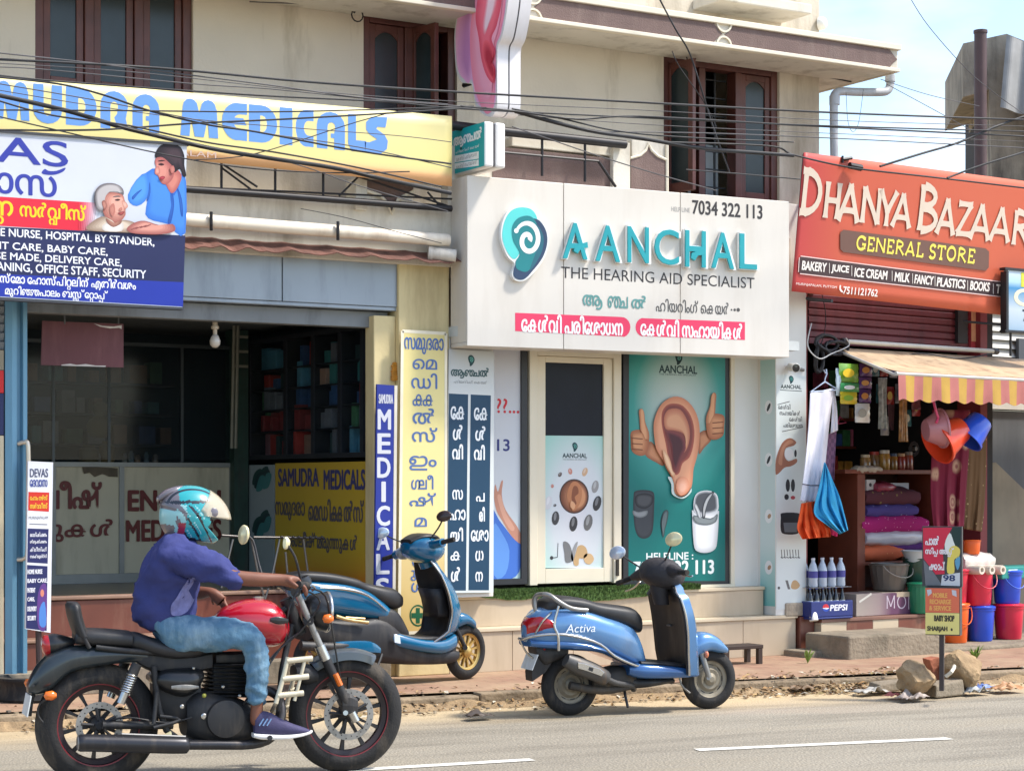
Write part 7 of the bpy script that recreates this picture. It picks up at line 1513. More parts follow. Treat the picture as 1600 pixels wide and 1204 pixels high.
for j in range(NP_):
    for i in range(NT):
        th_ = (i+.5)*360/NT;ph = abs(-90+180*(j+.5)/NP_);th_ = th_-360 if th_ > 180 else th_
        if -32 < th_ < 28 and ph < 62: continue        # face opening
        tr_ = radians(th_);pr2 = cos(radians(-90+180*(j+.5)/NP_));x_,z_ = .172*cos(tr_)*pr2,.16*sin(tr_)*pr2;dg_ = (x_*1.1+z_)*13 % 1
        if z_ < -.112: m_ = BKH if x_ < .05 else TEALH
        elif z_ > .05: m_ = BKH if abs(z_-.075-.18*x_) < .008 or (.03 < ph/90-.28 < .09) else (GREYH if x_ < -.085 else TEALH)
        elif x_ > .035 and z_ < 0: m_ = BKH if dg_ < .16 else TEALH
        elif x_ < -.10: m_ = WHH if -.06 < z_ < .015 else GREYH
        elif -.085 < x_ < -.05 and -.10 < z_ < -.04: m_ = REDH
        elif x_ < -.05: m_ = GREYH if dg_ < .45 else WHH
        else: m_ = BKH if dg_ < .24 else (WHH if .44 < dg_ < .52 else TEALH)
        mb.m(m_);k0 = j*NT+i;k1 = j*NT+(i+1) % NT
        mb.f.append((k0,k1,k1+NT,k0+NT));mb.fm.append(mb.cur)
mb.v = [Vector(v) for v in vs]
hel = mb.ob('helmet',RID,smooth=60,solid=.012)
mb = MB().m(mt((206,194,168),.12,var=.04,coat=.8,alpha=.58,name='visor_film'))
def vz(i,j):
    th_ = radians(lerp(66,0,j));ph = radians(lerp(-78,78,i));p = hp(th_,ph,1.05);e = (1-abs(2*i-1)**4)*j**1.4;return p+Vector((.034*e,0,-.004*e+.008*j))
mb.sheet(vz,30,14);mb.ob('visor',hel,solid=.004,smooth=60)
mb = MB().m(GREYH);
for s in (1,-1): mb.lathe([(.026,-.006),(.026,.008),(.018,.012),(.001,.012)],hp(radians(22),radians(58*s),1.03),(.1,s,.1),16,caps=False)
hull(mb,BK,[(246,775,784,.03),(258,765,778,.05),(272,760,772,.05),(284,758,766,.03)],12,k=0);mb.ob('helmet_vent',hel,smooth=50)
# face inside the helmet opening
mb = MB().m(mt((196,150,112),.55,var=.06,name='sunlit_skin'));
fc = P_(316,812,0)
mb = MB().m(SKIN);mb.loft([[fc+Vector((x,y*w_,z)) for y in (-.055,-.045,-.025,-.009,0,.009,.025,.045,.055)] for x,z,w_ in ((.0,.05,1),(.012,.03,1),(.016,.015,1),(.018,0,1),(.016,-.03,.9),(.008,-.05,.7))],caps=False,closed=False)
mb.loft([[fc+Vector((.014+dx,y,z)) for y,dx in ((-.013,0),(-.006,nx*.7),(0,nx),(.006,nx*.7),(.013,0))] for z,nx in ((.02,.006),(.0,.02),(-.012,.026),(-.018,.006))],caps=False,closed=False);face = mb.ob('face',RID,smooth=60)
mb = MB().m(mt((20,16,16),.3))
for y in (-.028,.028): mb.ball(fc+Vector((.017,y,.022)),.007,.011,.006,10);mb.tube([fc+Vector((.018,y-.014,.038)),fc+Vector((.02,y,.042)),fc+Vector((.018,y+.014,.038))],.003,5)
mb.tube([fc+Vector((.016,-.02,-.034)),fc+Vector((.02,0,-.034)),fc+Vector((.016,.02,-.034))],.004,6);mb.ob('eyes_and_mouth',face)
# printed swoosh on the shirt
mb = MB().m(mt((118,118,164),.85,var=.25,sc=22,name='shirt_print'))
ol = smoothpts([(300,902),(290,920),(280,936),(272,948),(274,962),(290,962),(304,952),(312,936),(300,946),(292,940),(300,924),(308,908)],3)
pr_ = MB().m(mt((118,118,164),.85,var=.25,sc=22,name='shirt_print'))
import bmesh as _bm
bm = _bm.new();vv = [bm.verts.new(P_(x,y,.26)) for x,y in ol];bm.faces.new(vv);_bm.ops.triangulate(bm,faces=bm.faces[:]);_bm.ops.subdivide_edges(bm,edges=bm.edges[:],cuts=3,use_grid_fill=True);bm.verts.ensure_lookup_table()
for i_,v in enumerate(bm.verts): v.index = i_
pr_.add([v.co.copy() for v in bm.verts],[tuple(v.index for v in f.verts) for f in bm.faces]);bm.free()
sh_o = [o for o in RID.children if o.name.startswith('shirt')][0]
po_ = pr_.ob('shirt_print',sh_o);q = po_.modifiers.new('wrap','SHRINKWRAP');q.target = sh_o;q.wrap_method = 'PROJECT';q.use_project_y = True;q.use_negative_direction = True;q.use_positive_direction = True;q.offset = .004
# ------------------------------------------------------------------ blue scooter at the kerb
fS,rS = G(1107,1106.5,.0),G(890,1117,0)
mS = (fS+rS)/2;yS = math.degrees(atan2(fS.y-rS.y,fS.x-rS.x));SK = PL(mS.x,mS.y,yS)
SCO = thing('scooter','light blue scooter with a black covered headset parked at the kerb','scooter',tuple(mS),radians(yS),local=True)
SBL = mt((88,134,182),.26,metal=.3,var=.06,grime=((140,140,134),.3,5),coat=.8,name='light_blue_paint');SB2 = mt((46,92,146),.24,metal=.25,var=.05,coat=.8,name='mid_blue_paint')
DUST = mt((136,128,112),.6,metal=.3,var=.15,grime=((100,88,68),.6,9),name='dusty_wheel')
BPL = mt((30,30,33),.55,var=.1,sc=8,grime=((96,88,78),.4,5),name='black_plastic')
Q_ = lambda x,y,o=0: SK.Lc(x,y,o)
wr2 = Q_(890,1068,0);wr2.z = .213;wf2 = Q_(1107,1059,0);wf2.z = .213
wheel(SCO,wr2,.213,.055,.095,0,DUST,DUST,'rear_wheel',.03,solid=1);wheel(SCO,wf2,.213,.055,.09,0,DUST,DUST,'front_wheel',.03,solid=1)
mb = MB().m(SBL);hull(mb,SK,[(820,978,1000,.04),(832,962,1008,.10),(850,950,1012,.15),(880,944,1014,.185),(915,950,1016,.20),(945,960,1022,.20),(970,968,1032,.185),(990,980,1040,.155),(1000,1002,1042,.13),(1006,1028,1043,.10)],24,3);bd = mb.ob('rear_body',SCO,smooth=60)
mb = MB().m(SB2);hull(mb,SK,[(826,998,1010,.11),(850,998,1013,.155),(890,998,1016,.192),(930,1006,1019,.207),(962,1022,1030,.203),(990,1036,1041,.17)],16,3);mb.ob('lower_trim',bd,smooth=60)
mb = MB().m(prt((228,232,238)))
TPb = [Q_(883,987,.197),Q_(932,984,.203)]
class LP_:
    pass
SP_ = PL(mS.x,mS.y,yS);
vs_,fs_ = textgeo('Activa');bx_ = bb(vs_);a0 = Q_(884,988,.206);a1 = Q_(930,986.5,.212);dd = (a1-a0);hh = Q_(884,975,.206).z-a0.z
mb.add([a0+dd*((v[0]-bx_[0])/(bx_[2]-bx_[0])+.25*(v[1]-bx_[1])*.3)+Vector((0,0,(v[1]-bx_[1])/(bx_[3]-bx_[1])*hh)) for v in vs_],fs_);mb.ob('lettering',bd)
mb = MB().m(CHR)
for s in (1,-1): bar(mb,SK,[(818,998,.08*s),(835,993,.15*s),(870,990,.205*s),(905,995,.222*s),(938,1006,.224*s),(960,1024,.218*s),(985,1036,.19*s),(1003,1042,.15*s)],.010,8)
bar(mb,SK,[(818,998,.08),(811,997,0),(818,998,-.08)],.010,8);bar(mb,SK,[(812,998,.05),(822,1018,.05),(836,1030,.05)],.007,6);bar(mb,SK,[(873,946,.2),(866,975,.2),(872,992,.21),(873,1016,.21)],.010,8);mb.ob('body_guard',SCO,smooth=60)
mb = MB().m(REDL);hull(mb,SK,[(822,972,992,.06),(834,962,993,.115),(848,958,990,.152),(862,966,986,.172)],16,3);tls = mb.ob('tail_light',SCO,smooth=60);mb = MB().m(CHR);bar(mb,SK,[(836,990,.125),(848,970,.155),(862,956,.15)],.007,6);mb.ob('chrome_strip',tls)
mb = MB().m(VINYL);hull(mb,SK,[(846,946,956,.07),(852,936,956,.12),(872,930,954,.15),(905,933,958,.155),(930,940,966,.15),(960,944,974,.15),(984,948,982,.135),(996,958,988,.10),(1000,968,984,.06)],24,3,k=.3);mb.ob('seat',SCO,smooth=60)
mb = MB().m(ALU);bar(mb,SK,[(918,953,.17),(893,950,.175),(874,940,.17),(858,929,.13),(845,928,.06),(838,930,-.04),(834,940,-.10),(838,956,-.12)],.016,10);bar(mb,SK,[(850,928,.1),(838,931,.02),(836,950,.02),(842,962,.02)],.014,10);mb.ob('grab_rail',SCO,smooth=60)
mb = MB().m(BPL);hull(mb,SK,[(836,1004,1022,.08),(850,1004,1040,.09),(866,1006,1034,.09),(885,1008,1024,.09)],14,3)
pv_ = [Q_(x,y,.06) for x,y in ((838,1018),(862,1012),(876,1014),(852,1050),(832,1064),(831,1050))];mb.prism(pv_,[v+Vector((0,.12,0)) for v in pv_]);mb.ob('rear_mudguard',SCO,smooth=40)
p0_,p1_ = Q_(842,1020),Q_(839,1044);mb = MB().m(mt((206,208,206),.45,grime=((150,140,120),.4,8)));pv_ = [p0_+Vector((-.05,y,0)) for y in (.1,-.1)]+[p1_+Vector((-.08,y,0)) for y in (-.1,.1)];mb.prism(pv_,[v+Vector((.006,0,0)) for v in pv_]);mb.ob('number_plate',SCO)
mb = MB().m(REDL);mb.ball(Q_(846,1013,.03),.03,.06,.018);mb.ob('rear_reflector',SCO,smooth=60)
mb = MB().m(mt((84,82,80),.5,metal=.4,var=.15,grime=((140,104,66),.6,7),name='muffler_steel'));bar(mb,SK,[(884,1030,.17),(900,1038,.17),(930,1050,.17),(948,1060,.165)],[.045,.05,.056,.06,.062,.062,.06,.058,.055,.045],16);bar(mb,SK,[(945,1058,.165),(962,1066,.15),(985,1070,.10),(990,1076,.04)],.022,10);mf = mb.ob('muffler',SCO,smooth=60)
mb = MB().m(CHR);pv_ = [Q_(x,y,.236) for x,y in ((903,1034),(914,1036),(938,1044),(945,1050),(940,1056),(918,1048),(904,1044))];mb.prism(pv_,[v+Vector((0,.02,0)) for v in pv_]);mb.m(BPL);pv_ = [Q_(x,y,.2385) for x,y in ((921,1041),(928,1043),(926,1049),(919,1046))];mb.prism(pv_,[v+Vector((0,.02,0)) for v in pv_]);mb.ob('heat_shield',mf,bevel=.003)
mb = MB().m(mt((64,60,56),.7,var=.2,metal=.2,grime=((120,98,70),.6,8)));hull(mb,SK,[(925,1056,1080,.08),(945,1046,1084,.12),(970,1040,1082,.12),(992,1046,1076,.09)],14,3);bar(mb,SK,[(890,1070,.08),(940,1078,.10),(985,1070,.09)],.03,10);mb.ob('engine',SCO,smooth=50)
mb = MB().m(BPL);bar(mb,SK,[(975,1074,.03),(977,1086,.08),(981,1104,.11)],.010,8);bar(mb,SK,[(975,1074,-.03),(977,1086,-.08),(981,1104,-.11)],.010,8);mb.ob('centre_stand',SCO)
mb = MB().m(SB2);hull(mb,SK,[(978,1036,1054,.16),(1000,1034,1060,.19),(1040,1037,1060,.19),(1076,1042,1058,.19),(1086,1046,1056,.16)],18,4);fb = mb.ob('floorboard',SCO,smooth=50)
mb = MB().m(BPL);hull(mb,SK,[(996,1031,1037,.165),(1040,1033,1039,.17),(1074,1037,1044,.165)],14,5);hull(mb,SK,[(985,1056,1076,.10),(1010,1058,1074,.13),(1050,1058,1066,.12)],14,3);mb.ob('floor_mat',fb,smooth=50)
# legshield: curved panel across the scooter, black inside and blue outside
def lsh(i,j,dx=0,k=1.0):
    # i across (-1..1), j height 0..1
    w_ = lerp(.22,.265,sin(j*pi)**.8) if j < .8 else lerp(.24,.12,(j-.8)/.2)
    pts = ((1056,1050),(1052,1020),(1050,985),(1046,955),(1040,930),(1032,908))
    t = j*5;q = min(int(t),4);f = t-q;x,y = lerp(pts[q][0],pts[q+1][0],f),lerp(pts[q][1],pts[q+1][1],f)
    b = Q_(x,y,0);o = i*w_*k;return Vector((b.x-.05*abs(i)**2.2*(1 if j < .9 else .5)+.03+dx,-o,b.z))
mb = MB().m(SBL);rows = []
for j in range(15):
    rows.append([lsh(i/8,j/14,.022) for i in range(-8,9)])
mb.loft(rows,caps=False,closed=False)
rows2 = [[lsh(i/8,j/14,.075+.05*(1-abs(i/8)**2)*sin(min(1,j/14+.25)*pi)**.7) for i in range(-8,9)] for j in range(15)];mb.loft([r[::-1] for r in rows2],caps=False,closed=False)
for r1,r2 in ((rows[0],rows2[0]),(rows[-1],rows2[-1]),([r[0] for r in rows],[r[0] for r in rows2]),([r[-1] for r in rows],[r[-1] for r in rows2])): mb.loft([r1,r2],caps=False,closed=False)
ap = mb.ob('front_apron',SCO,smooth=60)
mb = MB().m(BPL);mb.loft([[lsh(i/8,j/14,0,.96) for i in range(-8,9)] for j in range(15)],caps=False,closed=False);ls = mb.ob('inner_legshield',SCO,smooth=60,solid=.008)
mb = MB().m(CHR);mb.tube([lsh(1,j/14,.012) for j in range(14)],.009,8);mb.tube([lsh(-1,j/14,.012) for j in range(14)],.009,8);mb.ob('edge_trim',ap,smooth=60)
mb = MB().m(mt((70,74,82),.4));c = lsh(0,.83,-.01);mb.lathe([(.022,0),(.022,.012),(.001,.014)],c+Vector((-.0,0,0)),(-1,0,.1),14,caps=False);c2 = lsh(-.25,.45,-.012);mb.tube([c2+Vector((0,-.03,0)),c2+Vector((0,.03,0))],.007,6);mb.tube([lsh(-.9,.86,-.0),lsh(-.9,.8,-.02)],.014,8);mb.ob('lock_and_hook',ls)
mb = MB().m(SBL);hull(mb,SK,[(1082,1000,1030,.08),(1094,988,1026,.095),(1110,988,1018,.09),(1124,996,1020,.08),(1136,1010,1020,.05)],18,2.6);mb.ob('front_mudguard',SCO,smooth=60)
mb = MB().m(ALU)
for s in (1,-1): bar(mb,SK,[(1096,1020,.075*s),(1108,1058,.075*s)],.02,10)
bar(mb,SK,[(1107,1059,-.09),(1107,1059,.09)],.014,8);bar(mb,SK,[(1060,1040,.02),(1064,1068,.05),(1078,1082,.06)],.007,6);mb.ob('front_fork',SCO,smooth=50)
for s in (1,-1): mb = MB().m(AMB if s < 0 else mt((206,120,84),.2,coat=.4));mb.ball(Q_(1104,1022,.1) if s > 0 else Q_(1104,1022,-.1),.016,.018,.026);mb.ob('indicator',SCO,smooth=60)
mb = MB().m(mt((44,42,46),.7,var=.12,sc=10,bump=.5,bsc=14,name='cover_cloth'))
def hd_(secs):
    hull(mb,SK,secs,22,2.4,k=0)
hd_([(1004,888,902,.06),(1012,876,910,.13),(1026,870,918,.19),(1042,872,920,.18),(1056,882,916,.12),(1066,892,906,.05)])
rings = [[Q_(x,y,0)+Vector((r_*cos(q),r_*1.25*sin(q),0)) for q in (2*pi*j/16 for j in range(16))] for x,y,r_ in ((1030,905,.07),(1030,920,.062),(1032,934,.055),(1034,944,.05))];mb.loft(rings)
bar(mb,SK,[(1044,890,.12),(1056,892,.24),(1062,893,.29)],[.05,.048,.044,.036,.03,.026,.024],12);bar(mb,SK,[(1018,892,-.10),(996,899,-.24),(988,902,-.29)],[.055,.05,.046,.038,.03,.026,.024],12)
hs = mb.ob('covered_headset',SCO,smooth=70,label='headset under a loose black cover')
for g_,l_2 in (([(1060,893,.28),(1074,894,.39)],[(1066,898,.25),(1078,900,.33),(1082,899,.39)]),([(990,901,-.28),(964,911,-.39)],[(1000,908,-.24),(990,918,-.32),(977,923,-.38)])): mb = MB().m(RUB);bar(mb,SK,g_,.019,10);gr = mb.ob('grip',hs,smooth=50);mb = MB().m(CHR);bar(mb,SK,l_2,.006,6);mb.ob('brake_lever',gr)
for (cx,cy,o,st,mt_) in ((965,863,-.36,(1010,892),mt((206,214,226),.12,metal=.3,var=.03,name='mirror_back')),(1053,842,.22,(1038,878),MIR)):
    mb = MB().m(BPL);c = Q_(cx,cy,o);mb.tube(smoothpts([tuple(v) for v in (Q_(st[0],st[1],o*.5),Q_(lerp(st[0],cx,.5),lerp(st[1],cy,.55)+2,o*.8),c)],3,False),.006,6);mo = mb.ob('mirror',SCO,smooth=50)
    mb = MB().m(mt_);mdisc(mb,c,.068,.050);mb.ob('mirror_head',mo,smooth=60)
# ------------------------------------------------------------------ teal scooter on the pavement
fT = PL(0,13.22).P(727,1060);fT.z = PZ;yT = 4.0;dT = Vector((cos(radians(yT)),sin(radians(yT)),0));mT = fT-dT*.64;TK = PL(mT.x,mT.y,yT,PZ)
TSC = thing('scooter','teal blue scooter with gold wheels standing on the pavement behind the motorcycle','scooter',tuple(mT),radians(yT),local=True)
TBL = mt((10,92,130),.22,var=.04,coat=.8,name='teal_paint');GOLD = mt((190,160,96),.3,metal=.6,var=.06,name='gold_alloy')
T_ = lambda x,y,o=0: TK.Lc(x,y,o)
wf3 = T_(727,1011,0);wf3.z = .215;wr3 = Vector((wf3.x-1.28,0,.215))
wheel(TSC,wf3,.215,.05,.085,12,GOLD,GOLD,'front_wheel',.022,steer=radians(14));wheel(TSC,wr3,.215,.05,.09,12,GOLD,GOLD,'rear_wheel',.022)
mb = MB().m(TBL);hull(mb,TK,[(452,906,926,.05),(470,903,944,.11),(500,905,956,.15),(540,908,964,.165),(575,920,968,.16),(600,940,971,.14),(614,957,973,.10)],24,2.8);tb = mb.ob('rear_body',TSC,smooth=60)
mb = MB().m(CHR);bar(mb,TK,[(500,918,.165),(540,920,.18),(575,930,.18),(605,954,.15)],[.004,.008,.012,.014,.014,.012,.010,.008,.006,.003],8);mb.ob('silver_strip',tb,smooth=60)
mb = MB().m(VINYL);hull(mb,TK,[(448,898,906,.06),(470,892,908,.11),(510,894,912,.13),(550,902,922,.13),(566,909,930,.125),(590,914,944,.14),(612,918,952,.12),(624,928,948,.08)],24,3,k=.3);mb.ob('seat',TSC,smooth=60)
mb = MB().m(BPL);hull(mb,TK,[(480,964,1000,.14),(520,966,1012,.17),(560,966,1030,.17),(600,966,1036,.16),(650,1010,1038,.15),(700,1014,1036,.13),(714,1016,1028,.10)],18,5);hull(mb,TK,[(586,946,990,.14),(612,950,998,.14),(624,962,998,.13),(634,984,998,.12)],16,5);mb.ob('lower_body_and_shade',TSC,smooth=60)  # black shell; its low front end stands in for shadow and engine underneath
mb = MB().m(mt((196,170,120),.25,metal=.7,var=.2,sc=20));bar(mb,TK,[(525,962,.19),(545,968,.2),(575,972,.2)],.014,8);bar(mb,TK,[(540,964,.2),(570,966,.2)],.008,6);mb.ob('exhaust_trim',TSC,smooth=50)
mb = MB().m(BPL);bar(mb,TK,[(470,1008,.15),(520,1010,.16),(560,1006,.15)],.034,14);mb.ob('muffler',TSC,smooth=60)
mb = MB().m(TBL);hull(mb,TK,[(596,978,1008,.14),(625,988,1014,.18),(660,996,1020,.19),(690,996,1022,.18),(708,988,1014,.14)],18,3.4);tfb = mb.ob('floorboard',TSC,smooth=60);mb = MB().m(BPL);hull(mb,TK,[(612,986,994,.15),(650,993,1000,.165),(690,992,1002,.15)],14,5);mb.m(prt((206,216,226)));pv_ = [T_(x,y,.192) for x,y in ((616,990),(625,992),(626,1005),(617,1003))];mb.prism(pv_,[v+Vector((0,.01,0)) for v in pv_]);mb.ob('floor_mat',tfb,smooth=50)
TP = ((664,1000),(684,985),(690,955),(684,925),(674,895),(664,872))
def tls_(i,j,dx=0,k=1.0):
    w_ = lerp(.17,.20,sin(j*pi)) if j < .75 else lerp(.195,.11,(j-.75)/.25)
    t = j*5;q = min(int(t),4);f = t-q;x,y = lerp(TP[q][0],TP[q+1][0],f),lerp(TP[q][1],TP[q+1][1],f);b = T_(x,y,0)
    return Vector((b.x-.08*abs(i)**2.2+.04+dx,-i*w_*k,b.z))
mb = MB().m(TBL);rows = [[tls_(i/8,j/14,.02) for i in range(-8,9)] for j in range(15)];rows2 = [[tls_(i/8,j/14,.03+.09*(1-abs(i/8)**2)*sin(min(1,j/14+.2)*pi)**.6) for i in range(-8,9)] for j in range(15)]
mb.loft(rows,caps=False,closed=False);mb.loft([r[::-1] for r in rows2],caps=False,closed=False)
for r1,r2 in ((rows[0],rows2[0]),(rows[-1],rows2[-1]),([r[0] for r in rows],[r[0] for r in rows2]),([r[-1] for r in rows],[r[-1] for r in rows2])): mb.loft([r1,r2],caps=False,closed=False)
tap = mb.ob('front_apron',TSC,smooth=60)
mb = MB().m(BPL);mb.loft([[tls_(i/8,j/14,0,.95) for i in range(-8,9)] for j in range(15)],caps=False,closed=False)
mb.loft([[T_(x,y,0)+Vector((d,o,0)) for d,o in ((.0,-.13),(-.07,-.10),(-.08,0),(-.07,.10),(.0,.13))] for x,y in ((676,918),(682,935),(686,955),(686,962))],caps=False,closed=False);mb.ob('inner_legshield',TSC,smooth=60,solid=.008)
mb = MB().m(CHR);mb.tube([tls_(1,j/14,.012) for j in range(15)],.008,8);mb.tube([tls_(-1,j/14,.012) for j in range(15)],.008,8);mb.ob('edge_trim',tap,smooth=60)
mb = MB().m(TBL);hull(mb,TK,[(702,968,986,.06),(715,956,982,.08),(730,958,976,.08),(742,968,982,.05)],16,2.6);mb.ob('front_mudguard',TSC,smooth=60)
mb = MB().m(BLKM)
for s in (1,-1): bar(mb,TK,[(708,972,.06*s),(727,1011,.06*s)],.017,10)
bar(mb,TK,[(727,1011,-.08),(727,1011,.08)],.02,8);mb.ob('front_fork',TSC,smooth=50)
mb = MB().m(TBL);hull(mb,TK,[(632,850,864,.06),(640,840,872,.13),(656,836,880,.17),(672,840,878,.16),(686,848,868,.08)],20,2.4,k=0);bar(mb,TK,[(660,862,0),(668,884,0)],.06,12)
bar(mb,TK,[(668,852,.10),(684,849,.22),(692,847,.28)],.034,10);bar(mb,TK,[(648,856,-.08),(628,863,-.2),(618,867,-.27)],.036,10);th_ = mb.ob('headset',TSC,smooth=60)
mb = MB().m(mt((150,156,160),.12,var=.25,sc=30,coat=.6,name='lens_clear'));mb.ball(T_(630,864,-.16),.055,.075,.05,16);mb.ob('headlight',th_,smooth=60);mb = MB().m(BPL);hull(mb,TK,[(634,842,850,.08),(652,833,842,.11),(672,834,842,.10),(684,842,848,.05)],14,3,k=0);mb.ob('dash_cover',th_,smooth=60)
for g_ in ([(690,847,.27),(710,842,.38)],[(620,866,-.26),(599,873,-.38)]): mb = MB().m(RUB);bar(mb,TK,g_,.018,10);mb.ob('grip',th_,smooth=50)
for (cx,cy,o,st,mt_) in ((597,832,-.38,(644,852),mt((206,220,232),.12,metal=.3,var=.03,name='mirror_back')),(694,806,.26,(672,842),mt((62,48,46),.25,var=.1,name='dark_mirror'))):
    mb = MB().m(BPL);c = T_(cx,cy,o);mb.tube(smoothpts([tuple(v) for v in (T_(st[0],st[1],o*.6),T_(lerp(st[0],cx,.6),lerp(st[1],cy,.5),o*.85),c)],3,False),.006,6);mo = mb.ob('mirror',TSC,smooth=50)
    mb = MB().m(mt_);mdisc(mb,c,.062,.042);mb.ob('mirror_head',mo,smooth=60)
mb = MB().m(BLKM);bar(mb,TK,[(600,1006,.1),(596,1024,.16),(590,1040,.2)],.010,8);mb.ob('side_stand',TSC)
mb = MB().m(TBL);hull(mb,TK,[(506,1002,1022,.17),(530,999,1022,.19),(572,999,1020,.19),(588,1010,1020,.17)],14,6);mb.ob('swingarm_cover',TSC,smooth=50)
# ================================================================== pharmacy interior
IC = PL(0,16.3);rr0 = random.Random(8);CDK0 = mt((40,44,48),.5,var=.15)
T = thing('counter','pharmacy counter with cream panels lettered in dark red under a dark glass case','counter',tuple(IC.P(220,905)))
a,b,c,d = IC.rect(40,908,366,722);b = FZ+.002
PNL = mt((190,182,156),.6,var=.05,sc=2,grime=((120,110,90),.6,2),name='cream_laminate')
mb = MB().m(PNL);mb.ubox(IC,a,b+.08,c,d-.04,-.5,-.01);mb.ob('panel',T)
AL = mt((136,138,134),.45,metal=.3,var=.08)
mb = MB().m(AL);mb.ubox(IC,a,d-.039,c,d,-.55,.01);mb.ubox(IC,a,b,c,b+.079,-.5,.005)
for p in (83,190,362): u = IC.uv(p,800)[0];mb.ubox(IC,u-.022,b+.08,u+.022,d-.04,-.009,.008)
mb.ob('aluminium_frame',T)
mb = MB().m(prt((100,34,30)))
mb.text('ഇം{ഗല}ീഷ്',IC,-10,752,158,804,.002,bold=.028,mal=True);mb.text('മരു{നന}ുകൾ',IC,-40,812,178,846,.002,bold=.028,mal=True)
mb.text('ENGLISH',IC,201,766,344,797,.002,bold=.05);mb.text('MEDICINES',IC,198,812,345,844,.002,bold=.04);mb.ob('lettering',T)
mb = MB().m(mt((86,76,58),.7,var=.3,sc=8));mb.poly(IC,[(128,728),(184,731),(184,745),(170,744),(160,740),(148,745),(140,738),(131,740)],.003);mb.ob('torn_patch',T)
mb = MB().m(mt((34,44,50),.12,var=.1,spec=.5,alpha=.3,name='showcase_glass'));mb.ubox(IC,a,d+.02,c,d+1.0,-.012,-.006);mb.ob('glass',T)
mb = MB().m(mt((70,76,78),.4,metal=.4))
for p in (84,171,285,362): u = IC.uv(p,700)[0];mb.ubox(IC,u-.012,d+.001,u+.012,d+1.0,-.02,-.004)
mb.ubox(IC,a,d+1.001,c,d+1.03,-.03,.0);mb.ob('glass_frame',T)
# goods behind the glass
for k,(p,y,w_,h_,c_) in enumerate(((140,690,30,26,(90,84,60)),(168,688,24,32,(100,86,50)),(196,716,8,14,(120,124,120)),(206,716,8,18,(100,120,124)),(216,716,9,12,(130,110,90)),(230,716,8,16,(84,110,120)),(244,716,9,13,(124,120,112)),(156,716,10,14,(130,126,116)))):
    q = IC.uv(p,722,-.2);z0 = d+.002;r = w_*.0057/2;c0 = IC.at(q[0],z0,-.22);hh = h_*.0057
    mb = MB().m(mt(c_,.5,var=.2));mb.lathe([(r*.9,0),(r,.01),(r,hh*.75),(r*.6,hh*.85),(r*.6,hh),(.001,hh)],c0,n=14);mb.ob('jar',loc=tuple(c0),label=('dim squat jar at the left end of the glass case','dim tall jar with an ochre lid behind the glass','tiny pale jar, first of the row on the counter','small blue grey bottle on the counter','small brown jar on the counter','slim teal grey bottle on the counter','short pale jar nearest the green column','small jar left of the tall ochre one')[k],cat='jar',smooth=50,group='jars and bottles behind the counter glass')
mb = MB().m(mt((104,96,70),.7,var=.2));q = IC.P(156,676,-.12);mb.ball(q+Vector((0,0,.05)),.12,.08,.10,16);mb.ball(q+Vector((.0,-.02,.2)),.07,.06,.07,14);mb.ob('stuffed_bag',loc=tuple(q),label='dim round tan bag seen through the glass above the counter',cat='bag',smooth=60)
for j,z in enumerate((1.95,2.22,2.49)):
    mb = MB().m(CDK0);mb.box(3.6,6.6,16.86,17.19,z-.02,z);mb.ob('wall_shelf',loc=(5,17,z),label='dark shelf on the back wall behind the counter, %s' % ('lowest one','middle one','top one')[j],cat='shelf',group='shelves behind the counter')
    u = 3.7
    while u < 6.5:
        w_ = rr0.uniform(.07,.17);nm,c_ = rr0.choice((('teal',(60,104,106)),('grey',(104,108,110)),('brown',(110,84,64)),('green',(60,96,74)),('blue',(56,76,112))));mb = MB().m(mt(c_,.5,var=.2,sc=14));mb.box(u,u+w_,16.9,17.05,z+.002,z+rr0.uniform(.1,.2));mb.ob('medicine_box',loc=(u,17,z),label='dim %s box on the shelves behind the counter' % nm,cat='box',group='%s boxes behind the counter' % nm,bevel=.004);u += w_+rr0.uniform(.01,.12)
# green column with a garland
GC = PL(0,16.2);mb = MB().m(mt((34,60,50),.6,var=.3,sc=7,grime=((70,50,50),.5,9)));a2,b2,c2,d2 = GC.rect(366,905,388,500);mb.ubox(GC,a2,FZ,c2,2.95,-.2,0);mb.ob('column',loc=tuple(GC.at(a2,FZ)),label='dark green patterned column at the right end of the counter',cat='column')
mb = MB().m(mt((120,118,104),.6,var=.15));LD = PL(0,15.9);
for x in (366,372): mb.tube([LD.P(x,500),LD.P(x-4,700)],.015,6)
for y in (505,524,547,570): mb.pbox(LD,366,y+4,388,y,-.02,.0)
mb.ob('shelf_strip',loc=tuple(LD.P(368,700)),label='pale ladder like strip hanging in front of the green column',cat='strip')
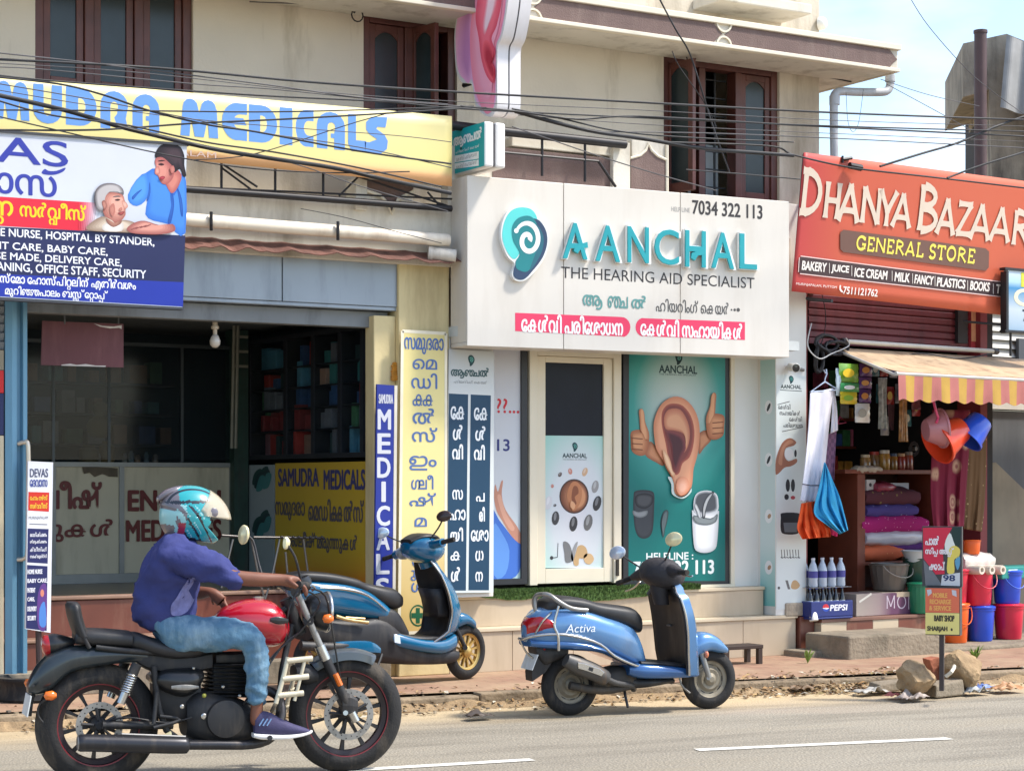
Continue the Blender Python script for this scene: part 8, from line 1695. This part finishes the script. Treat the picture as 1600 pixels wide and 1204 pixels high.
# cabinets and boards on the right hand wall
SW = PL(7.05,13.86,-90)
T = thing('medicine_cabinet','dark medicine cabinet with added dimming glass on the right hand wall of the pharmacy','cabinet',tuple(SW.P(480,716)))
CABT = T;CDK = mt((30,34,40),.5,var=.15,name='dark_cabinet')
ca,cb,cc,cd_ = SW.uv(388,700)[0],SW.uv(480,716)[1],-.01,2.86
mb = MB().m(CDK);mb.ubox(SW,ca,cb,cc,cb+.04,-.3,.02);mb.ubox(SW,ca,cd_-.04,cc,cd_,-.3,.02);mb.ubox(SW,ca,cb+.04,cc,cd_-.04,-.3,-.29);mb.ob('carcass',T)
zs = [lerp(cb+.04,cd_-.04,t) for t in (0,.21,.40,.58,.76)]
for z in zs[1:]: mb = MB().m(CDK);mb.ubox(SW,ca,z-.012,cc,z,-.289,.0);mb.ob('shelf',T)
for p in (391,448,491,533,568):
    u = SW.uv(p,600)[0];mb = MB().m(CDK);mb.ubox(SW,u-.03,cb+.041,u+.03,cd_-.041,-.288,.018);mb.ob('upright',T)
rr = random.Random(5);pal = [(70,150,150),(60,100,150),(190,70,60),(180,150,130),(80,140,100),(120,130,140),(150,60,60),(90,160,190),(170,120,130),(60,90,90)]
names = {(70,150,150): 'teal',(60,100,150): 'blue',(190,70,60): 'red',(180,150,130): 'buff',(80,140,100): 'green',(120,130,140): 'grey',(150,60,60): 'dark red',(90,160,190): 'light blue',(170,120,130): 'pinkish',(60,90,90): 'dark teal'}
edges = [SW.uv(p,600)[0] for p in (391,448,491,533,568)]
for sh_i,z in enumerate(zs):
    for bay in range(4):
        u = edges[bay]+.06;first = True
        favor = {(1,0): 6,(1,1): 6,(1,2): 5,(2,1): 1,(2,2): 1,(2,3): 1,(3,2): 3,(0,3): 7,(0,2): 9,(1,3): 4,(3,3): 0,(4,3): 9}.get((sh_i,bay))
        while u < edges[bay+1]-.12:
            w_ = rr.uniform(.05,.13);h_ = rr.uniform(.10,.22);c_ = pal[favor] if favor is not None and rr.random() < .75 else rr.choice(pal)
            mb = MB().m(mt(c_,.5,var=.12,sc=20));mb.ubox(SW,u,z+.002,u+w_,z+h_,-.22,rr.uniform(-.12,-.02));mb.ob('medicine_box',loc=tuple(SW.at(u,z,-.1)),label='%s medicine box standing in the dark wall cabinet' % names[c_],cat='box',group='%s medicine boxes in the wall cabinet' % names[c_],bevel=.004);u += w_+rr.uniform(.004,.05)
for k in range(4): mb = MB().m(mt((24,32,38),.1,var=.1,spec=.4,alpha=.2,name='dimming_glass'));mb.ubox(SW,edges[k]+.03,cb+.045,edges[k+1]-.03,cd_-.045,.004,.008);mb.ob('glass',CABT)  # dark tinted panes added to dim the boxes behind them
T = thing('shop_board','dull yellow pharmacy board with blue lettering inside on the right hand wall','sign',tuple(SW.P(505,905,.02)))
mb = MB().m(grad_mat('yellow_board_print',[(0,(206,120,30)),(.12,(200,150,40)),(.3,(196,164,44)),(1,(190,156,50))]));a2,b2,c2,d2 = SW.rect(430,906,573,722,.02);mb.ubox(SW,a2,b2,c2,d2,.0,.02);mb.ob('panel',T)
mb = MB().m(prt((62,62,110)));mb.text('SAMUDRA',SW,435,732,498,759,.0225,bold=.045);mb.text('MEDICALS',SW,506,734,570,764,.0225,bold=.045)
mb.m(prt((92,84,88)));mb.text('സമുദരാ',SW,430,784,476,812,.0225,bold=.03,mal=True);mb.text('െമഡി{കക}ൽസ്',SW,482,780,568,814,.0225,bold=.03,mal=True);mb.text('ഇം{ഗല}ീഷ് മരു{നന}ുകൾ',SW,446,832,558,862,.0225,bold=.03,mal=True);mb.ob('lettering',T)
T = thing('leaf_poster','pale poster with dark green leaf pictures left of the yellow board','poster',tuple(SW.P(406,905,.02)))
mb = MB().m(prt((150,160,160)));a2,b2,c2,d2 = SW.rect(389,906,428,726,.015);mb.ubox(SW,a2,b2,c2,d2,0,.015);mb.ob('sheet',T)
mb = MB()
for cx,cy in ((404,748),(414,744),(404,822),(414,812)):
    for k in range(3): mb.m(prt([(36,70,66),(30,56,60),(60,120,120)][k]));mb.poly(SW,smoothpts([(cx-10+k*3,cy+8+k*5),(cx-6+k*4,cy-10+k*3),(cx+4+k*3,cy-16+k*6),(cx+6+k,cy-2+k*6),(cx-2+k*3,cy+8+k*5)],3),.016+.001*k+.0003*(cx % 7))
mb.ob('leaf_picture',T)
# bulb and hanging red sheet
bl = PL(0,13.95).P(336,497);T = thing('bulb','bare glass bulb hanging under the shutter beam','lamp',tuple(bl))
mb = MB().m(mt((90,90,90),.5));mb.lathe([(.07,0),(.075,.012),(.03,.02),(.001,.022)],bl,n=20);mb.ob('rose',T,smooth=40)
mb = MB().m(mt((190,176,156),.3));mb.lathe([(.016,0),(.02,-.02),(.02,-.055),(.03,-.06),(.03,-.08),(.016,-.085),(.016,-.12)],bl,n=16);mb.ob('holder',T,smooth=40)
mb = MB().m(mt((196,188,176),.1,coat=.6,var=.05));mb.lathe([(.015,-.12),(.03,-.14),(.042,-.17),(.038,-.20),(.02,-.22),(.001,-.224)],bl,n=18);mb.ob('glass',T,smooth=60)
HSH = PL(0,13.98);T = thing('hanging_sheet','dull red brown sheet sign with torn white edges hanging in the pharmacy opening','sign',tuple(HSH.P(129,572)))
mb = MB().m(mt((100,54,60),.6,var=.1,sc=5,grime=((130,84,84),.4,8)));mb.poly(HSH,[(66,501),(193,506),(193,574),(64,570)],0,-.008);mb.ob('sheet',T)
mb = MB().m(prt((206,200,196)));mb.poly(HSH,[(146,505),(160,509),(178,510),(190,508),(190,514),(186,512),(172,513),(156,510)],.002);mb.poly(HSH,[(96,569.5),(110,568),(120,570),(134,568.5),(150,571),(165,571),(165,573),(96,571)],.002);mb.ob('torn_edge',T)
mb = MB().m(mt((90,92,94),.5));
for x in (101,185): mb.tube([HSH.P(x,480),HSH.P(x,506)],.006,5)
mb.ob('wire',T)
# steel rack in front of the opening
RK = PL(0,14.0);T = thing('steel_rack','stainless steel rack with a beaded top bar behind the rider','rack',tuple(RK.P(420,905)))
mb = MB().m(mt((84,80,78),.35,metal=.6,name='dull_steel'));mb.tube([RK.P(346,836),RK.P(376,838)],.010,8);mb.tube([RK.P(396,839),RK.P(506,840)],.010,8)
for k in range(8): mb.ball(RK.P(440+k*9,838.5,.012),.011)
mb.ob('top_bar',T,smooth=50)
for x0,y0,x1,y1 in ((364,842,354,884),(393,842,404,900),(437,842,424,904),(474,842,482,900),(446,862,450,904)): mb = MB().m(mt((120,116,112),.35,metal=.6,name='dull_steel'));mb.tube([RK.P(x0,y0),RK.P(x1,y1),Vector((RK.P(x1,y1).x,14.0,.52)) if 0 else RK.P(x1+(x1-x0)*.8,y1+34)],.009,8);mb.ob('leg',T,smooth=50)
# blue folding door with a steel handle at the left edge
BD = PL(0,13.72);T = thing('folding_door','blue folding metal door edge with a long steel handle at the left','door',tuple(BD.P(22,1020)))
DBL = mt((104,150,176),.4,metal=.15,var=.06,sc=3,grime=((70,100,120),.6,2),name='blue_door_paint')
a,b,c,d = BD.rect(8,1022,42,465);
mb = MB().m(DBL);n_ = 5
prof = [(0,0),(.05,.03),(.09,.03),(.10,-.01),(.135,-.01),(.145,.035),(.18,.035),(.19,0)]
W_ = c-a
fr = [BD.at(a+u*W_/.19,.27,o) for u,o in prof];to = [v+Vector((0,0,2.63)) for v in fr];mb.loft([fr+[v+Vector((0,.02,0)) for v in fr[::-1]],to+[v+Vector((0,.02,0)) for v in to[::-1]]]);mb.ob('leaf',T)
mb = MB().m(mt((206,196,180),.3,metal=.5));bar_ = [BD.P(29,693,.02),BD.P(38,691,.06),BD.P(44,698,.08),BD.P(44,780,.08),BD.P(43,860,.08),BD.P(38,872,.06),BD.P(28,874,.02)];mb.tube(smoothpts([tuple(v) for v in bar_],4,False),.016,10);mb.ob('handle',T,smooth=60)
mb = MB().m(mt((206,190,160),.6));a2 = BD.uv(-60,700)[0];mb.ubox(BD,a2,.27,a-.01,BD.uv(-20,680)[1],-.03,-.0);mb.m(prt((40,48,90)));mb.ubox(BD,a2,BD.uv(-20,679)[1],a-.01,BD.uv(-20,614)[1],-.03,0);mb.m(prt((206,40,40)));mb.ubox(BD,a2,BD.uv(-20,613)[1],a-.01,BD.uv(-20,578)[1],-.03,0);mb.m(mt((150,140,120),.6));mb.ubox(BD,a2,BD.uv(-20,577)[1],a-.01,BD.uv(-20,546)[1],-.03,0);mb.ob('poster_panel',T)
mb = MB().m(mt((112,118,124),.5,metal=.2,var=.1));z = BD.uv(-10,545)[1]
while z < 2.9: mb.add([BD.at(a2,z,-.02),BD.at(a-.005,z,-.02),BD.at(a-.005,z+.05,0),BD.at(a2,z+.05,0),BD.at(a-.005,z+.06,-.02),BD.at(a2,z+.06,-.02)],[(0,1,2,3),(3,2,4,5)]);z += .062
mb.ob('roller_slats',T)
# standing sign of the nursing service
sb_ = PL(0,13.48).P(62,1085);sb_.z = PZ;SDP = PL(sb_.x,sb_.y,-2)
T = thing('standing_sign','narrow standing sign with a nursing service print on a pole in a tyre base','sign',tuple(sb_))
mb = MB().m(prt((222,222,226)));mb.poly(SDP,[(44,720),(83,722),(79,988),(40,982)],0,-.03);mb.ob('panel',T)
mb = MB().m(prt((206,52,40)));mb.poly(SDP,[(44.5,768),(77,769),(76.5,799),(44,797)],.002);mb.m(prt((40,44,92)));mb.poly(SDP,[(43.5,825),(76,826),(74.5,880),(42.5,878)],.002);mb.poly(SDP,[(42.3,882),(74.3,884),(73,985),(40.5,981)],.002)
mb.m(prt((96,60,130)));mb.poly(SDP,smoothpts([(60,925),(66,912),(73,918),(72,980),(60,980),(58,950)],3),.003);mb.m(prt((80,130,200)));mb.poly(SDP,smoothpts([(62,950),(70,940),(72,976),(62,976)],3),.004);mb.m(prt((206,130,110)));mb.ell(SDP,66,926,3,6,.005,12);mb.ob('print',T)
mb = MB().m(prt((70,74,104)));mb.text('DEVAS',SDP,47,732,75,745,.003,bold=.02);mb.m(prt((72,84,150)));mb.text('േദവാസ',SDP,47,749,74,760,.003,bold=.03,mal=True);mb.m(prt((240,190,60)));mb.text('േഹാം നഴ്സ്',SDP,47,773,74,781,.003,bold=.03,mal=True);mb.text('സർ{വവ}ീസ്',SDP,47,785,74,794,.003,bold=.03,mal=True)
mb.m(prt((120,120,126)));mb.text('MURINJAPALAM',SDP,45,806,75,812,.003);lines(mb,SDP,((46,818,74,819),),.006,.003)
mb.m(prt((226,226,232)))
for k,t in enumerate(('രോഗീപരിചരണം','ശിശുപരിചരണം','ക്ലീനിംഗ്','സെക്യൂരിറ്റി')): mb.text(t,SDP,47,831+k*11.5,73,838+k*11.5,.003,bold=.02,mal=True)
for k,(t,x1) in enumerate((('HOME NURSE',66),('BABY CARE,',74),('PATIENT',55),('CARE,',54),('DELIVERY',57),('SECURITY',56))): mb.text(t,SDP,43,889+k*14.5,x1,896+k*14.5,.003,bold=.04)
mb.ob('lettering',T)
mb = MB().m(mt((64,48,46),.6));mb.tube([SDP.P(60,985,-.035),SDP.P(62,1066,-.035)],.022,8);mb.ob('pole',T)
mb = MB().m(RUB);bs = Vector((sb_.x-.05,sb_.y+.02,PZ));mb.lathe([(.12,0),(.22,0),(.235,.02),(.225,.05),(.215,.10),(.225,.13),(.24,.15),(.24,.165),(.20,.17),(.18,.14),(.12,.12),(.03,.12)],bs,n=32,caps=False);mb.ob('base',T,smooth=35)
# ------------------------------------------------------------------ overhead cables
CBM = mt((30,30,33),.6,var=.1,name='black_cable');CBG = mt((78,76,78),.6,var=.1,name='grey_cable')
def cable(pts,r,label,Y=12.6,m=CBM,n=6,name='cable'):
    pl = PL(0,Y);q = smoothpts([(x,y) for x,y in pts],6,False);P3_ = [pl.P(x,y,.05*noise.noise((x*.01,y*.02,r*100))) for x,y in q]
    if pts[0][0] < 0: P3_.insert(0,P3_[0]+(P3_[0]-P3_[3]).normalized()*4)
    if pts[-1][0] > 1600: P3_.append(P3_[-1]+(P3_[-1]-P3_[-4]).normalized()*5)
    mb = MB().m(m);mb.tube(P3_,r*.78,n);return mb.ob(name,loc=tuple(P3_[0]),label=label,cat='cable',smooth=60)
cable([(-20,92),(240,106),(480,128),(700,143),(1000,160),(1300,176),(1620,188)],.011,'long straight black cable, highest of those crossing the whole street front')
cable([(-20,81),(120,96),(300,118),(420,133),(560,152),(700,163)],.006,'thin grey wire above the banner from the left edge to the ear sign',m=CBG)
cable([(-20,105),(60,108),(300,131),(420,139),(580,155),(720,166)],.005,'thin grey wire just under the topmost long cable',m=CBG)
cable([(-20,116),(100,128),(400,149),(600,159),(720,170),(1000,184),(1300,197),(1620,206)],.008,'second long black cable running along the top edge of the banner')
cable([(-20,145),(100,172),(180,196),(240,211),(330,232),(420,247),(520,262),(600,280),(705,302)],.020,'thickest black cable sagging across the blue banner letters')
cable([(-20,152),(80,180),(200,196),(320,222),(430,238),(560,262),(690,292)],.008,'thin black wire twisted along the thickest sagging cable',12.55)
cable([(-20,172),(200,173),(400,175),(560,172),(740,166)],.007,'flat black wire through the middle of the banner letters')
cable([(-20,203),(150,203),(300,193),(450,186),(640,175),(740,168)],.009,'black cable rising to the right along the banner lower edge')
cable([(-20,119),(90,131),(160,148),(240,175),(330,196),(400,206),(560,236),(705,256)],.009,'black cable falling from the upper left across the banner letters')
cable([(-20,128),(140,155),(260,178),(400,206),(560,230),(705,262)],.005,'thin wire under the falling black cable on the banner',m=CBG)
cable([(-20,178),(100,206),(250,240),(380,262),(520,270),(640,268)],.006,'thin black wire crossing the top of the billboard')
cable([(300,250),(400,240),(560,190),(640,172),(760,168)],.005,'thin wire climbing from the banner lower edge to the ear sign')
cable([(470,326),(540,340),(620,362),(690,380)],.004,'loose thin wire drooping in front of the white gutter pipe',13.3)
cable([(400,240),(480,262),(560,290),(700,330)],.005,'thin grey wire dropping past the lower right corner of the banner',13.0,CBG)
cable([(720,166),(805,174),(900,186),(1000,182),(1250,196),(1620,214)],.010,'double black cable right of the ear sign below the long ones')
cable([(805,174),(870,192),(930,206),(1000,216),(1100,232),(1240,243)],.020,'thick cable bundle hanging between the ear sign and the orange sign')
cable([(800,170),(880,186),(960,204),(1060,214),(1240,222)],.008,'thin cable coming off the thick bundle over the window')
cable([(800,198),(860,218),(930,242),(1020,270),(1120,298)],.006,'thin grey wire sloping down over the balcony panel',13.0,CBG)
cable([(930,206),(1100,208),(1300,216),(1620,232)],.006,'thin wire crossing the right hand window and the drain pipe',m=CBG)
cable([(1030,222),(1200,228),(1240,242),(1330,262),(1450,276),(1620,296)],.010,'black cable lying along the top of the orange sign')
cable([(-20,98),(200,112),(460,140),(700,158),(1000,172),(1300,188),(1620,198)],.004,'very thin wire between the two long black cables',12.8,CBG)
cable([(-20,138),(150,166),(300,186),(460,200),(620,212),(705,222)],.004,'very thin wire over the right half of the banner letters',12.9,CBG)
cable([(810,180),(1000,194),(1240,206),(1620,222)],.004,'very thin wire over the parapet and the right window',12.8,CBG)
cable([(1072,265),(1160,272),(1250,280)],.007,'short black wire in front of the lower part of the right window')
cable([(1375,260),(1440,240),(1500,222),(1560,196),(1620,176)],.014,'black cable climbing from the orange sign to the steel post')
cable([(1480,278),(1540,256),(1620,232)],.012,'short black cable at the right edge above the orange sign')
cable([(1418,-10),(1450,40),(1510,108),(1560,150),(1620,192)],.004,'thin wire falling across the sky at the upper right',m=CBG)
cable([(1026,-10),(1055,45),(1075,78),(1090,120),(1112,192),(1140,270)],.009,'black wire hanging down in front of the right hand window',13.4)
cable([(1050,80),(1062,105),(1100,160),(1120,200)],.005,'thin second wire beside the one hanging over the window',13.4)
cable([(1376,124),(1450,148),(1530,166)],.004,'thin wire from the drain pipe elbow to the steel post',13.6,CBG)
cable([(1386,132),(1460,172),(1520,205)],.004,'thin wire sloping down from the sunshade corner',13.6,CBG)
cable([(1322,145),(1325,190),(1333,206),(1342,190),(1349,140)],.003,'thin wire loop hanging under the horizontal drain pipe',13.7,CBG)
cable([(790,46),(830,48),(900,62),(922,66),(1050,78),(1072,82),(1130,84),(1200,102),(1330,128)],.008,'wire clipped along the underside of the sunshade',14.1)
cable([(390,3),(540,10),(640,22),(740,38)],.006,'grey wire along the wall above the middle window',14.05,CBG)
for x,y,l in ((545,12,'dark clamp with loose wires on the wall above the middle window'),(1068,78,'dark wire bracket under the sunshade over the right window')):
    q = PL(0,14.08).P(x,y);mb = MB().m(DKM);mb.tube([q,q+Vector((.04,-.03,-.04))],.012,6);mb.tube([q+Vector((-.05,0,.02)),q+Vector((.07,-.02,.0))],.014,6)
    loop = [q+Vector((.06+.05*cos(t),-.03,-.06+.05*sin(t))) for t in (2*pi*k/12 for k in range(13))];mb.tube(loop,.006,5);mb.ob('wire_clamp',loc=tuple(q),label=l,cat='clamp')
q = DS.P(1325,250,.02);mb = MB().m(DKM);mb.tube([q+Vector((-.06,0,.03)),q+Vector((-.06,0,-.03))],.01,6);mb.tube([q+Vector((-.06,0,0)),q+Vector((.04,0,.02))],.016,6);mb.tube([q+Vector((.0,-.02,-.05)),q+Vector((.13,-.02,-.06))],.03,8);mb.ob('wire_clamp',loc=tuple(q),label='dark cable joint on the top edge of the orange sign',cat='clamp')
# tangle of cable beside the maroon shutter
rr = random.Random(11)
for k in range(3):
    pts = [];c0 = DH.P((1292,1306,1280)[k],(536,544,560)[k],.12)
    for j in range(46):
        t = j*.55;rx_ = (.15,.17,.05)[k]*(1+.25*noise.noise((j*.3,k,0)));rz_ = (.07,.06,.12)[k]*(1+.3*noise.noise((j*.35,k,5)))
        pts.append(c0+DH.U*(rx_*cos(t))+Vector((0,0,rz_*sin(t)))+DH.N*(.05*noise.noise((j*.2,k,9))))
    mb = MB().m(CBM);mb.tube(pts,.013,6);mb.ob('cable',loc=tuple(c0),label=('coil of black cable at the left end of the tube light','looped black cable hanging right of the coil under the orange sign','knotted black cable hanging down the white pier edge')[k],cat='cable',smooth=60)
mb = MB().m(mt((196,194,190),.5));c0 = DH.P(1270,548,.14);mb.tube(smoothpts([tuple(v) for v in (DH.P(1268,505,.12),DH.P(1262,540,.15),DH.P(1280,560,.16),DH.P(1300,552,.15),DH.P(1326,540,.14),DH.P(1322,528,.14))],5,False),.006,6);mb.ob('cable',loc=tuple(c0),label='thin white cable looping through the black tangle',cat='cable',smooth=60)
cable([(1330,545),(1400,556),(1440,552),(1500,560),(1550,552)],.009,'black cable drooping under the white tube light',13.75)
cable([(1284,458),(1290,490),(1288,520),(1280,545)],.005,'thin cable hanging down the left of the maroon shutter',13.7)
cable([(1291,495),(1290,520),(1282,545)],.005,'short thin cable beside the pier',13.65) if 0 else None
# ------------------------------------------------------------------ dust, leaves and rubbish along the kerb
rr = random.Random(3)
DIRT = mt((150,126,94),.95,var=.25,sc=9,bump=.6,bsc=60,grime=((92,74,54),.8,7),name='kerb_dirt')
def dfn(i,j):
    u = lerp(-12,14,i);n1 = noise.noise((u*.9,2,0));n2 = noise.noise((u*4,j*3,1));w_ = .11+.08*n1
    v = lerp(-w_,.04,j);h = (PZ*.85+.03*n1)*max(0,j)**1.4*(.75+.5*n2)+.012*n2*(1 if 0 < j < 1 else 0)+.006
    return kp(u,v,max(.004,h) if j > 0 else .001)
mb = MB().m(DIRT);mb.sheet(dfn,900,8);mb.ob('dirt_verge',kind='structure',smooth=80)
LV = [mt(c,.85,var=.2,sc=30) for c in ((150,116,74),(116,84,52),(176,146,100),(90,70,48),(128,110,70),(196,186,166))]
mb = MB()
for k in range(1300):
    x = rr.gauss(1400,120) if rr.random() < .45 else rr.uniform(-40,1640)
    g = G(x,1090,0);u = (g-K0).dot(KU);v = rr.gauss(-.10,.09) if rr.random() < .75 else rr.uniform(-.35,.5)
    z = PZ+.004 if v > .14 else (PZ+.012 if v > 0 else max(.004,PZ*.5*(1+v/.14)))
    c = kp(u,v,z+.004);s_ = rr.uniform(.012,.034);a = rr.uniform(0,6.28);d = Vector((cos(a),sin(a),rr.uniform(-.25,.5)))*s_;e = Vector((-sin(a),cos(a),rr.uniform(-.4,.6)))*s_*rr.uniform(.3,.6)
    mb.m(rr.choice(LV));mb.add([c-d,c+e*.9+Vector((0,0,.006)),c+d,c-e*.9+Vector((0,0,.004))],[(0,1,2,3)])
mb.ob('fallen_leaves',label='dry leaves and scraps scattered along the kerb',kind='stuff')
mb = MB();PB = [mt(c,.9,var=.2,sc=30) for c in ((150,134,110),(110,100,88),(176,160,134))]
for k in range(500):
    u = rr.uniform(-10,9);v = rr.gauss(-.08,.12);z = PZ if v > 0 else .01
    c = kp(u,v,z+.004);s_ = rr.uniform(.006,.022);mb.m(rr.choice(PB));mb.ball(c,s_,s_*rr.uniform(.6,1),s_*.6,6)
mb.ob('pebbles',label='small stones and grit lying along the kerb',kind='stuff')
def scrap(x,y,s_,c,label,seed,name='rubbish',zz=.02):
    p = G(x,y,zz);mb = MB().m(mt(c,.5,var=.12,sc=20))
    mb.sheet(lambda i,j: p+Vector(((i-.5)*s_*1.6+.02*noise.noise((i*3,j*3,seed)),(j-.5)*s_+.02*noise.noise((i*3,j*3,seed+4)),.01+s_*.45*abs(noise.noise((i*2.6,j*2.6,seed+9)))*4*(i*(1-i)+.1))),10,8);return mb.ob(name,loc=tuple(p),label=label,cat='rubbish',smooth=30,solid=.002)
scrap(1360,1082,.16,(168,164,156),'crumpled white and black plastic wrapper left of the stones',1)
scrap(1425,1092,.14,(160,146,136),'dirty white paper lying in front of the round stone',2)
scrap(1398,1088,.10,(190,100,90),'small pink scrap beside the dirty paper',3)
scrap(1522,1082,.15,(150,152,150),'flattened clear plastic piece right of the stones',4)
scrap(1540,1076,.11,(96,120,176),'bit of blue plastic right of the stones',5)
scrap(1572,1078,.17,(176,132,92),'brown cardboard scrap near the right edge of the kerb',6)
scrap(748,1120,.12,(70,58,50),'dark flat piece of debris on the road edge by the motorcycle wheel',7)
scrap(1252,1078,.12,(120,96,70),'brown torn piece lying on the kerb right of the blue scooter',8)
mb = MB().m(CON);p = G(1392,1079,.02);mb.add([p+Vector(v) for v in ((-.16,-.05,0),(.17,-.03,0),(.18,.1,0),(-.14,.12,0),(-.15,-.04,.06),(.15,-.02,.08),(.17,.09,.08),(-.12,.11,.07))],[(3,2,1,0),(4,5,6,7),(0,1,5,4),(1,2,6,5),(2,3,7,6),(3,0,4,7)]);mb.ob('concrete_slab',loc=tuple(p),label='low grey concrete piece left of the sign stones',cat='slab',bevel=.012)
WG = mt((110,134,50),.7,var=.25,sc=20)
for x,y,l,n_ in ((1524,1032,'small yellow green weed growing at the foot of the concrete ledge',26),(1262,1036,'tiny dry weed beside the step below the store',10)):
    p = G(x,y,PZ);mb = MB().m(WG)
    for k in range(n_):
        a = rr.uniform(0,6.28);h = rr.uniform(.05,.14);t = p+Vector((cos(a)*rr.uniform(.02,.12),sin(a)*rr.uniform(.01,.05),h));s_ = Vector((-sin(a),cos(a),0))*.012;m_ = p.lerp(t,.55)+Vector((0,0,.02));mb.add([p,m_+s_,t,m_-s_],[(0,1,2,3)])
    mb.ob('weed',loc=tuple(p),label=l,cat='weed')
